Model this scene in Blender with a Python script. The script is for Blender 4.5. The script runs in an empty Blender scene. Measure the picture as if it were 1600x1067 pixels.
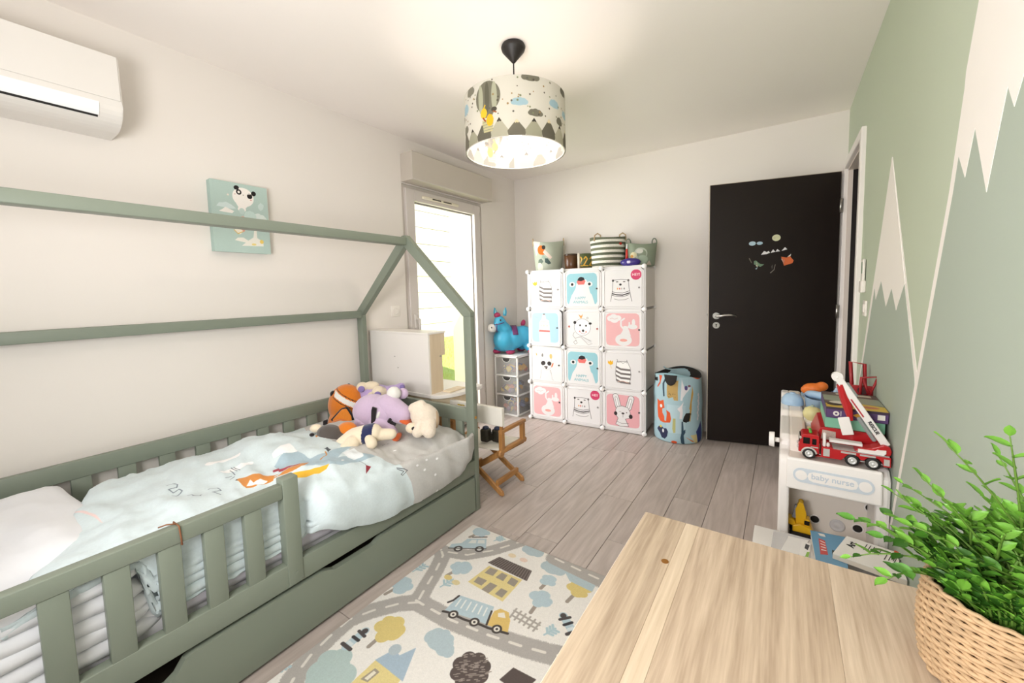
import bpy, bmesh, math, random
import numpy as np
from mathutils import Vector, Matrix, Euler, noise
random.seed(7)
SC = bpy.context.scene
COL = SC.collection
PI = math.pi

# ------------------------------------------------------------------ camera, sky, light, exposure
cam_data = bpy.data.cameras.new('camera')
cam_data.sensor_width = 36.0
cam_data.lens = 36.0 * 628.26 / 1600.0
cam_data.shift_y = -28.37 / 1600.0
cam_data.clip_start = 0.02
camera = bpy.data.objects.new('camera', cam_data)
COL.objects.link(camera)
yaw, pitch, roll = 0.596667, 0.0782347, -0.0250976
fw = Vector((-math.sin(yaw) * math.cos(pitch), math.cos(yaw) * math.cos(pitch), -math.sin(pitch)))
rt = Vector((math.cos(yaw), math.sin(yaw), 0))
up = rt.cross(fw)
r2 = rt * math.cos(roll) + up * math.sin(roll)
u2 = -rt * math.sin(roll) + up * math.cos(roll)
camera.matrix_world = Matrix(((r2.x, u2.x, -fw.x, 0), (r2.y, u2.y, -fw.y, 0), (r2.z, u2.z, -fw.z, 1.25), (0, 0, 0, 1)))
SC.camera = camera
SC.view_settings.view_transform = 'Standard'
SC.view_settings.look = 'None'
SC.view_settings.gamma = 1.0
SC.view_settings.use_curve_mapping = False
SC.view_settings.exposure = 0.24

world = bpy.data.worlds.new('sky')
SC.world = world
world.use_nodes = True
wn = world.node_tree.nodes
bg = wn['Background']
bg.inputs['Color'].default_value = (0.86, 0.93, 1.0, 1)
bg.inputs['Strength'].default_value = 0.62

def light(name, kind, loc, energy, color, rot=None, aim=None, size=(1, 1), soft=None):
    d = bpy.data.lights.new(name, kind)
    d.energy = energy
    d.color = color
    if kind == 'AREA':
        d.shape = 'RECTANGLE'; d.size, d.size_y = size
    elif kind == 'SUN':
        d.angle = soft or 0.01
    else:
        d.shadow_soft_size = soft or 0.05
    o = bpy.data.objects.new(name, d)
    COL.objects.link(o)
    o.location = loc
    if aim is not None:
        o.rotation_euler = (Vector(aim) - Vector(loc)).to_track_quat('-Z', 'Y').to_euler()
    return o
light('sun', 'SUN', (5, 2, 8), 8.0, (1, 0.96, 0.9), aim=(0, 4.0, 0))
# daylight through the two windows and a flash bounced off the ceiling from behind the camera
light('near_window_daylight', 'AREA', (-1.0, -1.02, 1.40), 1.5, (0.96, 0.98, 1.0), aim=(-0.6, 3, 0.8), size=(2.2, 1.7))
light('garden_door_daylight', 'AREA', (-3.35, 1.75, 1.55), 120, (1.0, 0.995, 0.985), aim=(0.1, 3.5, 0.9), size=(1.5, 2.0))
light('ceiling_bounce', 'AREA', (-0.6, -0.45, 1.30), 37, (1.0, 0.985, 0.975), aim=(-0.9, 3.3, 2.458), size=(0.9, 0.6))

# ------------------------------------------------------------------ helpers
def srgb(h):
    h = h.lstrip('#')
    v = [int(h[i:i + 2], 16) / 255 for i in (0, 2, 4)]
    return tuple((c / 12.92 if c <= .04045 else ((c + .055) / 1.055) ** 2.4) for c in v)
def hexc(h):
    h = h.lstrip('#')
    return np.array([int(h[i:i + 2], 16) / 255 for i in (0, 2, 4)], np.float32)

MATS = {}
def mat(name, col, rough=0.5, metal=0.0, var=0.04, vscale=12.0, bump=0.0, bscale=60.0, spec=0.5, trans=0.0, stretch=(1, 1, 1), alpha=1.0, sheen=0.0, emit=None, sub=0.0):
    """a procedural material: base colour broken up by noise, fine relief from a second noise"""
    if name in MATS: return MATS[name]
    m = bpy.data.materials.new(name); m.use_nodes = True
    nt = m.node_tree; n = nt.nodes; b = n['Principled BSDF']
    c = srgb(col) if isinstance(col, str) else col
    tc = n.new('ShaderNodeTexCoord'); mp = n.new('ShaderNodeMapping'); mp.inputs['Scale'].default_value = stretch
    nt.links.new(tc.outputs['Object'], mp.inputs['Vector'])
    nz = n.new('ShaderNodeTexNoise'); nz.inputs['Scale'].default_value = vscale; nz.inputs['Detail'].default_value = 4
    nt.links.new(mp.outputs[0], nz.inputs['Vector'])
    mx = n.new('ShaderNodeMix'); mx.data_type = 'RGBA'
    mx.inputs[6].default_value = tuple(max(0, x * (1 - var)) for x in c) + (1,)
    mx.inputs[7].default_value = tuple(min(1, x * (1 + var)) for x in c) + (1,)
    nt.links.new(nz.outputs[0], mx.inputs[0]); nt.links.new(mx.outputs[2], b.inputs['Base Color'])
    b.inputs['Roughness'].default_value = rough; b.inputs['Metallic'].default_value = metal
    b.inputs['Specular IOR Level'].default_value = spec
    if trans: b.inputs['Transmission Weight'].default_value = trans
    if alpha < 1: b.inputs['Alpha'].default_value = alpha
    if sheen: b.inputs['Sheen Weight'].default_value = sheen
    if emit: b.inputs['Emission Color'].default_value = srgb(emit[0]) + (1,); b.inputs['Emission Strength'].default_value = emit[1]
    if bump:
        n2 = n.new('ShaderNodeTexNoise'); n2.inputs['Scale'].default_value = bscale; n2.inputs['Detail'].default_value = 3
        nt.links.new(mp.outputs[0], n2.inputs['Vector'])
        bp = n.new('ShaderNodeBump'); bp.inputs['Strength'].default_value = bump; bp.inputs['Distance'].default_value = 0.004
        nt.links.new(n2.outputs[0], bp.inputs['Height']); nt.links.new(bp.outputs[0], b.inputs['Normal'])
    MATS[name] = m
    return m

class M:
    """collects shapes into one mesh"""
    def __init__(s): s.bm = bmesh.new(); s.mi = 0
    def _fin(s, vs, smooth=False, rot=None, c=None):
        if rot is not None:
            R = rot if isinstance(rot, Matrix) else Euler(rot).to_matrix()
            for v in vs: v.co = R @ v.co
        if c is not None:
            cc = Vector(c)
            for v in vs: v.co += cc
        fs = set()
        for v in vs: fs.update(v.link_faces)
        for f in fs: f.material_index = s.mi; f.smooth = smooth
        return vs
    def box(s, c, size, rot=None, bev=0.0, seg=1, smooth=False):
        t = bmesh.new(); bmesh.ops.create_cube(t, size=1.0)
        for v in t.verts: v.co = Vector((v.co.x * size[0], v.co.y * size[1], v.co.z * size[2]))
        if bev: bmesh.ops.bevel(t, geom=t.edges[:], offset=min(bev, min(size) * .49), segments=seg, profile=.5, affect='EDGES')
        return s._merge(t, smooth or seg > 1, rot, c)
    def b2(s, a, b, bev=0.0, seg=1):
        return s.box([(p + q) / 2 for p, q in zip(a, b)], [abs(q - p) for p, q in zip(a, b)], bev=bev, seg=seg)
    def _merge(s, t, smooth, rot, c):
        vs = []; mp = {}
        for v in t.verts: mp[v] = s.bm.verts.new(v.co); vs.append(mp[v])
        for f in t.faces:
            try: s.bm.faces.new([mp[v] for v in f.verts])
            except ValueError: pass
        t.free()
        return s._fin(vs, smooth, rot, c)
    def sph(s, c, r, rot=None, u=16, v=10):
        if not hasattr(r, '__len__'): r = (r, r, r)
        t = bmesh.new(); bmesh.ops.create_uvsphere(t, u_segments=u, v_segments=v, radius=1)
        for q in t.verts: q.co = Vector((q.co.x * r[0], q.co.y * r[1], q.co.z * r[2]))
        return s._merge(t, True, rot, c)
    def tube(s, pts, r, n=8, cap=True, closed=False, smooth=True, flat=1.0):
        pts = [Vector(p) for p in pts]; k = len(pts); rs = r if hasattr(r, '__len__') else [r] * k
        rings = []; prev = None; vs = []
        for i, p in enumerate(pts):
            a = pts[i - 1] if (i or closed) else p; b = pts[(i + 1) % k] if (i < k - 1 or closed) else p
            t = (b - a).normalized() if (b - a).length > 1e-9 else Vector((0, 0, 1))
            if prev is None:
                x = t.cross(Vector((0, 0, 1)));
                if x.length < 1e-3: x = t.cross(Vector((0, 1, 0)))
            else:
                x = prev - t * prev.dot(t)
                if x.length < 1e-6: x = t.cross(Vector((0, 0, 1)))
            x.normalize(); y = t.cross(x); prev = x
            ring = [s.bm.verts.new(p + x * math.cos(2 * PI * j / n) * rs[i] + y * math.sin(2 * PI * j / n) * rs[i] * flat) for j in range(n)]
            rings.append(ring); vs += ring
        for i in range(k if closed else k - 1):
            A, B = rings[i], rings[(i + 1) % k]
            for j in range(n): s.bm.faces.new((A[j], A[(j + 1) % n], B[(j + 1) % n], B[j]))
        if cap and not closed:
            s.bm.faces.new(rings[0][::-1]); s.bm.faces.new(rings[-1])
        return s._fin(vs, smooth)
    def cyl(s, p0, p1, r0, r1=None, n=20, cap=True):
        return s.lathe2(p0, p1, [(r0, 0), (r0 if r1 is None else r1, 1)], n, cap)
    def lathe2(s, p0, p1, prof, n=20, cap=True):
        p0, p1 = Vector(p0), Vector(p1); d = p1 - p0; L = d.length; R = d.to_track_quat('Z', 'Y').to_matrix()
        return s.lathe([(r, z * L) for r, z in prof], p0, n, cap, R)
    def lathe(s, prof, c=(0, 0, 0), n=24, cap=False, rot=None, smooth=True, sx=1.0, sy=1.0):
        rings = []; vs = []
        for r, z in prof:
            ring = [s.bm.verts.new((r * sx * math.cos(2 * PI * j / n), r * sy * math.sin(2 * PI * j / n), z)) for j in range(n)]
            rings.append(ring); vs += ring
        for A, B in zip(rings, rings[1:]):
            for j in range(n): s.bm.faces.new((A[j], A[(j + 1) % n], B[(j + 1) % n], B[j]))
        if cap:
            s.bm.faces.new(rings[0][::-1]); s.bm.faces.new(rings[-1])
        s._fin(vs, smooth, rot, c)
        if cap:
            for q in (rings[0][0], rings[-1][0]):
                for f in q.link_faces:
                    if len(f.verts) == n and n > 4: f.smooth = False
        return vs
    def prism(s, pts, d0, d1, ax='z', smooth=False):
        """polygon pts in the plane across axis ax, extruded from d0 to d1"""
        def P(p, d): return {'x': (d, p[0], p[1]), 'y': (p[0], d, p[1]), 'z': (p[0], p[1], d)}[ax]
        A = [s.bm.verts.new(P(p, d0)) for p in pts]; B = [s.bm.verts.new(P(p, d1)) for p in pts]
        k = len(pts)
        for i in range(k): s.bm.faces.new((A[i], A[(i + 1) % k], B[(i + 1) % k], B[i]))
        s.bm.faces.new(A[::-1]); s.bm.faces.new(B)
        return s._fin(A + B, smooth)
    def grid(s, rows, smooth=True, closed=False):
        V = [[s.bm.verts.new(p) for p in row] for row in rows]
        for a, b in zip(V, V[1:]):
            m = len(a)
            for j in range(m if closed else m - 1): s.bm.faces.new((a[j], a[(j + 1) % m], b[(j + 1) % m], b[j]))
        vs = [v for r in V for v in r]
        return s._fin(vs, smooth)
    def xf(s, rot=None, c=None, verts=None):
        return s._fin_keep(verts or s.bm.verts[:], rot, c)
    def _fin_keep(s, vs, rot, c):
        if rot is not None:
            R = rot if isinstance(rot, Matrix) else Euler(rot).to_matrix()
            for v in vs: v.co = R @ v.co
        if c is not None:
            for v in vs: v.co += Vector(c)
    def out(s, name, mats, parent=None, uv=None, cyc=False, local=False, bevel=0.0, kind=None, label=None, subsurf=0, solid=0.0):
        bm = s.bm; bmesh.ops.recalc_face_normals(bm, faces=bm.faces[:])
        if uv:
            ul = bm.loops.layers.uv.new('UVMap')
            for f in bm.faces:
                q = [uv(l.vert.co) for l in f.loops]
                if cyc:
                    b0 = q[0][0]; q = [(a - 1 if a - b0 > .5 else a + 1 if b0 - a > .5 else a, b) for a, b in q]
                for l, t in zip(f.loops, q): l[ul].uv = t
        off = Vector((0, 0, 0))
        if parent is not None and not local:
            p = parent
            while p: off += p.location; p = p.parent
            for v in bm.verts: v.co -= off
        me = bpy.data.meshes.new(name); bm.to_mesh(me); bm.free()
        for m in (mats if isinstance(mats, (list, tuple)) else [mats]): me.materials.append(m)
        return link(name, me, parent, kind, label, bevel, subsurf, solid)
def link(name, me, parent=None, kind=None, label=None, bevel=0, subsurf=0, solid=0):
    o = bpy.data.objects.new(name, me); COL.objects.link(o)
    if parent is not None: o.parent = parent
    if kind: o['kind'] = kind
    if label: o['label'] = label
    if bevel:
        b = o.modifiers.new('bevel', 'BEVEL'); b.width = bevel; b.segments = 2; b.limit_method = 'ANGLE'
    if solid:
        b = o.modifiers.new('thickness', 'SOLIDIFY'); b.thickness = solid; b.offset = 0
    if subsurf:
        b = o.modifiers.new('smooth', 'SUBSURF'); b.levels = b.render_levels = subsurf
    return o
def tag(o, label, cat, group=None):
    o['label'] = label; o['category'] = cat
    if group: o['group'] = group
    return o
def thing(name, label, cat, loc=(0, 0, 0), rotz=0.0, group=None):
    o = bpy.data.objects.new(name, None); COL.objects.link(o); o.empty_display_size = .05
    o.location = loc; o.rotation_euler = (0, 0, rotz)
    return tag(o, label, cat, group)
def smooth_blob(name, prims, mats, paint=None, parent=None, vox=0.006, it=6, label=None, local=False, kind=None):
    """capsules and ellipsoids melted into one stuffed, seamless skin"""
    m = M()
    for p in prims:
        if p[0] == 'e': m.sph(p[1], p[2], rot=p[3] if len(p) > 3 else None, u=20, v=14)
        else:
            a, b, ra, rb = Vector(p[1]), Vector(p[2]), p[3], p[4]
            pts = []; rs = []
            d = (b - a).normalized()
            for k in range(5): t = k / 4 * PI / 2; pts.append(a - d * ra * math.cos(t)); rs.append(max(.0008, ra * math.sin(t)))
            for k in range(5): t = k / 4 * PI / 2; pts.append(b + d * rb * math.sin(t)); rs.append(max(.0008, rb * math.cos(t)))
            m.tube(pts, rs, n=16)
    me = bpy.data.meshes.new('tmp'); bmesh.ops.recalc_face_normals(m.bm, faces=m.bm.faces[:]); m.bm.to_mesh(me); m.bm.free()
    o = bpy.data.objects.new('tmp', me); COL.objects.link(o)
    r = o.modifiers.new('r', 'REMESH'); r.mode = 'VOXEL'; r.voxel_size = vox
    q = o.modifiers.new('s', 'SMOOTH'); q.iterations = it; q.factor = .5
    dg = bpy.context.evaluated_depsgraph_get(); dg.update()
    e = bpy.data.meshes.new_from_object(o.evaluated_get(dg)); bpy.data.objects.remove(o); bpy.data.meshes.remove(me)
    e.name = name; e.materials.clear()
    for mm in (mats if isinstance(mats, (list, tuple)) else [mats]): e.materials.append(mm)
    off = Vector((0, 0, 0))
    if parent is not None and not local:
        p = parent
        while p: off += p.location; p = p.parent
    for f in e.polygons:
        f.use_smooth = True
        if paint: f.material_index = paint(f.center)
    if off.length: e.transform(Matrix.Translation(-off))
    return link(name, e, parent, kind, label)
def copy_tree(o, loc, rotz=None, label=None, name=None):
    c = o.copy(); COL.objects.link(c); c.location = loc
    if rotz is not None: c.rotation_euler = (0, 0, rotz)
    if label: c['label'] = label
    for a in list(o.children):
        d = a.copy(); COL.objects.link(d); d.parent = c
        for b in list(a.children):
            e = b.copy(); COL.objects.link(e); e.parent = d
    return c
def textmesh(name, s, size, mt, origin, xdir, ydir, parent=None, depth=.0004, center=True, bold=0.0):
    """lettering as a thin mesh lying in the plane of xdir, ydir"""
    cu = bpy.data.curves.new('t', 'FONT'); cu.body = s; cu.size = size; cu.extrude = depth; cu.offset = bold
    if center: cu.align_x = 'CENTER'; cu.align_y = 'CENTER'
    o = bpy.data.objects.new('t', cu); COL.objects.link(o)
    dg = bpy.context.evaluated_depsgraph_get(); dg.update()
    me = bpy.data.meshes.new_from_object(o.evaluated_get(dg)); bpy.data.objects.remove(o)
    X, Y = Vector(xdir).normalized(), Vector(ydir).normalized(); Z = X.cross(Y)
    me.transform(Matrix(((X.x, Y.x, Z.x, origin[0]), (X.y, Y.y, Z.y, origin[1]), (X.z, Y.z, Z.z, origin[2]), (0, 0, 0, 1))))
    off = Vector((0, 0, 0)); p = parent
    while p: off += p.location; p = p.parent
    me.transform(Matrix.Translation(-off)); me.materials.clear(); me.materials.append(mt); me.name = name
    return link(name, me, parent)

class Canvas:
    """draws flat prints (fabric, paper, rug) as a raster made here; x right, y up, in given units"""
    def __init__(s, w, h, ppu, bg='#ffffff'):
        s.W, s.H = max(4, int(w * ppu)), max(4, int(h * ppu)); s.p = ppu
        s.a = np.empty((s.H, s.W, 3), np.float32); s.a[:] = hexc(bg)
    def _blend(s, x0, y0, cov, col): 
        h, w = cov.shape
        s.a[y0:y0 + h, x0:x0 + w] += (hexc(col) - s.a[y0:y0 + h, x0:x0 + w]) * cov[..., None]
    def _bb(s, xs, ys, pad=2):
        x0, x1 = int(max(0, min(xs) - pad)), int(min(s.W, max(xs) + pad + 1)); y0, y1 = int(max(0, min(ys) - pad)), int(min(s.H, max(ys) + pad + 1))
        return (x0, x1, y0, y1) if x1 > x0 and y1 > y0 else None
    def poly(s, pts, col, op=1.0):
        q = np.array(pts, np.float32) * s.p; bb = s._bb(q[:, 0], q[:, 1])
        if not bb: return
        x0, x1, y0, y1 = bb; cov = np.zeros((y1 - y0, x1 - x0), np.float32)
        for ox in (.25, .75):
            for oy in (.25, .75):
                X, Y = np.meshgrid(np.arange(x0, x1) + ox, np.arange(y0, y1) + oy); ins = np.zeros(X.shape, bool)
                for i in range(len(q)):
                    (ax, ay), (bx, by) = q[i - 1], q[i]
                    if ay == by: continue
                    ins ^= ((ay > Y) != (by > Y)) & (X < (bx - ax) * (Y - ay) / (by - ay) + ax)
                cov += ins * .25
        s._blend(x0, y0, cov * op, col)
    def ell(s, c, rx, ry=None, col='#000000', rot=0.0, op=1.0, n=28):
        ry = ry or rx; k = [2 * PI * i / n for i in range(n)]
        s.poly([(c[0] + rx * math.cos(t) * math.cos(rot) - ry * math.sin(t) * math.sin(rot), c[1] + rx * math.cos(t) * math.sin(rot) + ry * math.sin(t) * math.cos(rot)) for t in k], col, op)
    def line(s, pts, w, col, op=1.0, rough=0.0):
        q = np.array(pts, np.float32) * s.p; w2 = w * s.p / 2; bb = s._bb(q[:, 0], q[:, 1], w2 * (1 + rough) + 2)
        if not bb: return
        x0, x1, y0, y1 = bb; X, Y = np.meshgrid(np.arange(x0, x1) + .5, np.arange(y0, y1) + .5); d = np.full(X.shape, 1e9, np.float32)
        for (ax, ay), (bx, by) in zip(q, q[1:]):
            vx, vy = bx - ax, by - ay; L = vx * vx + vy * vy + 1e-9
            t = np.clip(((X - ax) * vx + (Y - ay) * vy) / L, 0, 1); d = np.minimum(d, np.hypot(X - ax - t * vx, Y - ay - t * vy))
        if rough: d = d + np.random.default_rng(3).random(d.shape).astype(np.float32) * w2 * rough
        s._blend(x0, y0, np.clip(w2 - d + .5, 0, 1) * op, col)
    def dash(s, pts, w, on, off, col):
        pts = [Vector(p) for p in pts]; acc = 0.0
        for a, b in zip(pts, pts[1:]):
            L = (b - a).length; t = 0.0
            while t < L:
                ph = acc % (on + off); step = min(L - t, (on - ph) if ph < on else (on + off - ph)) + 1e-6
                if ph < on: s.line([tuple(a.lerp(b, t / L)), tuple(a.lerp(b, min(1, (t + step) / L)))], w, col)
                t += step; acc += step
    def cloud(s, c, r, col, sq=.6, op=1.0, seed=0):
        rr = random.Random(seed)
        s.ell(c, r * .85, r * sq * .8, col, op=op)
        for i in range(5):
            t = PI * (i / 4) ; s.ell((c[0] + math.cos(t) * r * .62, c[1] + math.sin(t) * r * sq * .55), r * (.38 + .12 * rr.random()), r * sq * (.55 + .15 * rr.random()), col, op=op)
    def tree(s, c, r, col, tip, seed=0, wd=.016, trunk='#a59a90'):
        rr = random.Random(seed); v = Vector(c) - Vector(tip); s.line([tip, c], wd, trunk)
        s.line([tuple(Vector(tip) + v * .45), tuple(Vector(c) + Vector((-v.y, v.x)) * .35)], wd * .6, trunk)
        for i in range(6):
            t = 2 * PI * i / 6 + rr.random(); s.ell((c[0] + math.cos(t) * r * .55, c[1] + math.sin(t) * r * .5), r * (.45 + .15 * rr.random()), r * (.4 + .15 * rr.random()), col)
        s.ell(c, r * .7, r * .6, col)
    def blot(s, amt=.03, seed=1, cell=3):
        g = np.random.default_rng(seed).random((s.H // cell + 1, s.W // cell + 1)).astype(np.float32); g = np.kron(g, np.ones((cell, cell), np.float32))[:s.H, :s.W]
        s.a *= (1 - amt + 2 * amt * g)[..., None]
    def image(s, name):
        im = bpy.data.images.new(name, s.W, s.H); px = np.ones((s.H, s.W, 4), np.float32); px[..., :3] = np.clip(s.a, 0, 1)
        im.pixels.foreach_set(px.ravel()); im.update(); im.pack(); return im
def print_mat(name, cv, rough=0.8, bump=0.0, bscale=300.0, translucent=0.0, sheen=0.0, spec=.3, coat=0.0, alpha=1.0):
    m = bpy.data.materials.new(name); m.use_nodes = True; nt = m.node_tree; n = nt.nodes; b = n['Principled BSDF']
    t = n.new('ShaderNodeTexImage'); t.image = cv.image(name); t.extension = 'EXTEND'
    nt.links.new(t.outputs[0], b.inputs['Base Color']); b.inputs['Roughness'].default_value = rough; b.inputs['Specular IOR Level'].default_value = spec
    if sheen: b.inputs['Sheen Weight'].default_value = sheen
    if coat: b.inputs['Coat Weight'].default_value = coat
    if alpha < 1: b.inputs['Alpha'].default_value = alpha
    tc = n.new('ShaderNodeTexCoord'); nz = n.new('ShaderNodeTexNoise'); nz.inputs['Scale'].default_value = bscale
    nt.links.new(tc.outputs['Object'], nz.inputs['Vector'])
    if bump:
        bp = n.new('ShaderNodeBump'); bp.inputs['Strength'].default_value = bump; bp.inputs['Distance'].default_value = .003
        nt.links.new(nz.outputs[0], bp.inputs['Height']); nt.links.new(bp.outputs[0], b.inputs['Normal'])
    if translucent:
        tr = n.new('ShaderNodeBsdfTranslucent'); nt.links.new(t.outputs[0], tr.inputs[0]); mx = n.new('ShaderNodeMixShader'); mx.inputs[0].default_value = translucent
        nt.links.new(b.outputs[0], mx.inputs[1]); nt.links.new(tr.outputs[0], mx.inputs[2]); nt.links.new(mx.outputs[0], n['Material Output'].inputs[0])
    return m
def wood(name, dark, light, axis='y', scale=6.0, rough=.5, rand=0.0, knots=True, fine=1.0, spec=.4, along=.09):
    """wood grain running along one axis; rand > 0 shifts grain and tone per object"""
    m = bpy.data.materials.new(name); m.use_nodes = True; nt = m.node_tree; n = nt.nodes; b = n['Principled BSDF']; L = nt.links.new
    tc = n.new('ShaderNodeTexCoord'); mp = n.new('ShaderNodeMapping'); st = {'x': (along, 1, 1), 'y': (1, along, 1), 'z': (1, 1, along)}[axis]
    mp.inputs['Scale'].default_value = tuple(scale * k for k in st); oi = n.new('ShaderNodeObjectInfo')
    add = n.new('ShaderNodeVectorMath'); add.operation = 'ADD'; mul = n.new('ShaderNodeMath'); mul.operation = 'MULTIPLY'; mul.inputs[1].default_value = 37.0
    L(oi.outputs['Random'], mul.inputs[0]); L(tc.outputs['Object'], mp.inputs['Vector']); L(mp.outputs[0], add.inputs[0])
    if rand: L(mul.outputs[0], add.inputs[1])
    n1 = n.new('ShaderNodeTexNoise'); n1.inputs['Scale'].default_value = 1.2; n1.inputs['Detail'].default_value = 2; n1.inputs['Distortion'].default_value = .6; L(add.outputs[0], n1.inputs['Vector'])
    rg = n.new('ShaderNodeMath'); rg.operation = 'MULTIPLY'; rg.inputs[1].default_value = 14; L(n1.outputs[0], rg.inputs[0])
    fr = n.new('ShaderNodeMath'); fr.operation = 'PINGPONG'; fr.inputs[1].default_value = 1.0; L(rg.outputs[0], fr.inputs[0])
    n2 = n.new('ShaderNodeTexNoise'); n2.inputs['Scale'].default_value = 9 * fine; n2.inputs['Detail'].default_value = 6; L(add.outputs[0], n2.inputs['Vector'])
    ma = n.new('ShaderNodeMath'); ma.operation = 'MULTIPLY_ADD'; ma.inputs[1].default_value = .35 if knots else .1; L(fr.outputs[0], ma.inputs[0]); 
    m3 = n.new('ShaderNodeMath'); m3.operation = 'MULTIPLY_ADD'; m3.inputs[1].default_value = .9; m3.inputs[2].default_value = -.1; L(n2.outputs[0], m3.inputs[0]); L(m3.outputs[0], ma.inputs[2])
    mx = n.new('ShaderNodeMix'); mx.data_type = 'RGBA'; mx.inputs[6].default_value = srgb(dark) + (1,); mx.inputs[7].default_value = srgb(light) + (1,); L(ma.outputs[0], mx.inputs[0])
    hs = n.new('ShaderNodeHueSaturation'); L(mx.outputs[2], hs.inputs['Color'])
    if rand:
        v = n.new('ShaderNodeMapRange'); v.inputs[3].default_value = 1 - rand; v.inputs[4].default_value = 1 + rand; L(oi.outputs['Random'], v.inputs[0]); L(v.outputs[0], hs.inputs['Value'])
    L(hs.outputs[0], b.inputs['Base Color']); b.inputs['Roughness'].default_value = rough; b.inputs['Specular IOR Level'].default_value = spec
    bp = n.new('ShaderNodeBump'); bp.inputs['Strength'].default_value = .12; bp.inputs['Distance'].default_value = .002; L(n2.outputs[0], bp.inputs['Height']); L(bp.outputs[0], b.inputs['Normal'])
    return m
# ------------------------------------------------------------------ the room
LX, RX, BY, NY, CH = -2.475, 0.347, 3.752, -1.05, 2.458
WALL = mat('wall_paint', '#ebe4dd', .75, var=.012, vscale=3, bump=.05, bscale=220, spec=.25)
CEIL = mat('ceiling_paint', '#faf3ed', .85, var=.01, vscale=2, spec=.2)
TRIMW = mat('white_gloss_trim', '#f0e9e4', .4, var=.01)
MURAL = mat('light_green_wall_paint', '#c1cab5', .7, var=.015, vscale=2, bump=.05, bscale=220, spec=.25)
SAGE = mat('sage_wall_paint', '#aeb8ab', .7, var=.015, vscale=2, spec=.25)
SNOW = mat('white_wall_paint', '#f4eee8', .7, var=.01, spec=.25)
DARKDOOR = mat('dark_brown_door', '#211915', .45, var=.12, vscale=5, stretch=(1, 1, .2), spec=.22)
STEEL = mat('brushed_steel', '#c9c6c2', .28, metal=1.0, var=.05)
GLASS = bpy.data.materials.new('window_glass'); GLASS.use_nodes = True; g_ = GLASS.node_tree; q_ = g_.nodes
t_ = q_.new('ShaderNodeBsdfTransparent'); s_ = q_.new('ShaderNodeBsdfGlossy'); s_.inputs['Roughness'].default_value = .02; x_ = q_.new('ShaderNodeMixShader'); x_.inputs[0].default_value = .05
g_.links.new(t_.outputs[0], x_.inputs[1]); g_.links.new(s_.outputs[0], x_.inputs[2]); g_.links.new(x_.outputs[0], q_['Material Output'].inputs[0])
GREYF = mat('taupe_grey_frame', '#cdc5bd', .45, var=.02)
SHUT = mat('taupe_shutter_box', '#c9c0b5', .5, var=.02)
def st(name, m, mt, parent=None, **k):
    return m.out(name, mt, parent, kind=None if parent else 'structure', **k)
# floor: dark bed with separate laminate planks
m = M(); m.b2((LX - .3, NY - .2, -.06), (RX + 1.2, BY + .15, -.008)); FLOOR = st('floor', m, mat('floor_joint', '#5d5048', .9))
PLK = wood('grey_oak_laminate', '#a0938a', '#c9bcb5', 'y', 7.0, .38, rand=.07, spec=.45)
pw, pl_ = .19, 1.285
m = M(); m.box((0, 0, -.005), (pw - .0022, pl_ - .0022, .010), bev=.0012); m.bm.to_mesh(bpy.data.meshes.new('plank')); pm = bpy.data.meshes['plank']; pm.materials.append(PLK); m.bm.free()
x = -1.283 - pw * 6.5; c = 0
while x < RX + pw:
    y = NY + [2.13, 1.55, 2.97, 0.9, 1.9, 2.5, .45][c % 7] % pl_ - pl_ * 1.5 + (2.13 - NY - (2.13 - NY) // pl_ * pl_ - 2.13 % pl_ if False else 0)
    y = [2.13, 1.63, 2.97, .98, 1.85, 2.45, .6][(c + 1) % 7]
    while y > NY: y -= pl_
    y += pl_ / 2 - pl_
    while y - pl_ / 2 < BY:
        if y + pl_ / 2 > NY and x - pw / 2 < RX and x + pw / 2 > LX: link('plank', pm, FLOOR).location = (x, y, 0)
        y += pl_
    x += pw; c += 1
# left wall with the opening of the garden door
WY0, WY1, WZ1 = 2.168, 3.155, 2.112
m = M(); m.b2((LX - .28, NY - .2, -.06), (LX, WY0, CH)); m.b2((LX - .28, WY1, -.06), (LX, BY + .2, CH)); m.b2((LX - .28, WY0, WZ1), (LX, WY1, CH)); m.b2((LX - .28, WY0, -.06), (LX, WY1, 0))
st('wall_left', m, WALL)
m = M(); m.b2((LX - .28, BY, -.06), (RX + 1.2, BY + .2, CH)); WB = st('wall_back', m, WALL)
DY0, DY1, DZ = 3.005, 3.712, 2.05
m = M(); m.b2((RX, NY - .2, -.06), (RX + .10, DY0, CH)); m.b2((RX, DY0, DZ), (RX + .10, BY + .2, CH)); m.b2((RX, DY1, -.06), (RX + .1, BY + .2, DZ))
WR = st('wall_right', m, MURAL)
m = M(); a0, a1, z0, z1 = -2.1, .1, .6, 2.3
m.b2((LX - .28, NY - .2, -.06), (a0, NY, CH)); m.b2((a1, NY - .2, -.06), (RX + .1, NY, CH)); m.b2((a0, NY - .2, -.06), (a1, NY, z0)); m.b2((a0, NY - .2, z1), (a1, NY, CH))
st('wall_near', m, WALL)
m = M(); m.b2((LX - .3, NY - .2, CH), (RX + 1.2, BY + .2, CH + .15)); st('ceiling', m, CEIL)
m = M(); m.b2((RX + 1.1, NY, -.06), (RX + 1.2, BY + .2, CH)); st('wall_hall', m, WALL)
for nm, a, b in (('baseboard_back', (LX, BY - .012, 0), (RX, BY, .085)), ('baseboard_left', (LX, NY, 0), (LX + .012, WY0, .085)), ('baseboard_right', (RX - .012, NY, 0), (RX, DY0 - .055, .085)), ('baseboard_corner', (LX, WY1 + .0, 0), (LX + .012, BY - .012, .085))):
    m = M(); m.b2(a, b, bev=.004); st(nm, m, TRIMW)
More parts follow.
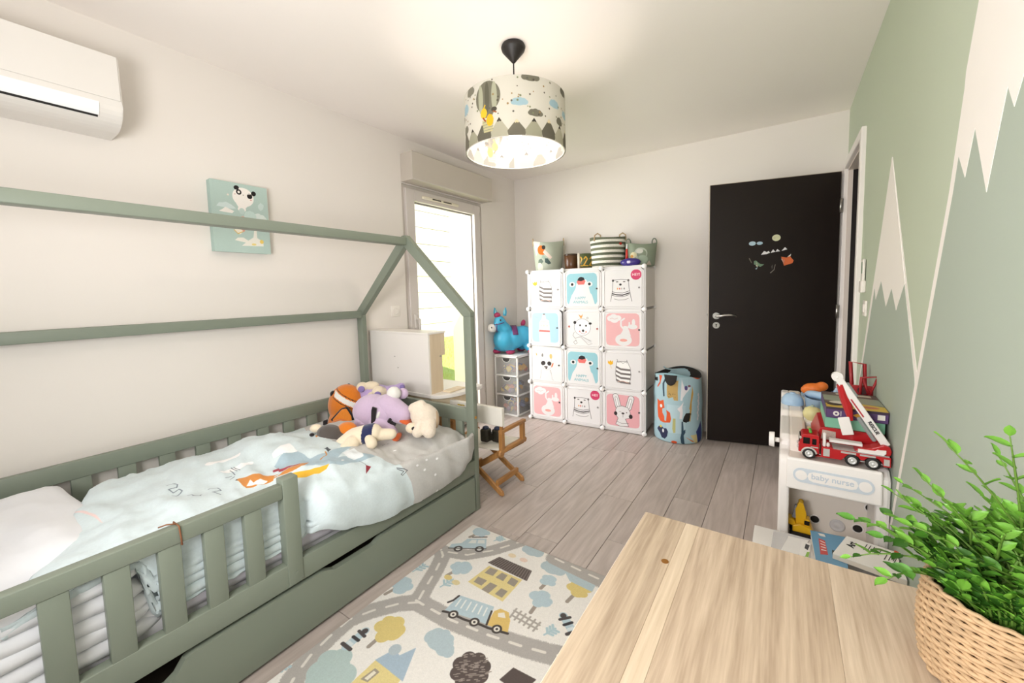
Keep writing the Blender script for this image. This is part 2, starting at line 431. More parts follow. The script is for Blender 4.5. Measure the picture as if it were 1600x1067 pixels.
# mural: coats of paint on the right wall
def paint(name, pts, mt, k):
    m = M(); m.prism(pts, RX - .0008 * k, RX + .001, 'x'); m.out(name, mt, WR)
paint('painted_mountain', [(2.2447,1.7531), (1.7241,0.9622), (1.35, .0), (3.0, 0), (2.95, .55), (2.7853,0.844)], SNOW, 1)
paint('painted_slope', [(2.5067,1.2192), (2.3615,1.3093), (1.9627,1.2738), (1.7512,0.9469), (1.45, .0), (2.985, 0), (2.94, .57), (2.726,0.8599)], SAGE, 2)
paint('painted_snowcap', [(2.2447,1.7531), (1.9289,1.2444), (1.938,1.2444), (2.0441,1.1448), (2.1391,1.2275), (2.2306,1.1508), (2.349,1.2566), (2.463,1.1728), (2.517,1.2609)], SNOW, 3)
paint('painted_mountain', [(1.375, 1.872), (1.4308,1.7404), (1.5092,1.4774), (1.8307,0.6901), (2.06, .12), (2.1, 0), (NY, 0), (NY, 1.0), (.86, 2.40), (1.17, 2.42)], SNOW, 4)
paint('painted_slope', [(1.4354,1.5987), (1.4749,1.471), (1.7902,0.704), (2.03, .12), (2.065, 0), (NY, 0), (NY, .95), (.93, 1.95), (1.1708,1.6226)], SAGE, 5)
paint('painted_snowcap', [(1.375, 1.872), (1.4308,1.7404), (1.4489,1.553), (1.3963,1.49), (1.3518,1.5889), (1.2648,1.4319), (1.1955,1.6164), (1.1623,1.5672), (1.10, 1.66), (1.06, 1.57), (1.0, 1.72), (.9, 1.62), (.86, 2.40), (1.17, 2.42)], SNOW, 6)
# garden door
W1 = thing('window_1', '', ''); del W1['label'], W1['category']; W1['kind'] = 'structure'; W1.location = (LX, 2.66, 0)
def ring(m, x0, x1, y0, y1, z0, z1, w, wb=None):
    wb = wb or w
    m.b2((x0, y0, z0), (x1, y0 + w, z1), bev=.004); m.b2((x0, y1 - w, z0), (x1, y1, z1), bev=.004); m.b2((x0, y0 + w, z1 - w), (x1, y1 - w, z1), bev=.004); m.b2((x0, y0 + w, z0), (x1, y1 - w, z0 + wb), bev=.004)
m = M(); ring(m, LX - .09, LX - .012, WY0, WY1, 0, WZ1, .045); m.out('outer_frame', GREYF, W1)
m = M(); ring(m, LX - .07, LX + .012, WY0 + .03, WY1 - .03, .04, WZ1 - .03, .09); SASH = m.out('sash', mat('pale_taupe_sash', '#d6cec8', .4, var=.02), W1)
m = M(); m.b2((LX - .035, WY0 + .12, .13), (LX - .028, WY1 - .12, WZ1 - .12)); m.out('pane', GLASS, SASH)
m = M(); ring(m, LX - .045, LX - .02, WY0 + .118, WY1 - .118, .13, WZ1 - .118, .012); m.out('glazing_bead', mat('rubber_gasket', '#8f8a86', .6), SASH)
m = M(); m.box((LX + .017, WY0 + .075, 1.03), (.012, .03, .12), bev=.004); m.cyl((LX + .02, WY0 + .075, 1.05), (LX + .055, WY0 + .075, 1.05), .009); m.box((LX + .058, WY0 + .075, .99), (.016, .022, .13), bev=.006, seg=2); m.out('handle', mat('pale_handle', '#d8d2cd', .35), W1)
m = M(); m.b2((LX + .012, 2.36, 2.02), (LX + .03, 2.80, 2.046), bev=.008, seg=2)
V = m.out('air_vent', mat('cream_plastic', '#ece3cf', .45), W1)
m = M(); m.b2((LX + .029, 2.47, 2.028), (LX + .0315, 2.57, 2.038)); m.b2((LX + .029, 2.60, 2.028), (LX + .0315, 2.70, 2.038)); m.out('vent_slot', mat('dark_slot', '#4a443c', .7), V)
m = M()
for z in (1.98, 1.1, .3): m.cyl((LX + .008, WY1 - .035, z - .04), (LX + .008, WY1 - .035, z + .04), .009)
m.out('hinge', GREYF, W1)
m = M(); m.b2((LX, 2.166, 2.118), (LX + .13, 3.172, 2.328), bev=.004); SB = m.out('shutter_box', SHUT, W1)
m = M(); m.b2((LX + .128, 2.18, 2.122), (LX + .132, 3.158, 2.128)); m.out('lid_groove', GREYF, SB)
# window in the near wall, behind the camera
W2 = thing('window_2', '', ''); del W2['label'], W2['category']; W2['kind'] = 'structure'; W2.location = (-1, NY, .6)
m = M()
for p, q in (((a0, NY - .12, z0), (a0 + .06, NY - .05, z1)), ((a1 - .06, NY - .12, z0), (a1, NY - .05, z1)), ((a0, NY - .12, z1 - .06), (a1, NY - .05, z1)), ((a0, NY - .12, z0), (a1, NY - .05, z0 + .06)), ((-1.03, NY - .12, z0), (-.97, NY - .05, z1))): m.b2(p, q, bev=.004)
m.out('window_frame', GREYF, W2)
for p, q in (((a0 + .06, NY - .09, z0 + .06), (-1.03, NY - .085, z1 - .06)), ((-.97, NY - .09, z0 + .06), (a1 - .06, NY - .085, z1 - .06))):
    m = M(); m.b2(p, q); m.out('pane', GLASS, W2)
# door frame on the right wall, dark hall door beyond
T1 = thing('trim_1', '', ''); del T1['label'], T1['category']; T1['kind'] = 'structure'; T1.location = (RX, 3.3, 0)
m = M()
m.b2((RX - .022, DY0 - .052, 0), (RX + .008, DY0 + .004, DZ + .05), bev=.004); m.b2((RX - .022, DY1 - .004, 0), (RX + .004, BY - .002, DZ + .05), bev=.003); m.b2((RX - .022, DY0, DZ - .004), (RX + .004, DY1, DZ + .05), bev=.004)
m.out('architrave', TRIMW, T1)
m = M(); m.b2((RX, DY0 - .002, 0), (RX + .12, DY0 + .014, DZ)); m.b2((RX, DY1 - .016, 0), (RX + .026, DY1 + .002, DZ)); m.b2((RX, DY0, DZ - .016), (RX + .12, DY1, DZ + .002)); m.out('jamb', mat('jamb_paint', '#e3d6cb', .5), T1)
m = M(); m.b2((RX + .026, DY1 - .012, 0), (RX + 1.1, DY1 + .02, DZ + .2)); st('door_2', m, DARKDOOR)
# open dark door, hinged by the corner
HX, HY = .313, 3.7085; ang = math.atan2(3.527 - HY, -.5 - HX)
D1 = thing('door_1', '', ''); del D1['label'], D1['category']; D1['kind'] = 'structure'; D1.location = (HX, HY, 0); D1.rotation_euler = (0, 0, ang)
DW = math.hypot(-.5 - HX, 3.527 - HY)
m = M(); m.b2((.002, -.0395, .008), (DW, .0, 2.035), bev=.0015); m.out('door_leaf', DARKDOOR, D1, local=True)
m = M(); m.b2((DW - .001, -.039, .008), (DW + .003, -.001, 2.037)); m.b2((.0, -.039, 2.034), (DW, -.001, 2.0385)); m.out('edge_band', mat('pale_edge', '#cdbfae', .5), D1, local=True)
m = M(); m.cyl((DW - .055, 0, 1.02), (DW - .055, .011, 1.02), .026); m.tube([(DW - .055, .0, 1.02), (DW - .055, .045, 1.02), (DW - .07, .052, 1.02), (DW - .11, .052, 1.027), (DW - .15, .052, 1.028), (DW - .19, .05, 1.02)], [.010, .010, .011, .010, .009, .007], n=12); HN = m.out('door_handle', STEEL, D1, local=True)
m = M(); m.cyl((DW - .055, 0, .945), (DW - .055, .009, .945), .025); m.out('key_rosette', STEEL, D1, local=True)
m = M(); m.cyl((DW - .055, .0085, .950), (DW - .055, .0095, .950), .006); m.b2((DW - .058, .0085, .932), (DW - .052, .0095, .948)); m.out('keyhole', mat('black_hole', '#151210', .8), D1, local=True)
m = M(); m.b2((DW + .002, -.03, .90), (DW + .0045, -.008, 1.08)); m.cyl((DW + .004, -.019, 1.03), (DW + .012, -.019, 1.03), .008); m.out('lock_plate', STEEL, D1, local=True)
for z in (.25, 1.05, 1.80):
    m = M(); m.cyl((.0, .004, z - .05), (.0, .004, z + .05), .008); m.b2((-.03, 0, z - .045), (.0, .003, z + .045)); m.out('hinge', STEEL, D1, local=True)
# ------------------------------------------------------------------ garden
GW = mat('sunlit_render', '#efeae2', .9, var=.03, bump=.2)
m = M(); m.b2((-9.9, -2, -.3), (LX - .28, 14, -.14)); LAWN = m.out('lawn', mat('grass_ground', '#a9c455', .9, var=.35, vscale=30, bump=.5, bscale=120), None, kind='structure')
rr = random.Random(2); m = M()
for i in range(9000):
    x, y = rr.uniform(-8.7, -4.05), rr.uniform(3.0, 13.5); h = rr.uniform(.02, .05); a = rr.uniform(0, PI); dx, dy = math.cos(a) * .008, math.sin(a) * .008; lx, ly = rr.uniform(-.02, .02), rr.uniform(-.02, .02)
    v = [m.bm.verts.new(p) for p in ((x - dx, y - dy, -.15), (x + dx, y + dy, -.15), (x + lx, y + ly, -.14 + h))]; m.bm.faces.new(v)
g = m.out('grass', mat('grass_blade', '#b7cf5c', .8, var=.3, vscale=3), None, kind='stuff'); tag(g, 'short bright green lawn grass outside the garden door', 'grass')
GWALL = thing('wall_garden', '', ''); del GWALL['label'], GWALL['category']; GWALL['kind'] = 'structure'; GWALL.location = (-8.9, 9, 0)
m = M(); m.b2((-9.2, 2, -.3), (-9.0, 14, 4.2)); m.out('wall_core', mat('pale_mortar', '#b9ab9a', .95), GWALL)
bmx = bpy.data.meshes.new('block'); m = M(); m.box((0, 0, 0), (.06, .98, .46), bev=.006); m.bm.to_mesh(bmx); m.bm.free(); bmx.materials.append(GW)
for r in range(9):
    for k in range(12):
        b = link('block', bmx, GWALL); b.location = (-9.0 + 8.9, 2.5 + k * 1.0 + (.5 if r % 2 else 0) - 9, .09 + r * .48)
m = M(); m.b2((-3.95, 4.30, -.2), (LX - .28, 4.5, 4.0)); st('wall_outside', m, mat('cream_render', '#eaddca', .9, var=.02, bump=.15, bscale=90))
# ------------------------------------------------------------------ house bed
GREEN = mat('sage_lacquer', '#828a7c', .42, var=.03, vscale=4, bump=.03, bscale=90, spec=.4)
BED = thing('house_bed', 'sage green wooden house frame toddler bed along the left wall', 'bed', (-1.93, .7, 0))
FX, EY0, EY1 = -1.436, 1.705, 1.742
def bp(name, a, b, parent=BED, bev=.003, mt=GREEN, label=None):
    m = M(); m.b2(a, b, bev=bev, seg=2); return m.out(name, mt, parent, label=label)
bp('post', (-1.490, EY0, 0), (FX, EY1, 1.118)); bp('post', (-2.462, EY0, 0), (-2.408, EY1, 1.118))
bp('post', (-1.490, -.36, 0), (FX, -.323, .60)); bp('post', (-2.462, -.36, 0), (-2.408, -.323, 1.118))
for yy in (0, -2.065):
    for s in (1, -1):
        m = M(); X = lambda x: -1.949 + s * (x + 1.949)
        m.prism([(X(-1.436), 1.118), (X(-1.490), 1.118), (X(-1.949), 1.545), (X(-1.949), 1.612), (X(-1.932), 1.612), (X(-1.436), 1.142)], EY0 + yy, EY1 + yy, 'y'); m.out('rafter', GREEN, BED, bevel=.002)
bp('ridge_beam', (-1.985, -.323, 1.552), (-1.921, EY0 - .001, 1.597)); bp('eave_beam', (-2.455, -.323, 1.098), (-2.400, EY0 - .001, 1.146))
# safety rail on the room side
y1 = .662
bp('top_rail', (-1.468, -.323, .548), (FX + .002, y1, .598)); bp('rail_post', (-1.478, y1, .222), (FX + .004, .716, .615))
bp('side_board', (-1.472, -.323, .218), (FX, EY0, .302))
for c in ((-1.437,0.1276,0.5519), (-1.437,0.2383,0.5503), (-1.437,0.3491,0.5535), (-1.437,0.4564,0.5511), (-1.437,0.5664,0.5514)):
    bp('slat', (-1.464, c[1] - .026, .295), (FX - .001, c[1] + .026, .552), bev=.002)
for y in (-.07, -.19): bp('slat', (-1.464, y - .026, .295), (FX - .001, y + .026, .552), bev=.002)
m = M(); m.cyl((FX + .004, .69, .262), (FX + .006, .69, .262), .006); m.out('screw_cap', GREEN, BED)
m = M(); m.cyl((FX - .002, 1.722, .545), (FX + .003, 1.722, .545), .008); m.out('screw_cap', mat('wood_plug', '#c08a3a', .5), BED)
# wall side and foot end guards
bp('back_rail', (-2.420, -.323, .528), (-2.392, EY0, .602)); bp('back_board', (-2.462, -.323, .218), (-2.435, EY0, .302))
for k in range(14):
    y = -.24 + k * .141; bp('slat', (-2.418, y - .03, .30), (-2.396, y + .03, .532), bev=.002)
bp('foot_rail', (-2.408, EY0 + .004, .512), (-1.490, EY1 - .004, .590)); bp('foot_board', (-2.408, EY0 + .004, .218), (-1.490, EY1 - .004, .31))
for k in range(8):
    x = -1.556 - k * .112; bp('slat', (x - .026, EY0 + .008, .30), (x + .026, EY1 - .008, .515), bev=.002)
bp('foot_rail', (-2.408, -.356, .512), (-1.490, -.327, .590)); bp('foot_board', (-2.408, -.356, .218), (-1.490, -.327, .31))
# trundle drawer with wavy finger recesses in its front
def dip(y):
    z = .205
    for a, b, d in ((.79, 1.06, .02), (.02, .37, .05)):
        e = .05
        t = min(1, max(0, (y - a) / e)) * min(1, max(0, (b - y) / e)); t = t * t * (3 - 2 * t); z -= d * t
    return z
pts = [(-.32, .014)] + [(EY0 - .012, .014)] + [(y, dip(y)) for y in np.linspace(EY0 - .012, -.32, 90)]
m = M(); m.prism(pts, -1.458, FX + .004, 'x'); DRW = m.out('drawer', GREEN, BED)
m = M(); m.b2((-2.38, -.30, .03), (-1.458, 1.66, .05)); m.b2((-2.40, -.30, .03), (-2.38, 1.66, .17)); m.out('drawer_tray', mat('drawer_dark_wood', '#4a4038', .8), DRW)
m = M()
for k in range(13): m.b2((-2.43, -.28 + k * .15, .222), (-1.472, -.19 + k * .15, .242))
m.out('slatted_base', mat('pine_slats', '#c9a97c', .6), BED)
tw = mat('brown_twine', '#8a5a3c', .9)
m = M(); ys = .372
m.tube([(-1.475, ys, .600), (-1.43, ys, .6015), (-1.4315, ys + .003, .56), (-1.4315, ys + .004, .543), (-1.47, ys + .002, .543), (-1.473, ys, .57)], .0022, n=6, closed=True); m.tube([(-1.45, ys, .602), (-1.46, ys - .02, .606), (-1.475, ys - .035, .600)], .002, n=6)
tag(m.out('twine', tw), 'thin brown twine tied around the bed top rail', 'string')

# ------------------------------------------------------------------ bedding
COT = mat('white_cotton', '#e6e6e9', .9, var=.015, bump=.15, bscale=40, sheen=.2)
m = M(); m.b2((-2.40, -.31, .243), (-1.500, 1.69, .385), bev=.045, seg=3)
tag(m.out('mattress', mat('mattress_ticking', '#f4f2f5', .9, var=.02, bump=.3, bscale=25)), 'white mattress lying in the green house bed frame', 'mattress')
def sm(t): t = min(1, max(0, t)); return t * t * (3 - 2 * t)
def lerp_tab(tab, y):
    if y <= tab[0][0]: return tab[0][1]
    for (a, b), (c, d) in zip(tab, tab[1:]):
        if y <= c: return b + (d - b) * (y - a) / (c - a)
    return tab[-1][1]
outer = [(-2.385, .40), (-2.375, .445), (-2.30, .505), (-2.15, .560), (-1.95, .588), (-1.75, .583), (-1.60, .572), (-1.50, .55), (-1.44, .51), (-1.412, .45), (-1.40, .38), (-1.402, .32), (-1.418, .27)]
inner = [(-2.385, .40), (-2.375, .445), (-2.30, .50), (-2.15, .545), (-1.95, .565), (-1.75, .56), (-1.62, .552), (-1.54, .535), (-1.497, .505), (-1.486, .46), (-1.487, .43), (-1.488, .41), (-1.489, .40)]
zbt = [(.70, .44), (.868, .339), (1.047, .282), (1.267, .265), (1.542, .279), (1.641, .345), (1.70, .38)]
def duv(t, y):
    w = sm((y - .715) / .10); k = t * (len(outer) - 1); i = min(int(k), len(outer) - 2); f = k - i
    def cr(P, j):
        q = [P[max(0, min(len(P) - 1, i + d))][j] for d in (-1, 0, 1, 2)]
        return .5 * (2 * q[1] + (q[2] - q[0]) * f + (2 * q[0] - 5 * q[1] + 4 * q[2] - q[3]) * f * f + (3 * q[1] - q[0] - 3 * q[2] + q[3]) * f ** 3)
    xo, zo, xi, zi = cr(outer, 0), cr(outer, 1), cr(inner, 0), cr(inner, 1)
    if zo < .52 and t > .5: zo = .52 - (.52 - zo) * (.52 - lerp_tab(zbt, y)) / .25
    zi = .505 - (.505 - zi) * (.505 - (.515 - .185 * sm((y - .285) / .04))) / .105 if zi < .505 else zi
    x, z = xi + (xo - xi) * w, zi + (zo - zi) * w
    top = sm((z - .45) / .08); p = Vector((x * 3.2, y * 3.2, z * 3.2))
    wr = noise.noise(p * .9) * .014 + noise.noise(p * 2.3 + Vector((5, 1, 2))) * .010 + (1 - abs(noise.noise(Vector((x * 5 + y * 3, y * 2.4 - x * 3, z * 4))))) ** 3 * .014 + (1 - abs(noise.noise(Vector((x * 9 - y * 5, y * 4 + x * 6, 3.3))))) ** 4 * .008 + (1 - abs(noise.noise(Vector((x * 4 + y * 12, x * 7, 8.1))))) ** 5 * .006 + noise.noise(p * 6) * .003
    z += wr * 1.3 * (.35 + .65 * top) - top * (.022 + .065 * sm((y - .88) / .4) + .062 * sm((y - 1.54) / .15) * sm((t - .05) / .2))
    if t > .6:
        fold = math.sin(y * 34 + z * 9 + 3 * noise.noise(Vector((y * 5, z * 5, 0)))) * .5 + noise.noise(Vector((y * 14, z * 4, 7)))
        x += (fold * .005 + .006 * (1 - abs(noise.noise(Vector((y * 9 + z * 10, z * 2, 4.4))))) ** 4) * (1 - top) * (w if y > .75 else .25)
        if w < .5: x += (math.sin(z * 250 + 7 * noise.noise(Vector((y * 4, z * 6, 1)))) * .006 + .004 * noise.noise(Vector((y * 9, z * 90, 5)))) * (1 - top) * (1 - w)
        if w < .5 and x > -1.482: x = -1.482
    if y > 1.60 : x = min(x, -1.40 - .04 * sm((y - 1.60) / .1)) if t > .6 else x
    return Vector((x, min(y, 1.697), z))
rows = []
NU, NV = 96, 170
for i in range(NV + 1):
    row = []
    for j in range(NU + 1):
        t = j / NU; y0 = .36 - .34 * sm(t / .85) + .03 * math.sin(t * 9); y = y0 + (1.693 - y0) * (i / NV)
        p = duv(t, y)
        e = i / NV * (1.69 - y0)
        if e < .05: p.z -= (.05 - e) ** 2 * 14 * (.5 if t < .9 else .1)
        row.append(p)
    rows.append(row)
cv = Canvas(2.1, 1.5, 560, '#d3dfe2')
def off(pts): return [(a + .2, b) for a, b in pts]
def DP(pts, col, op=1): cv.poly(off(pts), col, op)
def DL(pts, w, col): cv.line(off(pts), w, col)
gr = '#c6c4c1'
DP([(1.2606,-0.0727), (1.125,0.3067), (1.0474,0.4992), (1.0618,0.6363), (1.0391,0.8161), (1.0467,0.8823), (1.1074,0.9038), (1.1183,0.9632), (1.1647,1.045), (1.2,1.143), (1.2177,1.2363), (1.2257,1.3019), (1.15, 1.5), (2.0, 1.5), (2.0, -.1), (1.25, -.1)], gr)
DP([(0.7631,0.6523), (0.8384,0.6098), (0.8689,0.6354), (0.882,0.708), (0.9373,0.7115), (1.0205,0.7006), (1.0823,0.6711), (1.0964,0.6952), (1.0344,0.7526), (0.9613,0.816), (1.0219,0.8406), (1.0926,0.8788), (1.1027,0.9097), (1.0184,0.9119), (0.9268,0.891), (0.8682,0.8501), (0.801,0.7823), (0.7545,0.7265)], '#a8bdc8')
DP([(0.7898,0.5906), (0.8448,0.5425), (0.8776,0.5435), (0.8689,0.6354), (0.8238,0.6229), (0.7831,0.6156)], '#fafafa')
DP([(1.0025,0.7813), (1.0661,0.7777), (1.0629,0.8287), (1.0467,0.8823), (0.9999,0.8809), (0.9908,0.8403)], '#e6eaec')
DP([(0.7426,0.6851), (0.7651,0.6895), (0.7533,0.7138), (0.7354,0.7055)], '#a63242'); DP([(0.7578,0.6994), (0.8227,0.7517), (0.8159,0.774), (0.7475,0.7256)], '#a63242')
DP([(0.6283,0.6411), (0.6791,0.685), (0.7324,0.7321), (0.7875,0.7597), (0.8582,0.7648), (0.815,0.7946), (0.7752,0.7928), (0.7413,0.7778), (0.6964,0.7733), (0.6543,0.7421), (0.6245,0.7305), (0.6283,0.6898)], '#cf8843')
DP([(0.6304,0.7215), (0.656,0.6968), (0.6591,0.731)], '#f6f2ee'); DP([(0.6563,0.7168), (0.6793,0.7155), (0.6976,0.7359), (0.6771,0.751), (0.6618,0.745)], '#f6f2ee')
DP([(0.7516,0.7324), (0.7626,0.7399), (0.7332,0.7746), (0.72,0.7628)], '#b9d2dc'); DP([(0.6259,0.6471), (0.6346,0.6416), (0.6275,0.6595)], '#2b2b33')
DP([(0.7654,0.7973), (0.8218,0.8382), (0.8874,0.8595), (0.8664,0.88), (0.8323,0.8875), (0.7978,0.8714), (0.7647,0.8268)], '#edb73c')
DP([(1.0229,0.9444), (1.0426,0.965), (0.9993,1.0005)], '#8f2f3a'); DL([(1.0142,0.9048), (1.0229,0.9444)], .003, '#888c90')
for c in ((505,712),(513,709)): pass
DP([(0.9629,0.6737), (0.9872,0.6586), (0.9836,0.6947), (0.9596,0.709)], '#3b434c'); DL([(0.9497,0.7057), (0.9359,0.748), (0.9011,0.777)], .006, '#cf8a45')
for c, r in (((0.6517,0.4317), .05), ((0.6856,0.4285), .05), ((0.689,0.5401), .045), ((0.6548,0.5391), .04)): cv.ell((c[0] + .2, c[1]), r, r * .6, '#fbfafa')
for a, b in (((0.6639,0.5097), (0.662,0.5728)), ((0.6722,0.5121), (0.6715,0.5777)), ((0.6507,0.5322), (0.6439,0.5958)), ((0.6118,0.5939), (0.631,0.5951)), ((0.6188,0.6154), (0.6376,0.6061))): DL([a, b], .003, '#59606c')
for P in ([(0.4593,0.5043), (0.473,0.5087), (0.4833,0.5255), (0.4737,0.5457), (0.4501,0.5508), (0.4543,0.5748), (0.477,0.56), (0.4815,0.5762), (0.4568,0.604), (0.4454,0.5937)], [(0.4771,0.6456), (0.4861,0.6521), (0.4842,0.6816), (0.508,0.6712), (0.4955,0.6921), (0.4801,0.683)], [(0.5425,0.632), (0.5664,0.6439), (0.5644,0.6771), (0.5402,0.6726), (0.5492,0.7134)], [(0.9163,0.3728), (0.9378,0.3775), (0.933,0.417), (0.9118,0.412), (0.9163,0.3728)]): DL(P, .0028, '#596372')
for P in ([(1.1394,1.0442), (1.1746,1.0636), (1.1887,1.0781), (1.1584,1.09), (1.1516,1.0813), (1.1703,1.0739), (1.139,1.05)], [(1.224,0.7847), (1.2402,0.7789), (1.2393,0.7942), (1.2232,0.7998), (1.224,0.7847)], [(1.2489,0.8107), (1.2637,0.8024), (1.2537,0.8189), (1.2489,0.8107)], [(1.054,0.5915), (1.0798,0.5873), (1.0667,0.6132), (1.0461,0.6094)]): DL(P, .003, '#555a60')
for c in ((1.2565,1.0426), (1.3076,1.0737), (1.3708,1.0936), (1.2424,1.0805), (1.2803,1.1199), (1.3446,1.1709), (1.3711,1.2471), (1.231,0.9088), (1.1705,0.7096), (0.9505,0.8597)): cv.ell((c[0] + .2, c[1]), .008, .006, '#f4f4f4')
DP([(1.0328,0.4908), (1.0474,0.4992), (1.0394,0.5184), (1.025,0.51)], '#d0843c')
DP([(0.2347,0.3763), (0.2704,0.5217), (0.2778,0.6018), (0.2412,0.4314)], '#ecd3d0'); cv.blot(.012)
DUV = print_mat('duvet_cover_print', cv, .85, bump=.12, bscale=60, sheen=.15)
def duv_uv(co):
    s = co.x + 2.36 + (max(0, .58 - co.z) if co.x > -1.62 else 0); return ((co.y + .2) / 2.1, s / 1.5)
m = M(); m.grid(rows); D = m.out('duvet', DUV, uv=duv_uv, solid=.02); tag(D, 'pale blue and grey duvet with printed mountains and fox on the bed', 'duvet')
# stuffed white pillow and the white quilt wedged behind the rail
def cushion(name, c, size, rot, mt, parent=None, n=26, pw_=.35, wr=.012, seed=0):
    m = M()
    for sgn in (1, -1):
        rows = []
        for i in range(n + 1):
            row = []
            for j in range(n + 1):
                u, v = i / n * 2 - 1, j / n * 2 - 1; h = ((1 - u ** 4) * (1 - v ** 4)) ** pw_ if abs(u) < 1 and abs(v) < 1 else 0
                k = 1 - .06 * (u * u * v * v)
                z = sgn * size[2] / 2 * h + (noise.noise(Vector((u * 2.5, v * 2.5, seed + sgn))) * wr + noise.noise(Vector((u * 6, v * 5, seed))) * wr * .5) * h
                row.append((u * size[0] / 2 * k, v * size[1] / 2 * k, z))
            rows.append(row)
        m.grid(rows)
    bmesh.ops.remove_doubles(m.bm, verts=m.bm.verts[:], dist=.0005)
    m.xf(Euler(rot).to_matrix(), c)
    return m.out(name, mt, parent)
cv = Canvas(1, 1, 256, '#f6f5f4'); cv.poly([(.72, .45), (.95, .35), (.97, .5), (.8, .6)], '#eee9d8'); cv.poly([(.6, .5), (.9, .48), (.92, .52), (.65, .56)], '#e9c9c6'); cv.blot(.01)
tag(cushion('pillow', (-2.0, -.03, .475), (.72, .66, .17), (.06, .03, .08), COT, wr=.028), 'big white crumpled pillow at the near end of the bed', 'pillow')
m = M(); rr = random.Random(4)
for k in range(5):
    z = .322 + k * .043; ye = .352 - .005 * k + rr.uniform(-.01, .01)
    rows = []
    for i in range(23):
        y = -.28 + (ye + .28) * i / 22; f = min(1, (22 - i) / 3 + .25); row = []
        for j in range(12):
            a = -PI / 2 + PI * j / 11; w = noise.noise(Vector((y * 9, k, j * .3))) * .005
            row.append((-1.520 + math.cos(a) * .042 * f + w, y, z + math.sin(a) * .027 * f + noise.noise(Vector((y * 6, k * 3, 2))) * .016 + (y - .1) * .05 * math.sin(k * 1.7)))
        rows.append(row)
    m.grid(rows)
tag(m.out('quilt', COT, solid=.004), 'white quilt bunched in folds behind the bed safety rail', 'quilt')
m = M(); rows = []
for i in range(70):
    y = .36 + i * (1.60 - .36) / 69; row = []
    for j in range(8):
        z = .305 + .10 * j / 7; row.append((-1.4905 + .004 * noise.noise(Vector((y * 12, z * 22, 4))) , y, z + .004 * noise.noise(Vector((y * 10, 2, 1)))))
    rows.append(row)
m.grid(rows); tag(m.out('bed_sheet', mat('lilac_white_sheet', '#e3dde8', .9, var=.02, sheen=.2), solid=.003), 'lilac white sheet hanging from the mattress edge under the duvet', 'sheet')

# ------------------------------------------------------------------ soft toys heaped at the foot of the bed
def plush(name, h, var=.06):
    return mat(name, h, .95, var=var, vscale=90, bump=.5, bscale=350, sheen=.4, spec=.15)
YW = .597
ORG, WHT, BLK, LIL, CRM, NAVY, PUR, GRY = plush('plush_orange', '#d97a24'), plush('plush_white', '#e9e6e0'), plush('plush_black', '#262022'), plush('plush_lilac', '#cdb6cf'), plush('plush_cream', '#ecdcc2'), plush('plush_navy', '#2a2f55'), plush('plush_purple', '#b7a0cd'), plush('plush_dark_grey', '#57504c')
Rv, Fv = Vector((math.cos(YW), math.sin(YW), 0)), Vector((math.sin(YW), -math.cos(YW), 0))   # right of / towards the viewer's side of the heap
def at(p, r=0, f=0, u=0): return Vector(p) + Rv * r + Fv * f + Vector((0, 0, u))
def E(p, r, tilt=0.0): return ('e', p, r, (0, tilt, YW))
def ball(name, p, r, mt, parent, tilt=0.0, label=None, u=14, v=9):
    m = M(); m.sph(p, r, rot=(0, tilt, YW), u=u, v=v); return m.out(name, mt, parent, label=label)
# clownfish
c = Vector((-2.2348,1.44,0.5795)); T = thing('clownfish_toy', 'orange plush clownfish with white bands at the bed foot', 'soft toy', (c.x, c.y, .57))
c2 = Vector((-2.1824,1.36,0.4702))
def fishpaint(q):
    r = (q - c).dot(Rv); u = (q - c).z
    k = u + r * .62
    if -.012 < k - .052 < .022 and r > -.045: return 1
    if abs(k - .052) < .034 and r > -.055 and not (-.012 < k - .052 < .022): return 2 if abs(k - .057) > .024 and abs(k - .057) < .030 else 0
    k2 = u - r * .35 + .125
    if abs(k2) < .022: return 1
    if abs(k2) < .030: return 2
    return 0
smooth_blob('body', [E(c, (.108, .085, .128), .18), E(at(c, -.015, .03, -.10), (.085, .075, .085), .1), E(at(c2, .01, .0, -.005), (.075, .075, .06))], [ORG, WHT, BLK], fishpaint, T, .005, 4)
def fin(name, pts, org, th, mt, parent, lab=None):
    m = M(); m.prism(pts, -th / 2, th / 2, 'y'); m.xf(Euler((0, 0, YW)).to_matrix(), org); return m.out(name, mt, parent, bevel=th * .45, label=lab)
fo = at(c, .03, .098, -.055)
fin('fin_rim', [(-.088, -.008), (-.02, .06), (.018, .07), (.052, .015), (.055, -.05), (.035, -.062), (-.04, -.045)], fo, .018, BLK, T)
fin('side_fin', [(-.075, -.008), (-.015, .055), (.015, .062), (.043, .012), (.046, -.044), (.030, -.05), (-.036, -.034)], fo + Fv * .006, .018, plush('plush_bright_orange', '#e0862f', .12), T)
fin('tail_fin', [(-.03, .02), (-.09, .01), (-.10, -.05), (-.06, -.06), (-.02, -.03)], at(c, -.075, .03, -.12), .03, ORG, T); fin('tail_rim', [(-.036, .03), (-.065, .02), (-.07, -.05), (-.05, -.055)], at(c, -.062, .046, -.105), .012, BLK, T)
ball('eye', at(c, -.062, .03, .075), (.020, .016, .022), BLK, T)
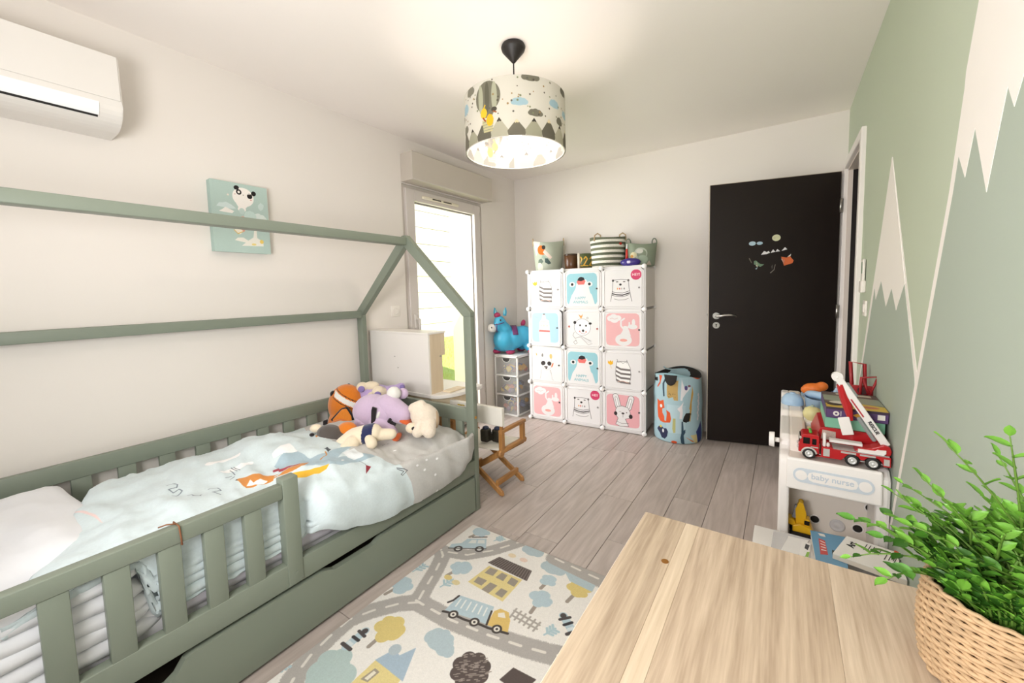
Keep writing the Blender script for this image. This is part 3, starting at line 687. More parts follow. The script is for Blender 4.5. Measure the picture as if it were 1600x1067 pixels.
# grey blue toy peeping out behind the clownfish
p = Vector((-2.5391,1.58,0.6103)); T = thing('blue_grey_toy', 'small blue grey plush peeping out behind the orange clownfish', 'soft toy', (p.x, p.y, .57))
smooth_blob('body', [E(at(p, 0, 0, -.02), (.07, .05, .05)), E(at(p, .02, .0, -.085), (.085, .06, .07)), E(at(p, -.05, 0, -.09), (.05, .05, .05))], plush('plush_blue_grey', '#7e8b98'), None, T, .006)
ball('ear', at(p, .07, 0, .02), (.022, .015, .02), plush('plush_slate', '#3c4450'), T); ball('ear', at(p, -.07, .0, -.015), (.024, .015, .016), MATS['plush_slate'], T)
# purple and cream toy lying on its back behind
p = Vector((-2.108,1.58,0.6565)); T = thing('purple_cream_toy', 'purple and cream plush with raised feet behind the lilac hippo', 'soft toy', (p.x, p.y, .57))
smooth_blob('body', [E(at(p, -.02, 0, -.03), (.13, .07, .065)), E(at(p, .10, .01, -.02), (.09, .06, .05)), E(at(p, 0, 0, -.08), (.12, .07, .05))], PUR, None, T, .006)
for dx, du, df, rr_, tl in ((-.085, .025, .03, .035, -.4), (.03, .0, .07, .042, .3)):
    smooth_blob('foot', [('c', at(p, dx + .03, df - .05, du - .03), at(p, dx, df, du), .036, rr_)], CRM, None, T, .005)
    ball('toe_pad', at(p, dx + .006, df + rr_ * .86, du - .004), (.022, .008, .02), plush('plush_violet', '#8c7bb4'), T, tl)
smooth_blob('foot', [('c', at(p, .06, .0, -.02), at(p, .155, .02, .02), .03, .026)], PUR, None, T, .005); ball('toe_pad', at(p, .166, .042, .022), (.016, .007, .018), MATS['plush_violet'], T)
smooth_blob('belly', [E(at(p, -.03, .02, .03), (.05, .035, .03)), E(at(p, .0, .055, -.025), (.05, .03, .032))], CRM, None, T, .005)
# lilac hippo
h = Vector((-1.8126,1.36,0.6262)); T = thing('hippo_toy', 'large lilac plush hippo with open orange lined mouth', 'soft toy', (h.x, h.y, .57))
smooth_blob('body', [E(at(h, -.035, 0, .0), (.105, .085, .09), -.1), E(at(h, .04, .02, .0), (.09, .085, .085))], LIL, None, T, .005, 5)
smooth_blob('snout', [('c', at(h, .06, .03, .03), at(h, .14, .06, -.005), .068, .054)], LIL, None, T, .005, 3)
smooth_blob('jaw', [('c', at(h, .02, .065, -.045), at(h, .085, .105, -.095), .052, .044)], LIL, None, T, .005, 3)
ball('mouth_gap', at(h, .085, .075, -.045), (.03, .03, .02), BLK, T, .6)
smooth_blob('arm', [('c', at(h, -.08, .03, -.05), at(h, -.085, .06, -.11), .045, .03)], LIL, None, T, .005, 5)
m = M(); m.sph(at(h, .158, .068, -.034), (.042, .046, .018), rot=(0, .5, YW)); m.sph(at(h, .122, .115, -.116), (.034, .044, .018), rot=(0, -.75, YW)); m.out('mouth_lining', plush('plush_coral', '#dd6a3a'), T)
m = M(); m.prism([(-.012, -.05), (.008, -.052), (.022, .04), (.0, .05), (-.006, .03)], -.006, .006, 'y'); m.xf(Euler((0, .0, YW)).to_matrix(), at(h, .004, .106, .002)); m.out('eye', BLK, T, bevel=.003)
ball('eye_shine', at(h, .030, .102, .004), (.009, .006, .020), WHT, T, .4); ball('nostril', at(h, .085, .096, -.03), (.010, .010, .02), BLK, T, .5)
ball('pompom_ear', at(h, .092, .02, .095), (.038, .034, .038), WHT, T); ball('ear', at(h, .13, -.02, .085), (.03, .02, .03), LIL, T)
# cream toy with navy shirt lying in front
b = Vector((-1.6832,1.16,0.574)); T = thing('navy_shirt_toy', 'cream plush in a navy blue shirt lying face down in front', 'soft toy', (b.x, b.y, .575))
def shirt(q):
    r = (q - b).dot(Rv); return 1 if .012 < r < .062 else 0
smooth_blob('body', [('c', at(b, -.035, 0, -.012), at(b, .05, 0, .012), .05, .046), ('c', at(b, -.05, .0, -.01), at(b, -.085, .03, -.03), .04, .034), ('c', at(b, -.03, .05, -.02), at(b, -.045, .085, -.032), .036, .032), ('c', at(b, .06, .0, .0), at(b, .135, -.02, -.004), .032, .026)], [CRM, NAVY], shirt, T, .004, 4)
smooth_blob('arm', [('c', at(b, .05, .04, -.005), at(b, .068, .065, -.018), .024, .026)], CRM, None, T, .004)
# dark grey and white toy
g = Vector((-1.8457,1.08,0.5727)); T = thing('grey_badger_toy', 'dark grey and white plush head at the front left of the heap', 'soft toy', (g.x, g.y, .57))
smooth_blob('body', [E(at(g, .01, 0, .004), (.062, .05, .045), .15), E(at(g, .055, -.01, -.02), (.05, .045, .035)), E(at(g, .0, .02, -.02), (.05, .045, .03))], GRY, None, T, .005)
ball('muzzle', at(g, -.004, .048, -.026), (.040, .026, .028), WHT, T, -.3); ball('ear', at(g, -.06, -.01, .03), (.03, .022, .02), CRM, T); ball('nose', at(g, -.062, .03, .012), (.012, .01, .009), BLK, T)
smooth_blob('orange_body', [E(at(g, .085, -.03, .01), (.05, .04, .042))], ORG, None, T, .005)
# cream lamb
l = Vector((-1.5567,1.44,0.6155)); T = thing('lamb_toy', 'cream fleece plush lamb slumped by the green foot rail', 'soft toy', (l.x, l.y, .56))
FLE = mat('cream_fleece', '#e6d8c6', .95, var=.08, vscale=60, bump=.9, bscale=130, sheen=.4, spec=.1)
smooth_blob('body', [E(at(l, 0.004, 0.000, 0.000), (0.070, 0.060, 0.064)), E(at(l, 0.039, -0.008, -0.016), (0.044, 0.048, 0.060)), ('c', at(l, -0.047, 0.000, 0.039), at(l, -0.008, 0.000, 0.058), 0.029, 0.026), ('c', at(l, -0.008, 0.039, -0.039), at(l, -0.016, 0.066, -0.066), 0.030, 0.029), ('c', at(l, 0.039, 0.035, -0.039), at(l, 0.043, 0.066, -0.066), 0.035, 0.034)], FLE, None, T, .005, 5)
ball('muzzle', at(l, -0.051, 0.043, -0.051), (0.032, 0.028, 0.027), CRM, T); ball('nose', at(l, -0.035, 0.066, -0.047), (0.012, 0.010, 0.010), BLK, T); ball('ear', at(l, 0.066, -0.000, -0.023), (0.018, 0.024, 0.048), plush('plush_tan', '#c3a888'), T)
# ------------------------------------------------------------------ on the left wall and ceiling
ACM = mat('white_plastic_ac', '#e4dfd9', .35, var=.01)
T = thing('air_conditioner', 'white wall mounted air conditioner high on the left wall', 'air conditioner', (LX, .15, 1.97))
def prof(y0, y1, pts, nm, mt, par, bev=.003):
    m = M(); m.prism(pts, y0, y1, 'y'); return m.out(nm, mt, par, bevel=bev)
pf = [(LX, 2.245), (LX + .19, 2.245), (LX + .205, 2.235), (LX + .212, 2.06), (LX + .212, 2.035)] + [(LX + .10 + .112 * math.cos(a), 2.035 - .078 * math.sin(a)) for a in np.linspace(.0, PI / 2, 9)] + [(LX, 1.957)]
prof(-.33, .536, pf, 'body', ACM, T, .004)
prof(-.32, .530, [(LX + .212, 2.062), (LX + .2165, 2.062), (LX + .2095, 2.236), (LX + .204, 2.236)], 'front_panel', ACM, T, .001)
fa = [(LX + .10 + .1165 * math.cos(a), 2.035 - .083 * math.sin(a)) for a in np.linspace(-.06, .55, 8)]
prof(-.25, .465, fa + [(LX + .10 + .108 * math.cos(a), 2.035 - .074 * math.sin(a)) for a in np.linspace(.55, -.06, 8)], 'air_flap', mat('glossy_white_flap', '#fbfafa', .18), T, .001)
fb = [(LX + .10 + .1135 * math.cos(a), 2.035 - .0795 * math.sin(a)) for a in np.linspace(.56, .66, 4)]
prof(-.25, .462, fb + [(LX + .10 + .1 * math.cos(a), 2.035 - .066 * math.sin(a)) for a in np.linspace(.66, .56, 4)], 'air_slot', mat('black_slot', '#1d1a18', .6), T, 0)
cv = Canvas(.274, .366, 1600, '#b4c8c0'); O = (.878, 1.497)
def cp(P): return [(a - O[0], b - O[1]) for a, b in P]
for c, r, col in (((0.983,1.74), .030, '#a6bdb9'),): pass
cv.poly(cp([(0.9008,1.7301), (0.9134,1.7484), (0.9308,1.7513), (0.9457,1.757), (0.9714,1.7447), (0.9912,1.7279), (0.9639,1.7237)]), '#cfdcd9'); cv.poly(cp([(0.9104,1.7057), (0.9285,1.7182), (0.9409,1.73), (0.958,1.7228), (0.9811,1.713), (0.9713,1.7016), (0.9331,1.7026)]), '#f0ebe4')
c = cp([(1.0293,1.7913)])[0]; q = cp([(1.0188,1.7287)])[0]
cv.ell((c[0], c[1] + .002), .052, .050, '#f3ede6', n=40); cv.poly([(c[0] - .048, c[1] - .012), (c[0] + .048, c[1] - .012), (q[0] + .012, q[1]), (q[0] - .012, q[1])], '#f3ede6'); cv.ell(q, .020, .014, '#f3ede6')
for P, rx, ry, rot in (((0.999,1.8393), .013, .011, .5), ((1.082,1.8212), .012, .013, -.5)): cv.ell(cp([P])[0], rx, ry, '#231f1e', rot)
for P in ((1.0096,1.818), (1.0616,1.8038)): cv.ell(cp([P])[0], .013, .014, '#231f1e')
cv.ell(cp([(1.0096,1.818)])[0], .006, .007, '#f3ede6'); cv.line(cp([(1.0527,1.8124), (1.0656,1.8148)]), .003, '#e8e2da'); cv.ell(cp([(1.0303,1.805)])[0], .003, .002, '#7a6a62'); cv.ell(cp([(1.0666,1.7841)])[0], .005, .004, '#d5a79c'); cv.ell(cp([(0.9905,1.8045)])[0], .004, .003, '#dcbcb2'); cv.ell(cp([(0.9571,1.7951)])[0], .005, .005, '#e6dccf')
cv.poly(cp([(1.1007,1.7621), (1.115,1.7784), (1.1309,1.7669), (1.1261,1.7451), (1.1119,1.7324), (1.0998,1.748)]), '#c9d8d3'); cv.ell(cp([(1.0181,1.7185)])[0], .014, .016, '#bfd0ca')
cv.poly(cp([(0.9966,1.675), (1.0035,1.686), (1.0224,1.692), (1.0407,1.6843), (1.0412,1.6467), (1.023,1.6103), (1.0038,1.6015), (0.9928,1.6206)]), '#d79a86'); cv.poly(cp([(0.9743,1.6152), (0.9912,1.5968), (1.0033,1.5947), (1.017,1.6131), (0.9995,1.6281)]), '#efe6d2'); cv.line(cp([(0.9743,1.6152), (0.9912,1.5968), (1.0136,1.6093)]), .004, '#d6b25c')
cv.cloud(cp([(1.0987,1.6851)])[0], .04, '#dbe4df', .7); cv.cloud(cp([(1.0574,1.6968)])[0], .028, '#c6d9d2', .9)
cv.poly(cp([(0.9735,1.5614), (0.9897,1.5764), (1.0146,1.5788), (1.0387,1.5639), (1.0656,1.5837), (1.0713,1.619), (1.0844,1.6205), (1.0851,1.582), (1.1136,1.5635), (1.1153,1.5388), (1.0052,1.5336), (1.0252,1.5524)]), '#e9e5da'); cv.ell(cp([(1.1069,1.5629)])[0], .010, .011, '#e2c567'); cv.ell(cp([(1.0662,1.5454)])[0], .012, .006, '#e6d489'); cv.blot(.01)
T = thing('canvas_picture', 'square canvas print of a panda balloon on the left wall', 'picture', (LX, 1.015, 1.68))
m = M(); m.b2((LX, .880, 1.50), (-2.4305, 1.150, 1.863), bev=.002); m.out('canvas_edge', mat('sage_canvas', '#adc3bb', .8, bump=.2, bscale=400), T)
m = M(); m.prism([(.878, 1.497), (1.152, 1.497), (1.152, 1.863), (.878, 1.863)], -2.4308, -2.4300, 'x'); m.out('print', print_mat('canvas_print', cv, .8, bump=.1, bscale=500), T, uv=lambda co: ((co.y - .878) / .274, (co.z - 1.497) / .366))
T = thing('wall_socket', 'square white wall socket beside the garden door', 'socket', (LX, 2.05, 1.125))
m = M(); m.b2((LX, 2.008, 1.083), (LX + .009, 2.093, 1.168), bev=.004, seg=2); PL = mat('socket_plastic', '#f2ebe3', .4, var=.01); m.out('plate', PL, T)
m = M(); m.lathe([(.028, 0), (.028, .004), (.022, .004), (.020, -.002), (.008, -.002), (.004, -.002)], n=24, rot=(0, PI / 2, 0), c=(LX + .0085, 2.05, 1.125)); m.out('socket_ring', PL, T)
# pendant lamp
LC = Vector((-1.135, 1.742, 0)); SR, SZ0, SZ1 = .249, 1.938, 2.193
T = thing('pendant_lamp', 'drum pendant lamp with balloon and mountain print hanging from ceiling', 'lamp', (LC.x, LC.y, CH))
BK = mat('matt_black_plastic', '#1d1815', .5)
m = M(); m.lathe([(.02, CH), (.055, CH), (.060, CH - .012), (.056, CH - .026), (.010, CH - .080), (.006, CH - .084)], (LC.x, LC.y, 0), 28, cap=True); m.out('canopy', BK, T)
m = M(); m.cyl((LC.x, LC.y, CH - .080), (LC.x, LC.y, 2.13), .0035, n=8); m.out('cord', BK, T)
m = M(); m.cyl((LC.x, LC.y, 2.145), (LC.x, LC.y, 2.075), .018, .02, n=14); m.out('lamp_holder', mat('white_holder', '#f0ece6', .4), T)
m = M(); m.lathe([(.012, 2.08), (.018, 2.065), (.030, 2.045), (.034, 2.02), (.027, 1.995), (.012, 1.984), (.001, 1.982)], (LC.x, LC.y, 0), 18); m.out('bulb', mat('lit_bulb', '#fff4e0', .3, emit=('#fff3ea', 90)), T)
WH = mat('white_wire', '#efeae2', .4)
m = M()
for k in range(3):
    a = 2 * PI * k / 3; m.tube([(LC.x + .018 * math.cos(a), LC.y + .018 * math.sin(a), 2.085), (LC.x + .241 * math.cos(a), LC.y + .241 * math.sin(a), 2.188)], .002, n=6)
for z in (SZ0 + .002, SZ1 - .002): m.tube([(LC.x + .243 * math.cos(2 * PI * k / 48), LC.y + .243 * math.sin(2 * PI * k / 48), z) for k in range(48)], .0028, n=6, closed=True)
m.out('shade_frame', WH, T)
CW, CHH = 2 * PI * SR, SZ1 - SZ0
cv = Canvas(CW, CHH, 900, '#dad6ca')
def ls(P): return (P[0] * CW, P[1] * CHH)
def mtn(u, v, w, col, tipc):
    x, y = ls((u, v)); cv.poly([(x - w, y * .30), (x - w * .9, 0), (x + w * .9, 0), (x + w, y * .30), (x, y)], col); cv.poly([(x - w * .26, y * .81), (x, y), (x + w * .26, y * .81), (x + w * .1, y * .77), (x, y * .83), (x - w * .1, y * .76)], tipc)
gm = ['#6f6a5c', '#b9b5a0', '#7a7566', '#a9a690']
k = 0; rr = random.Random(9); u = 0.0
while u < 1.0:
    mtn(u, rr.uniform(.26, .36), .042, gm[k % 4], ['#e8d9b0', '#4b463d'][k % 2]); u += .0505; k += 1
def balloon(u0):
    c = (u0, .70); x, y = ls(c)
    cv.ell((x, y), .066, .068, '#7f7c6b'); cv.poly([(x - .062, y - .02), (x + .062, y - .02), (x + .022, y - .088), (x - .022, y - .088)], '#7f7c6b')
    for d, r_ in ((-.036, .014), (.036, .014)): cv.ell((x + d, y - .002), r_, .062, '#b4b49c')
    cv.ell((x, y), .012, .066, '#6b6858'); cv.poly([(x - .03, y - .095), (x + .032, y - .095), (x + .024, y - .15), (x - .022, y - .15)], '#c9c095')
    for q in range(4): cv.line([(x - .028, y - .105 - q * .012), (x + .028, y - .105 - q * .012)], .002, '#7d8a80')
    cv.ell((x - .020, y - .066), .018, .022, '#ecc53b'); cv.ell((x + .012, y - .10), .018, .026, '#e7bb33'); cv.line([(x - .024, y - .085), (x - .012, y - .10)], .007, '#a4552f'); cv.ell((x + .034, y - .058), .014, .010, '#575248'); cv.line([(x + .03, y - .066), (x + .044, y - .072)], .006, '#a4653f'); cv.line([(x - .02, y - .045), (x - .01, y - .03)], .006, '#ecc53b')
for u0 in ((0.4182,0.7426)[0], (0.4182,0.7426)[0] + .36, (0.4182,0.7426)[0] - .33): balloon(u0)
for P, r_, col, sq in (((0.3486,0.9143), .030, '#8a8676', .7), ((0.3105,0.6819), .032, '#a9c3cb', .8), ((0.5137,0.5465), .036, '#a9c3cb', .5), ((0.5471,0.9637), .040, '#7d7969', .5), ((0.5606,0.3778), .034, '#7d7969', .5), ((0.6299,0.6118), .032, '#a9c3cb', .6), ((0.6554,0.3528), .024, '#7d7969', .8), ((0.6836,0.9358), .03, '#7d7969', .7), ((0.3067,0.3264), .03, '#8a8676', .7), ((0.6959,0.5484), .03, '#a9c3cb', .6)): cv.cloud(ls(P), r_, col, sq)
for k in range(16): 
    if not .3 < (k * .0625 + .02) % 1 < .72: cv.cloud(ls(((k * .0625 + .02) % 1, .55 + .3 * rr.random())), .032, ['#a9c3cb', '#7d7969', '#c9a98c'][k % 3], .55, seed=k)
for k in range(150):
    u_, v_ = rr.random(), rr.uniform(.36, .98); cv.ell(ls((u_, v_)), .0026 + .0024 * rr.random(), None, rr.choice(['#5f594c', '#8a8f6e', '#a58a62', '#6d6a60']), n=8)
SHD = print_mat('lampshade_print', cv, .85, bump=.15, bscale=600, translucent=.30)
a0 = math.atan2(-LC.y, -LC.x)
lin = Canvas(CW, CHH, 300); lin.a = .9 - (1 - cv.a[::3, ::3][:lin.H, :lin.W]) * .55; lin.H, lin.W = lin.a.shape[:2]
LUV = lambda co: (.5 + ((math.atan2(co.y - LC.y, co.x - LC.x) - a0 + PI) % (2 * PI) - PI) / (2 * PI), (co.z - SZ0) / CHH)
m = M(); m.lathe([(SR - .003, SZ0 + .001), (SR - .003, SZ0 + .13), (SR - .003, SZ1 - .001)], (LC.x, LC.y, 0), 72); m.out('shade_lining', print_mat('shade_lining_print', lin, .7, translucent=.3), T, uv=LUV, cyc=True)
m = M(); m.lathe([(SR, SZ0), (SR, SZ0 + .07), (SR, SZ0 + .14), (SR, SZ1)], (LC.x, LC.y, 0), 72)
m.out('lamp_shade', SHD, T, uv=LUV, cyc=True)

# ------------------------------------------------------------------ rug
cv = Canvas(1.2, 1.68, 620, '#f2eee8'); RD = '#b5b0ab'
roads = [([(-0.0339,1.4404), (0.0182,1.4266), (0.1397,1.4689), (0.2232,1.5601), (0.2981,1.6827), (0.3221,1.7531)], .082), ([(0.019,1.4214), (0.0443,1.4039), (0.0888,1.3123), (0.1287,1.2079), (0.1598,1.1361)], .082),
    ([(0.1664,1.1403), (0.1034,1.0925), (0.0416,1.0109), (0.0011,0.9336), (0.0101,0.8441), (0.0258,0.7681), (0.0563,0.6991), (0.0912,0.6489), (.0, .1)], .09), ([(0.1477,1.1404), (0.1964,1.1396), (0.3372,1.1436), (0.5024,1.1675), (0.6193,1.1919), (0.7237,1.2201), (0.8455,1.264), (0.975,1.3305)], .09), ([(0.5071,1.6662), (0.6476,1.6533), (0.7539,1.6459)], .10)]
for P, w in roads: cv.line(P, w, RD, rough=.16)
for P, w in roads: cv.dash(P, .011, .042, .045, '#e6e1d9')
def rp(P, c): cv.poly(P, c)
YE, BL, DKB = '#e6d596', '#bdd0d8', '#5f5450'
rp([(0.2738,1.4633), (0.4503,1.4684), (0.4488,1.3229), (0.2582,1.3339)], YE); rp([(0.277,1.5384), (0.4564,1.5381), (0.4707,1.4722), (0.2556,1.4775)], DKB)
for Q in ((758,895), (783,903), (803,910), (750,909), (768,918), (784,926)): pass
for P in ([(0.2865,1.4562), (0.3258,1.4611), (0.3284,1.4195), (0.2849,1.416)], [(0.35,1.4569), (0.3808,1.4572), (0.3845,1.4179), (0.3426,1.4191)], [(0.4018,1.4563), (0.4405,1.4531), (0.443,1.4148), (0.4051,1.4173)], [(0.276,1.3819), (0.3237,1.3842), (0.3216,1.347), (0.2793,1.3472)], [(0.3424,1.3824), (0.3792,1.3833), (0.3735,1.3282), (0.3354,1.3296)], [(0.4016,1.38), (0.4347,1.3794), (0.4348,1.3381), (0.3981,1.3396)]): rp(P, '#a1978a')
for k in range(16):
    a, b = Vector((0.277,1.5384)), Vector((0.4564,1.5381)); c_, d_ = Vector((0.2556,1.4775)), Vector((0.4707,1.4722)); t = (k + .5) / 16
    cv.line([tuple(a.lerp(b, t)), tuple(c_.lerp(d_, t))], .003, '#8f837c')
rp([(0.2794,1.2563), (0.4362,1.2838), (0.4653,1.2005), (0.4075,1.1918), (0.3665,1.1837), (0.2818,1.1669)], BL); rp([(0.4496,1.2658), (0.4633,1.2895), (0.5017,1.2914), (0.5282,1.2614), (0.551,1.2115), (0.5039,1.2047), (0.4633,1.1992)], '#e3c377'); rp([(0.4678,1.2662), (0.487,1.2821), (0.507,1.2621), (0.4787,1.2513)], '#f1e9dc')
for a, b in (((0.2978,1.2434), (0.305,1.2045)), ((0.3199,1.2493), (0.3288,1.2081)), ((0.344,1.2527), (0.3544,1.2129)), ((0.37,1.2573), (0.3797,1.2177)), ((0.3934,1.2605), (0.4046,1.2224)), ((0.4166,1.2637), (0.4272,1.2258))): cv.line([a, b], .006, '#eef0ee')
cv.line([(0.2799,1.1582), (0.3141,1.1687), (0.3373,1.1687), (0.3765,1.1721), (0.4111,1.1799), (0.4371,1.186), (0.4761,1.1904), (0.5089,1.1978), (0.5526,1.2092)], .010, '#4a4340'); cv.line([(0.2795,1.2523), (0.2759,1.2215), (0.2653,1.2028)], .009, '#4a4340'); cv.line([(0.4412,1.2604), (0.4633,1.1992)], .008, '#4a4340')
for P in ((0.3247,1.168), (0.4172,1.1838), (0.5076,1.2036)): cv.ell(P, .020, None, '#4a4340'); cv.ell(P, .012, None, '#e9e4da'); cv.ell(P, .005, None, '#4a4340')
# little blue car
c = Vector((0.1056,1.5331)); rx = Vector((0.185,1.5592)) - Vector((0.0404,1.4749)); rx.normalize(); ry = Vector((-rx.y, rx.x))
def L2(a, b): return tuple(c + rx * a * .8 + ry * b * .8)
rp([L2(-.13, -.03), L2(-.12, .01), L2(-.06, .02), L2(-.03, .065), L2(.09, .07), L2(.10, -.03)], BL); rp([L2(-.02, .02), L2(.0, .055), L2(.03, .055), L2(.03, .02)], '#e6e9e6'); rp([L2(.04, .02), L2(.04, .055), L2(.08, .055), L2(.085, .02)], '#e6e9e6')
for a in (-.07, .06): cv.ell(L2(a, -.035), .022, None, '#4a4340'); cv.ell(L2(a, -.035), .012, None, '#d9dad6')
cv.line([L2(.0, .082), L2(.09, .086)], .008, '#4a4340'); cv.line([L2(-.13, -.03), L2(.10, -.032)], .006, '#4a4340')
for P, tip, r_, col in (((0.0818,1.6491), (0.0591,1.5836), .062, BL), ((0.1732,1.3851), (0.1533,1.3143), .066, BL), ((0.5478,1.5252), (0.5424,1.4687), .05, BL), ((0.5706,1.4199), (0.573,1.3366), .066, BL), ((0.6815,1.5522), (0.6675,1.4613), .07, '#e0cb84'), ((0.167,0.9903), (0.1675,0.9005), .085, '#e0cb84'), ((0.0306,1.1681), (0.0121,1.0959), .07, BL), ((0.1429,0.7812), (0.1543,0.7211), .115, '#b9cbc8')): cv.tree(P, r_ * .72, col, tip, seed=int(P[0] * 100))
for P, r_ in (((0.5279,1.6026), .075), ((0.3878,1.6571), .07), ((0.3603,1.0515), .075), ((0.4014,1.0347), .05)): cv.cloud(P, r_ * .75, '#b9c9cf', .8); cv.ell(P, r_ * .55, r_ * .5, '#b9c9cf')
rp([(0.5304,1.6598), (0.7266,1.6423), (0.7311,1.5623), (0.6259,1.5699)], '#b9cad0'); cv.line(*[roads[4][0], .085, RD]); cv.dash(roads[4][0], .011, .042, .045, '#e6e1d9')
rp([(0.233,0.8805), (0.3611,0.8791), (0.3713,0.8057), (0.2348,0.7654)], YE); rp([(0.2311,0.8793), (0.2548,0.9441), (0.2881,0.9358), (0.3139,0.9879), (0.3714,0.8781)], '#adc0cf'); rp([(0.2569,0.8597), (0.281,0.859), (0.2771,0.815), (0.2484,0.8093)], '#a59a88'); rp([(0.261,0.8515), (0.2739,0.8518), (0.2716,0.8191), (0.2571,0.8175)], '#efe8d6'); cv.ell((0.2569,0.9424), .022, None, '#b9c5cb')
for k in range(8):
    a = k * .8; p_ = Vector((0.5286,1.0284)); cv.ell((p_.x + .042 * math.cos(a), p_.y + .042 * math.sin(a)), .026, None, DKB)
cv.ell((0.5286,1.0284), .045, None, DKB); cv.line([(0.5286,1.0284), (0.5743,0.9959)], .03, DKB); rp([(0.6442,1.1105), (0.7296,1.1156), (0.7105,1.0472), (0.6294,1.0513)], DKB)
for k in range(90):
    p_ = Vector((0.5286,1.0284)); a, r_ = rr.uniform(0, 6.3), .062 * math.sqrt(rr.random()); cv.line([(p_.x + r_ * math.cos(a), p_.y + r_ * math.sin(a)), (p_.x + r_ * math.cos(a) + .008, p_.y + r_ * math.sin(a) + .006)], .003, '#a3978f')
for a, b in (((0.5133,1.3099), (0.6324,1.3033)), ((0.5171,1.2864), (0.633,1.2835))): cv.line([a, b], .008, '#b3aca4')
for t in np.linspace(.05, .95, 6):
    a = Vector((0.5104,1.3231)).lerp(Vector((0.634,1.3147)), t); b = Vector((0.5122,1.2761)).lerp(Vector((0.6308,1.2688)), t); cv.line([tuple(a), tuple(b)], .008, '#b3aca4')
for P, Q in (((0.1836,1.6237), (0.2066,1.6688)), ((0.0065,1.2509), (0.0184,1.3134)), ((0.1787,1.2482), (0.1937,1.3116)), ((-0.0228,0.6643), (-0.007,0.7128)), ((0.6671,1.2757), (0.6892,1.3225))):
    P, Q = Vector(P), Vector(Q); d = Q - P; n_ = Vector((-d.y, d.x)); cv.line([tuple(P), tuple(Q)], .007, '#b5ccd2')
    for t in (.3, .55, .8):
        for sg in (1, -1): cv.line([tuple(P + d * t), tuple(P + d * (t + .2) + n_ * sg * .35)], .010, '#b5ccd2')
for P, Q in (((0.0997,0.8573), (0.0994,0.9339)), ((0.7499,1.3414), (0.6864,1.3903))):
    P, Q = Vector(P), Vector(Q); d = Q - P; n_ = Vector((-d.y, d.x)); cv.line([tuple(P), tuple(Q)], .032, BL); cv.line([tuple(P + n_ * .3), tuple(P - n_ * .3)], .014, '#514b4a'); cv.line([tuple(P + d * .5 + n_ * .2), tuple(P + d * .5 - n_ * .2)], .012, '#3f3d40'); cv.line([tuple(P + d * .85 + n_ * .25), tuple(P + d * .8 - n_ * .25)], .012, '#514b4a'); cv.ell(tuple(Q), .012, None, '#514b4a'); cv.line([tuple(P + d * .2 + n_ * .12), tuple(P + d * .2 - n_ * .12)], .012, '#dfe6e8')
for P, c_ in (((0.386,1.5799), '#ead3c4'), ((0.3229,1.5779), '#ead9b9'), ((0.2163,1.303), '#e6d7a6'), ((0.1665,1.3084), '#e2cd8a')): cv.ell(P, .02, .014, c_)
cv.blot(.02, cell=2)
m = M(); m.b2((-1.36, -.1, .0002), (-.16, 1.58, .010), bev=.003, seg=2)
tag(m.out('rug', print_mat('rug_print', cv, .95, bump=.5, bscale=700, sheen=.1, spec=.1), uv=lambda co: ((co.x + 1.36) / 1.2, (co.y + .1) / 1.68)), 'pale rug printed with roads, houses and trucks on the floor', 'rug')

# ------------------------------------------------------------------ toy kitchen between bed and garden door
MEL = mat('white_melamine', '#f4efe9', .35, var=.008); PLY = wood('birch_ply', '#d6bf9f', '#ead9be', 'z', 5, .5); PLH = wood('birch_ply_flat', '#dac5a4', '#eddcc0', 'x', 5, .5)
T = thing('play_kitchen', 'white and birch plywood toy kitchen standing behind the bed', 'toy kitchen', (-2.15, 1.98, 0))
m = M(); m.b2((-2.458, 1.802, .60), (-1.873, 1.816, .992)); m.out('back_panel', MEL, T, bevel=.001)
m = M(); m.b2((-2.462, 1.798, .990), (-1.868, 1.958, 1.002)); m.out('top_panel', MEL, T, bevel=.002)
m = M(); m.prism([(1.816, .60), (1.925, .60), (1.925, .842), (1.952, .842), (1.952, .990), (1.816, .990)], -1.889, -1.873, 'x'); m.out('side_panel', PLY, T, bevel=.001)
m = M(); m.b2((-2.458, 1.816, .60), (-2.442, 1.95, .99)); m.out('side_panel', PLY, T); m = M(); m.b2((-2.442, 1.816, .832), (-1.889, 1.94, .842)); m.out('shelf', PLH, T)
m = M(); m.cyl((-1.872, 1.905, .84), (-1.868, 1.905, .84), .005, n=10); m.cyl((-2.20, 1.8025, .83), (-2.20, 1.799, .83), .005, n=10); m.cyl((-2.17, 1.8025, .755), (-2.17, 1.799, .755), .005, n=10); m.out('screw', STEEL, T)
cpts = [(-2.462, 1.796), (-1.862, 1.796)] + [(-1.862 + .12 * math.sin(a), 2.02 - .22 * math.cos(a)) for a in np.linspace(.1, PI / 2, 8)] + [(-1.742, 2.16), (-1.76, 2.2), (-2.462, 2.2)]
m = M(); m.prism(cpts, .578, .602, 'z'); CT = m.out('worktop', MEL, T, bevel=.003)
m = M(); m.prism([(-2.44, 1.82), (-1.88, 1.82), (-1.80, 1.92), (-1.78, 2.1), (-1.80, 2.16), (-2.44, 2.16)], .515, .5775, 'z'); m.out('apron', PLH, T)
for x, y in ((-2.44, 1.825), (-1.915, 1.825), (-2.44, 2.12), (-1.84, 2.12)):
    m = M(); m.b2((x, y, 0), (x + .035, y + .035, .515), bev=.003); m.out('leg', PLY, T)
m = M(); m.b2((-2.42, 1.835, .30), (-1.90, 2.14, .315)); m.out('shelf', PLH, T)
m = M(); m.b2((-2.405, 1.86, .06), (-1.90, 2.13, .075)); m.out('shelf', PLH, T)
m = M(); m.b2((-1.86, 1.90, .602), (-1.79, 2.05, .612), bev=.003); m.out('hob_strip', PLH, T)
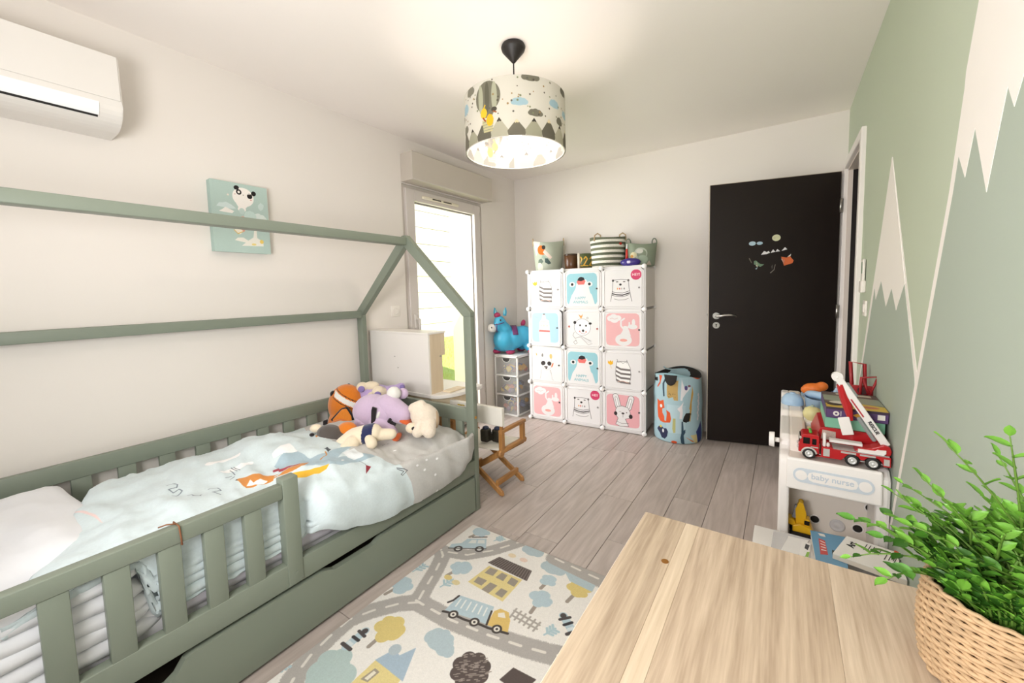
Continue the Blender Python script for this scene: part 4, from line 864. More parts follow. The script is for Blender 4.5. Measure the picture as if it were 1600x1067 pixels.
T = thing('wooden_crate', 'brown wooden crate on the toy kitchen shelf seen through foot slats', 'crate', (-2.0, 2.0, .315))
CRT = wood('brown_crate', '#8a5f35', '#b98a52', 'x', 8, .6)
for z in (.345, .40, .455):
    m = M(); m.b2((-2.3, 1.86, z - .022), (-1.93, 1.87, z + .022)); m.out('slat', CRT, T)
    m = M(); m.b2((-2.3, 2.11, z - .022), (-1.93, 2.12, z + .022)); m.out('slat', CRT, T)
m = M(); m.b2((-2.3, 1.86, .318), (-2.29, 2.12, .477)); m.b2((-1.94, 1.871, .318), (-1.93, 2.109, .477)); m.b2((-2.29, 1.871, .3155), (-1.94, 2.109, .325)); m.out('crate_end', CRT, T)

# ------------------------------------------------------------------ child's director chair
OAK = wood('honey_oak', '#9c6a35', '#c4915a', 'z', 9, .45); OAKY = wood('honey_oak_rail', '#9c6a35', '#c4915a', 'y', 9, .45); CAN = mat('cream_canvas', '#f2ece0', .85, bump=.3, bscale=300)
T = thing('director_chair', 'small folding wooden director chair with white canvas beside the bed', 'chair', (-1.60, 2.04, 0))
XL, XR, YN, YF = -1.80, -1.405, 1.925, 2.155
for x, s in ((XR, 1), (XL, -1)):
    m = M(); m.b2((x - .014, YN - .015, .395), (x + .014, YF + .03, .416), bev=.004, seg=2); m.out('armrest', OAKY, T)
    m = M(); m.b2((x - .014, YN - .01, .270), (x + .014, YF + .02, .295), bev=.005, seg=2); m.cyl((x - .012, YN - .012, .272), (x + .012, YN - .012, .272), .022, n=12); m.cyl((x - .012, YF + .018, .280), (x + .012, YF + .018, .280), .016, n=12); m.out('seat_rail', OAKY, T)
    for y in (YN, YF): m = M(); m.b2((x - .013, y - .016, .288), (x + .013, y + .018, .396), bev=.003); m.out('arm_post', OAK, T)
    m = M(); m.b2((x - .009, YN - .009, .39), (x + .009, YN + .009, .545), bev=.002); m.out('back_post', OAK, T)
    m = M(); m.b2((x - s * .045 - .011, YN, .052), (x - s * .045 + .011, YF, .085), bev=.003); m.out('stretcher', OAKY, T)
def leg(a, b, y, nm='leg'):
    m = M(); d = Vector((b[0] - a[0], 0, b[1] - a[1])); L = d.length; an = math.atan2(d.x, d.z)
    m.box(((a[0] + b[0]) / 2, y, (a[1] + b[1]) / 2), (.034, .018, L), rot=(0, an, 0), bev=.003); m.sph((b[0], y, .016), (.014, .009, .014), u=10, v=6); return m.out(nm, OAK, T)
for y in (YN, YF):
    leg((XL + .005, .272), (XR + .0, .016), y - .009); leg((XR - .005, .272), (XL - .0, .016), y + .010)
m = M(); rows = [[(XL + .012 + (XR - XL - .024) * i / 12, YN - .008 + (YF - YN + .02) * j / 6, .287 - .012 * math.sin(PI * i / 12)) for j in range(7)] for i in range(13)]; m.grid(rows); m.out('seat', CAN, T, solid=.003)
cv = Canvas(.43, .12, 900, '#f3eee4')
for k in range(26): cv.ell((.05 + .16 * rr.random(), .02 + .08 * rr.random()), .006 + .008 * rr.random(), .005, rr.choice(['#d9b441', '#b99a3a', '#8f8a6a', '#e3c766']))
m = M(); m.prism([(XL - .016, YN - .014), (XR + .016, YN - .014), (XR + .016, YN + .014), (XL - .016, YN + .014)], .440, .553, 'z'); m.out('backrest', print_mat('canvas_back_print', cv, .85, bump=.2), T, bevel=.004, uv=lambda co: ((co.x - XL + .016) / .43, (co.z - .44) / .113))
T = thing('toy_binoculars', 'pair of dark olive toy binoculars standing on the canvas seat', 'binoculars', (-1.53, 2.02, .282)); OLV = mat('dark_olive_rubber', '#2e2a1f', .5, var=.3, vscale=40, bump=.4, bscale=120)
for dx, dy in ((-.05, -.02), (.02, .012)):
    m = M(); m.box((-1.535 + dx, 2.02 + dy, .330), (.06, .055, .085), bev=.012, seg=2); m.out('barrel', OLV, T)
    m = M(); m.sph((-1.535 + dx, 2.02 + dy, .376), (.022, .022, .014)); m.out('eyepiece', mat('navy_cap', '#2c3550', .4), T)
m = M(); m.b2((-1.575, 2.0, .30), (-1.53, 2.03, .345)); m.out('bridge', OLV, T)

# ------------------------------------------------------------------ drawer tower and bouncy donkey
FRO = mat('frosted_plastic', '#f6f4f2', .3, var=.01, alpha=.17); FRM = mat('milky_plastic_frame', '#f6f4f2', .35, var=.01, alpha=.9)
TX0, TX1, TY0, TY1, TH = -2.455, -2.172, 3.275, 3.665, .612
T = thing('drawer_tower', 'clear plastic tower of three drawers in the back corner', 'drawers', (-2.31, 3.47, 0))
m = M()
for x in (TX0, TX1 - .018):
    for y in (TY0, TY1 - .018): m.b2((x, y, .0), (x + .018, y + .018, TH), bev=.003)
for z in (0.0, .202, .400, TH - .022): m.b2((TX0, TY0, z), (TX1, TY0 + .018, z + .016), bev=.002); m.b2((TX1 - .016, TY0, z), (TX1, TY1, z + .016), bev=.002); m.b2((TX0, TY0, z), (TX0 + .016, TY1, z + .016)); m.b2((TX0, TY1 - .016, z), (TX1, TY1, z + .016))
m.out('frame', FRM, T); m = M(); m.b2((TX0, TY0 - .006, TH - .008), (TX1 + .003, TY1, TH + .006), bev=.005, seg=2); m.out('top_panel', mat('milky_top', '#e9e6e3', .35), T)
cols = ['#7b2f33', '#2f55a0', '#e3aa22', '#3a3450', '#c5562e', '#4d86c5', '#7f5a8e', '#d9ba4c']
for k, z in enumerate((.018, .218, .416)):
    zt = z + (.178 if k < 2 else .17)
    m = M(); m.b2((TX0 + .02, TY0 - .004, z), (TX1 - .02, TY0 + .002, zt), bev=.002); m.b2((TX0 + .02, TY0 + .002, z), (TX1 - .02, TY1 - .03, z + .003)); m.b2((TX1 - .024, TY0 + .002, z), (TX1 - .021, TY1 - .03, zt - .01)); m.b2((TX0 + .021, TY0 + .002, z), (TX0 + .024, TY1 - .03, zt - .01)); DR = m.out('drawer', FRO, T)
    xc = (TX0 + TX1) / 2 + .01; pts = [(xc + .045 * math.cos(a), zt - .002 - .036 * math.sin(a)) for a in np.linspace(0, PI, 15)]
    m = M(); m.prism(pts, TY0 - .006, TY0 - .0035, 'y'); m.out('grip_hole', mat('dark_grip', ['#2a2624', '#8f8377', '#7d7d80'][k], .6), DR)
    m = M(); m.tube([(xc + .047 * math.cos(a), TY0 - .005, zt - .002 - .038 * math.sin(a)) for a in np.linspace(0, PI, 15)], .003, n=6); m.out('grip_rim', FRM, DR)
    m = M(); ms = []
    for q, cc in enumerate(cols): ms.append(mat('toy_colour_' + cc[1:], cc, .5))
    r5 = random.Random(k + 20)
    for q in range(22):
        m.mi = r5.randrange(len(cols)); lev = (.03, .055, .085)[q % 3] if k == 0 else (.03, .05)[q % 2]
        p_ = (r5.uniform(TX0 + .06, TX1 - .06), r5.uniform(TY0 + .04, TY1 - .08), z + lev)
        m.box(p_, (.05, .05, .04), rot=(r5.random(), r5.random(), r5.random()), bev=.008, seg=2) if q % 2 else m.sph(p_, .026, u=10, v=7)
    tag(m.out('toy_jumble', ms, kind='stuff'), ['jumbled bright small toys in the bottom clear drawer', 'jumbled small toys in the middle clear drawer', 'jumbled dark small toys in the top clear drawer'][k], 'toys')
BLU = mat('donkey_blue_rubber', '#45b0d8', .35, var=.04, vscale=6, spec=.5); MAG = mat('magenta_rubber', '#b0305f', .4); PRP = mat('purple_saddle', '#6a3266', .45)
sn, hd, ck, ch_, bd, rp_ = Vector((-2.4136,3.22,0.8953)), Vector((-2.3762,3.27,0.9632)), Vector((-2.3512,3.32,0.8753)), Vector((-2.3678,3.35,0.7665)), Vector((-2.3035,3.42,0.7815)), Vector((-2.2349,3.485,0.7974))
T = thing('bouncy_donkey', 'blue inflatable ride on donkey on top of the drawer tower', 'ride-on toy', (bd.x, bd.y, TH + .006))
ff = [Vector((-2.4599,3.336,0.63)), Vector((-2.3065,3.3589,0.63)), Vector((-2.2956,3.6633,0.63))]
zz = TH + .03
prim = [E(ch_, (.12, .12, .128)), E(bd, (.125, .12, .118)), E(rp_, (.10, .10, .105)), ('c', ck, hd, .062, .055), ('c', hd, sn + Vector((.03, .03, .012)), .055, .045), ('c', ch_ + Vector((0, 0, .03)), ck, .10, .07)]
feet = [(ff[0].x, ff[0].y, zz), (ff[1].x, ff[1].y, zz), (-2.13, 3.50, zz), (-2.33, 3.60, zz)]
for k, f in enumerate(feet): src = ch_ if k < 2 else rp_; prim.append(('c', (src.x * .45 + f[0] * .55, src.y * .45 + f[1] * .55, .69), (f[0], f[1], zz + .012), .05, .04))
smooth_blob('body', prim, BLU, None, T, .009, 10)
for f in feet:
    m = M(); m.sph((f[0], f[1] - .006, zz), (.048, .05, .026)); m.out('hoof', MAG, T)
m = M(); m.sph(sn + Vector((-.008, -.014, -.002)), (.046, .042, .044), rot=(0, 0, YW)); m.out('muzzle', mat('white_rubber', '#f3efec', .4), T)
m = M(); m.sph(sn + Vector((.018, -.055, .006)), (.007, .005, .009), u=8, v=6); m.out('nostril', BLK, T)
m = M(); m.tube([sn + Vector((.034, .012, .0)) + (Rv * math.cos(a) * .0 + Vector((0, 0, 1)) * math.sin(a) * .047 + (Fv * .6 - Rv * .0) * math.cos(a) * .068) for a in np.linspace(0, 2 * PI, 20)[:-1]], .005, n=6, closed=True); m.tube([hd + Fv * .055 + Rv * (-.05 + .1 * t) + Vector((0, 0, -.035 + .02 * t * t)) for t in np.linspace(0, 1, 6)], .005, n=6); m.out('bridle', mat('purple_bridle', '#5a3a70', .5), T)
for s in (-1, 1):
    q = hd + Rv * (.012 + .045 * s) + Vector((0, 0, .05)); m = M(); m.tube([q, q + Vector((0, 0, .04)) + Rv * .004 * s, q + Vector((0, 0, .082)) + Rv * .010 * s], [.018, .019, .005], n=10); EA = m.out('ear', BLU, T)
    m = M(); m.tube([q + Fv * .015 + Vector((0, 0, .015)), q + Fv * .015 + Vector((0, 0, .04)), q + Fv * .006 + Vector((0, 0, .07))], [.006, .009, .003], n=8); m.out('inner_ear', mat('ear_teal', '#8fd0dc', .4), EA)
m = M(); m.sph(hd + Vector((.0, -.01, .055)) - Rv * .012, (.034, .03, .03), rot=(0, .3, YW)); m.out('mane', MAG, T)
m = M(); m.sph(hd + Fv * .05 + Rv * .014 + Vector((0, 0, .008)), (.011, .008, .009), u=10, v=6); m.out('eye', mat('eye_dark', '#3a2a1f', .3), T)
m = M(); m.sph(rp_ + Vector((0.0, .01, .128)), (.024, .022, .036), rot=(0, .3, YW)); m.out('tail', MAG, T)
rows = [[bd + Rv * (-.03 + .055 * j / 4 + .03 * (i / 9 - .3)) + Fv * .124 * math.sin(-.5 + 1.75 * i / 9) + Vector((0, 0, .122 * math.cos(-.5 + 1.75 * i / 9))) for j in range(5)] for i in range(10)]
m = M(); m.grid(rows); m.out('saddle', PRP, T, solid=.006)

# ------------------------------------------------------------------ twelve cube cabinet
CA = math.atan2(.06, 1.09); CAB = thing('cube_cabinet', 'white plastic cabinet of twelve cubes with animal printed doors', 'cabinet', (-2.05, 3.317, 0), CA)
PXW, PZH, CD, Z0 = .3640, .3545, .385, .016
PP = mat('white_cube_plastic', '#e7e4e3', .45, var=.01); PS = mat('translucent_side_panel', '#d9d3cb', .35, var=.03, vscale=5)
def cm(name, m, mt, par=CAB, **k): return m.out(name, mt, par, local=True, **k)
me_s = None
for r in range(4):
    for x in (0, 1.092):
        m = M(); m.b2((x - .002, .012, Z0 + r * PZH + .012), (x + .002, CD - .01, Z0 + (r + 1) * PZH - .008)); m.b2((x - .004, .006, Z0 + r * PZH + .004), (x + .004, .018, Z0 + (r + 1) * PZH)); m.b2((x - .004, CD - .012, Z0 + r * PZH + .004), (x + .004, CD, Z0 + (r + 1) * PZH)); cm('side_panel', m, PS if x else PP)
for r in range(5):
    for c_ in range(3):
        m = M(); m.b2((c_ * PXW + .008, .006, Z0 + r * PZH - .003), ((c_ + 1) * PXW - .008, CD - .004, Z0 + r * PZH + .003)); cm('shelf_panel', m, PP)
for c_ in (1, 2):
    for r in range(4): m = M(); m.b2((c_ * PXW - .003, .008, Z0 + r * PZH + .006), (c_ * PXW + .003, CD - .004, Z0 + (r + 1) * PZH - .006)); cm('divider', m, PP)
m = M(); m.b2((.006, CD - .004, Z0), (1.086, CD, Z0 + 4 * PZH)); cm('back_panel', m, PP)
for r in range(5): m = M(); m.b2((-.006, .0, Z0 + r * PZH - .011), (1.098, .008, Z0 + r * PZH + .011), bev=.002); cm('front_rail', m, PP)
for c_ in range(4): m = M(); m.b2((c_ * PXW - .010, -.0005, Z0), (c_ * PXW + .010, .0075, Z0 + 4 * PZH), bev=.002); cm('front_upright', m, PP)
cme = bpy.data.meshes.new('connector'); m = M(); m.box((0, 0, 0), (.030, .022, .030), rot=(0, PI / 4, 0), bev=.006, seg=2); m.sph((0, -.004, 0), (.021, .013, .021), u=14, v=8); bmesh.ops.recalc_face_normals(m.bm, faces=m.bm.faces[:]); m.bm.to_mesh(cme); m.bm.free(); cme.materials.append(mat('white_connector', '#f7f4f2', .35))
for r in range(5):
    for c_ in range(4): link('connector', cme, CAB).location = (c_ * PXW, -.012, Z0 + r * PZH + (.004 if r == 0 else 0))
    b = link('connector', cme, CAB); b.location = (1.092, CD, Z0 + r * PZH); b.rotation_euler = (0, 0, PI / 2)
def design(kind):
    bgc = '#e7e4e4'; cv = Canvas(100, 100, 3.2, bgc)
    Y = lambda P: [(a, 100 - b) for a, b in P]
    po = lambda P, c, o=1: cv.poly(Y(P), c, o); li = lambda P, w, c: cv.line(Y(P), w, c); el = lambda x, y, a, b, c, rot=0: cv.ell((x, 100 - y), a, b, c, rot)
    def field(c):
        po([(18, 9), (82, 9), (88, 13), (90, 20), (90, 82), (87, 88), (80, 90), (18, 90), (11, 87), (9, 80), (9, 18), (12, 12)], c)
    if kind in ('stripe', 'stripe2'):
        po([(13, 26), (16, 30), (20, 25), (22, 29), (26, 25), (26, 34), (20, 38), (13, 33)], '#eeb52c'); li([(20, 37), (22, 46)], 1, '#e8c98a')
        ol = [(36, 27), (33, 45), (32, 60), (36, 80), (66, 80), (70, 60), (68, 42), (61, 26)]; po(ol, '#f6f4f3'); li(ol + [ol[0]], 1, '#76706c')
        for k in range(4): y = 38 + k * 11; po([(33, y), (45, y + 6), (69, y + 7), (69, y + 12), (45, y + 11), (33, y + 5)], '#77706e')
        li([(39, 30), (45, 28), (50, 31), (58, 28)], 1, '#8a8480'); li([(38, 78), (50, 76), (64, 80)], 1.2, '#e6b39c'); li([(36, 22), (38, 30)], 1, '#77706e'); li([(60, 22), (60, 30)], 1, '#77706e')
    elif kind == 'bluebear':
        field('#97c7d2'); po([(26, 60), (33, 48), (36, 34), (44, 28), (40, 18), (50, 21), (62, 26), (66, 36), (72, 60), (76, 64), (84, 90), (14, 90), (22, 66)], bgc)
        for x in (24, 70): el(x, 37, 8, 6.5, bgc); el(x, 37, 3.6, 3.6, '#2b2a2c')
        po([(36, 30), (40, 38), (56, 38), (60, 29), (55, 25), (42, 25)], '#e2746e'); po([(38, 27), (42, 20), (48, 18), (55, 20), (58, 26), (48, 29)], '#26262a')
    elif kind == 'linebear':
        ol = [(27, 30), (26, 52), (22, 80), (24, 82), (70, 82), (72, 80), (66, 52), (64, 30), (46, 27)]; li([(27, 30), (46, 28), (64, 30), (66, 52), (72, 82)], 1, '#4a4644'); li([(27, 30), (26, 54), (21, 82)], 1, '#4a4644')
        for y, w in ((58, 1.2), (63, 2.8), (67, 1.2)): li([(25, y), (36, y + 3), (50, y + 4), (66, y - 1)], w, '#4a4644')
        li([(30, 76), (40, 79), (56, 78), (64, 75)], 1, '#77706e'); el(45, 41, 3, 2.6, '#2b2828'); el(37, 34, 3, 1.4, '#6b6664'); el(54, 34, 3, 1.4, '#6b6664'); el(27, 31, 2.5, 3, '#3a3736'); el(64, 31, 2.5, 3, '#6a6664')
        for x, c in ((38, '#e09a4e'), (43, '#d9604f'), (48, '#b9b2ac'), (54, '#8a8480')): el(x, 51, 1.6, 2.4, c)
        el(82, 18, 12.5, 12.5, '#d0436b')
    elif kind == 'penguin':
        field('#a9cbe3'); po([(32, 92), (30, 60), (32, 34), (40, 26), (42, 14), (50, 14), (53, 26), (62, 30), (64, 60), (66, 92)], bgc); el(47, 13, 3, 2, '#5a4a44'); po([(31, 56), (64, 57), (64, 61), (33, 61), (31, 63)], '#d7605a'); po([(42, 14), (50, 14), (51, 26), (41, 26)], '#f3dccf'); li([(47, 62), (47, 90)], 1, '#e6cdb8'); li([(52, 62), (52, 90)], 1, '#e6cdb8')
        for x in (38, 46, 56): el(x, 44, 2.2, 3, '#e8c6b6'); 
        for x in (37, 47, 55): li([(x, 48), (x, 54)], 1, '#b9c2d2')
        li([(18, 20), (28, 22)], .8, '#8fa9c4'); li([(30, 36), (32, 34), (44, 33), (58, 34), (63, 37)], 1, '#a9a2a0')
    elif kind == 'scarfbear':
        P = [(50 + 22 * math.cos(a), 46 + 22 * math.sin(a)) for a in np.linspace(0, 2 * PI, 28)]; po(P, '#f6f4f4'); li(P, .9, '#7d7874')
        el(30, 34, 4, 4, '#2f2b2b'); el(71, 36, 4, 3, '#2f2b2b'); el(44, 41, 2.2, 2.6, '#2f2b2b'); el(60, 42, 2.2, 2.6, '#2f2b2b'); el(52, 55, 3, 3.4, '#2a2626'); el(43, 57, 2, 2, '#d97a6a'); el(60, 58, 2, 2, '#d97a6a'); li([(45, 60), (52, 64), (58, 62)], 1, '#a25a4e')
        po([(40, 72), (60, 74), (76, 80), (74, 88), (58, 86)], '#dcdadb'); li([(28, 60), (24, 68), (30, 76), (48, 70), (72, 82)], .9, '#7d7874'); li([(32, 80), (36, 88), (30, 92), (26, 86), (33, 80)], .9, '#7d7874'); li([(46, 72), (66, 92), (76, 88)], .8, '#9a9490')
        po([(40, 12), (44, 20), (47, 24), (50, 19), (52, 11), (47, 17)], '#e59a4e'); el(64, 22, 2.6, 2.6, '#8a8584'); el(64, 22, 1.6, 1.6, bgc); el(14, 45, 2.4, 3, '#b9534a'); 
    elif kind == 'pinkdeer':
        field('#e9b3b5'); el(52, 75, 20, 15, bgc); po([(42, 66), (50, 52), (52, 40), (60, 40), (66, 52), (70, 66)], bgc); li([(52, 48), (46, 40), (46, 28), (54, 22)], 4, bgc); li([(60, 48), (66, 38), (66, 32)], 3.5, bgc); el(76, 32, 4, 9, bgc); el(74, 42, 11, 6, bgc); el(53, 36, 3.5, 4.5, '#e9b3b5'); li([(52, 88), (53, 92)], 4, bgc)
        el(52, 76, 9, 3.6, '#eda79c'); 
        for x, y, a in ((20, 22, 8), (28, 18, 9), (38, 21, 9), (30, 26, 10)): el(x, y, a, 7, bgc)
        li([(19, 23), (24, 21), (30, 24), (38, 21)], 1.2, '#d9b9b6')
    elif kind == 'dog':
        po([(34, 20), (38, 26), (60, 26), (64, 20), (65, 42), (60, 60), (50, 66), (40, 60), (33, 42)], '#f7f5f4'); li([(36, 22), (33, 42), (40, 60), (50, 65), (60, 60), (65, 42), (63, 22)], .8, '#a9a29e'); el(40, 46, 7, 6, '#3b3535', .4); el(58, 46, 6, 6, '#3b3535', -.4); el(48, 56, 6, 2, '#5a4a44'); el(49, 60, 3, 2, '#3b2b2b'); el(38, 24, 2.5, 5, '#8a8480'); el(63, 26, 4, 7, '#dcc07a'); el(67, 50, 2, 7, '#d9703f', -.4); po([(18, 18), (21, 20), (22, 27), (19, 25)], '#e6a94f')
        for P in ([(34, 64), (31, 88), (29, 90)], [(62, 64), (66, 90), (70, 92)], [(60, 64), (63, 74)], [(45, 28), (45, 40)], [(54, 28), (54, 42)]): li(P, .8, '#a9a29e')
    elif kind == 'rabbit':
        field('#e9adb3')
        for x0, x1, y1 in ((40, 32, 14), (62, 70, 16)):
            d = Vector((x1 - x0, y1 - 46)); 
            for w, c in ((15, '#57504f'), (13, bgc), (6, '#57504f'), (4.6, '#f4f1f1')): li([(x0 + d.x * .2, 46 + d.y * .2), (x1 + (x0 - x1) * (.0 if w > 10 else .12), y1 + (46 - y1) * (.0 if w > 10 else .12))], w, c)
        P = [(36, 40), (48, 37), (62, 40), (68, 52), (66, 66), (56, 70), (64, 88), (44, 90), (32, 86), (38, 70), (32, 60), (32, 48)]; po(P, bgc); li(P + [P[0]], .9, '#57504f')
        el(32, 58, 4, 5, '#2d2828'); el(69, 62, 4.5, 5.5, '#2d2828'); el(50, 56, 3.6, 2.4, '#4a4444'); li([(41, 52), (45, 52)], 1, '#8a8280'); el(59, 53, 1.5, 1.5, '#6a6462'); li([(50, 58), (50, 66)], 1, '#8a8280'); li([(34, 78), (46, 82), (64, 80)], .9, '#8a8280')
    return print_mat('door_print_' + kind, cv, .5, spec=.3)
DM = {k: design(k) for k in ('stripe', 'bluebear', 'linebear', 'penguin', 'scarfbear', 'pinkdeer', 'dog', 'rabbit')}
grid_ = [['pinkdeer', 'linebear', 'rabbit'], ['dog', 'bluebear', 'stripe'], ['penguin', 'scarfbear', 'pinkdeer'], ['stripe', 'bluebear', 'linebear']]
TXT = mat('pale_cyan_lettering', '#5fb2be', .5); TXW = mat('white_lettering', '#fbf3f4', .5)
w_, h_, ch2 = .354, .345, .030
dm_cache = {}
for r in range(4):
    for c_ in range(3):
        kd = grid_[r][c_]
        if kd not in dm_cache:
            m = M(); m.prism([(ch2, 0), (w_ - ch2, 0), (w_, ch2), (w_, h_ - ch2), (w_ - ch2, h_), (ch2, h_), (0, h_ - ch2), (0, ch2)], -.007, -.001, 'y')
            b = m.out('door', DM[kd], CAB, local=True, uv=lambda co: (co.x / w_, co.z / h_), bevel=.002)
            dm_cache[kd] = b.data
        else:
            b = link('door', dm_cache[kd], CAB); q = b.modifiers.new('bevel', 'BEVEL'); q.width = .002; q.segments = 2; q.limit_method = 'ANGLE'
        b.location = (c_ * PXW + .005, 0, Z0 + r * PZH + .005)
        if (r, c_) == (2, 0): b.rotation_euler = (0, 0, -.075)
        m = M(); m.tube([(.018, -.008, .03), (.018, -.008, h_ - .03), (.03, -.008, h_ - .018), (w_ - .03, -.008, h_ - .018), (w_ - .018, -.008, h_ - .03), (w_ - .018, -.008, .03), (w_ - .03, -.008, .018), (.03, -.008, .018)], .0028, n=6, closed=True, smooth=True); m.out('raised_border', PP, b, local=True)
        kc = {'scarfbear': '#a4463f', 'stripe': '#a9a4a2', 'linebear': '#8a8584'}.get(kd, '#4d4a4b')
        m = M(); m.cyl((.315 if c_ else .305, -.006, .175), (.315 if c_ else .305, -.013, .175), .0085, .007, n=12); m.out('knob', mat('knob_' + kc[1:], kc, .4), b, local=True)
        R2 = Matrix.Rotation(CA + b.rotation_euler.z, 3, 'Z'); bl = Vector((-2.05, 3.317, 0)) + Matrix.Rotation(CA, 3, 'Z') @ b.location
        def dtext(nm, s_, u, v, size, mt):
            o = textmesh(nm, s_, size, mt, (u * w_, -.0072, v * h_), (1, 0, 0), (0, 0, 1)); o.parent = b; return o
        if kd == 'bluebear': dtext('lettering', 'HAPPY', .46, .27, .034, TXT); dtext('lettering', 'ANIMALS', .46, .165, .034, TXT)
        if kd == 'linebear': dtext('lettering', 'HEY!' if r == 3 else 'HEY', .82, .82, .032, TXW)
# ------------------------------------------------------------------ baskets and things on the cabinet
TOP = Z0 + 4 * PZH + .0035
def basket(name, label, cx, cy, r0, r1, h, mt, uv=None, sx=1, sy=1, parts=(), wav=.0):
    T = thing(name, label, 'basket', (cx, cy, TOP)); m = M(); n = 40; prof_ = [(.001, .003), (r0 * .9, .003), (r0, .01), (r0 + (r1 - r0) * .35, h * .35), (r0 + (r1 - r0) * .7, h * .7), (r1, h)]
    vs = m.lathe(prof_, (cx, cy, TOP), n, sx=sx, sy=sy)
    for v in vs:
        t = (v.co.z - TOP) / h; v.co.z += wav * t * math.cos(2 * math.atan2(v.co.y - cy, v.co.x - cx) - 2 * YW); p_ = Vector(v.co) * 8; v.co += Vector((noise.noise(p_), noise.noise(p_ + Vector((9, 0, 0))), 0)) * .006 * t
    m.out('body', mt, T, uv=uv, cyc=True, solid=.004); return T
def cyl_uv(cx, cy, h):
    a0 = math.atan2(-cy, -cx); return lambda co: (.5 + ((math.atan2(co.y - cy, co.x - cx) - a0 + PI) % (2 * PI) - PI) / (2 * PI), (co.z - TOP) / h)
c = (-1.9448,3.535,1.5935); cv = Canvas(100, 30, 10, '#b9bfae')
X = lambda q: 50 + q
cv.poly([(X(-20), 30), (X(-8), 30), (X(-12), 20), (X(-16), 16)], '#e6e3da'); cv.ell((X(-8), 21.5), 4.6, 4.6, '#d5722a'); cv.poly([(X(-11), 19), (X(-5), 19), (X(-4), 17), (X(-7), 16.5)], '#d5722a'); cv.ell((X(-5), 24), 2, 2, '#3d3a36'); cv.poly([(X(-4), 22), (X(2), 16), (X(4), 14), (X(2), 12), (X(-2), 15), (X(-6), 19)], '#f0d9cf'); cv.poly([(X(-6), 17), (X(-2), 13), (X(-1), 10), (X(-8), 14)], '#9fb0a2')
cv.poly([(X(-12), 12), (X(-8), 13), (X(-6), 10), (X(-9), 7), (X(-13), 9)], '#6f7d72'); cv.poly([(X(-4), 13), (X(-1), 13), (X(3), 8), (X(0), 7), (X(-4), 9)], '#4b5d5b'); cv.ell((X(-11), 4), 4, 5, '#dcdccb')
b1 = basket('toy_basket', 'pale green fabric basket with orange bird at the cabinet top left', c[0], c[1], .125, .152, .285, print_mat('bird_basket_print', cv, .85, bump=.3, bscale=300), cyl_uv(c[0], c[1], .285), wav=.012)
ROPE = mat('rope_tan', '#c9b08c', .9, bump=.6, bscale=200)
for s in (-1, 1):
    q = Vector((c[0], c[1], TOP + .285)) + Rv * .150 * s; m = M(); m.tube([q + Fv * .022 + Vector((0, 0, -.03)), q + Fv * .018 + Vector((0, 0, .02)), q + Vector((0, 0, .04)), q - Fv * .018 + Vector((0, 0, .02)), q - Fv * .022 + Vector((0, 0, -.03))], .005, n=8); m.out('handle', ROPE, b1)
p = (-1.6934,3.53,1.5151); T = thing('brown_pot', 'dark brown open pot between green tin and bird basket', 'pot', (p[0], p[1], TOP)); m = M(); m.lathe([(.001, 0), (.058, 0), (.064, .05), (.070, .150), (.066, .152), (.060, .06), (.05, .01), (.001, .008)], (p[0], p[1], TOP), 24); m.out('body', mat('brown_glaze', '#5b3a20', .3, var=.2), T); m = M(); m.lathe([(.0695, .138), (.0725, .145), (.0725, .154), (.066, .155)], (p[0], p[1], TOP), 24); m.out('rim', mat('brown_rim', '#3c2616', .3), T)
p = (-1.5294,3.5,1.5155); T = thing('green_tin', 'dark green tin with yellow squiggles next to the striped basket', 'tin', (p[0], p[1], TOP)); cv = Canvas(100, 40, 5, '#4d5636')
for q in (-14, -4, 7, 16): cv.line([(50 + q, 26), (53 + q, 32), (56 + q, 26), (52 + q, 16), (49 + q, 10), (57 + q, 9)], 2.2, '#d9a53a')
cv.poly([(0, 0), (100, 0), (100, 4), (0, 4)], '#b5452c')
m = M(); m.lathe([(.001, 0), (.078, 0), (.080, .06), (.080, .14), (.076, .143), (.001, .140)], (p[0], p[1], TOP), 28); m.out('body', print_mat('green_tin_print', cv, .4), T, uv=(lambda f: lambda co: (f(co)[0], f(co)[1]))(cyl_uv(p[0], p[1], .143)), cyc=True)
m = M(); q = Vector(p) - Rv * .075 + Fv * .04; m.cyl((q.x, q.y, TOP), (q.x, q.y, TOP + .145), .012, n=12); m.out('pale_strap', mat('cream_strap', '#e9dfce', .6), T)
c = (-1.3271,3.52,1.5723); cv = Canvas(100, 60, 6, '#f0ece1')
for k in range(6): cv.poly([(0, 5 + k * 10), (100, 5 + k * 10), (100, 10 + k * 10), (0, 10 + k * 10)], ['#5d6350', '#70745f'][k % 2])
cv.ell((62, 46), 1.8, 2.4, '#c9352b'); cv.blot(.06)
b2_ = basket('striped_basket', 'round green and white striped fabric basket on top of the cabinet', c[0], c[1], .140, .156, .268, print_mat('stripe_print', cv, .9, bump=.4, bscale=250), cyl_uv(c[0], c[1], .268), wav=.008)
for s in (-1, 1):
    q = Vector((c[0], c[1], TOP + .268)) + Rv * .11 * s + Fv * .08; m = M(); m.tube([q - Rv * .03 + Vector((0, 0, -.03)), q - Rv * .025 + Vector((0, 0, .02)), q + Vector((0, 0, .035)), q + Rv * .025 + Vector((0, 0, .02)), q + Rv * .03 + Vector((0, 0, -.03))], .006, n=8); m.out('handle', ROPE, b2_)
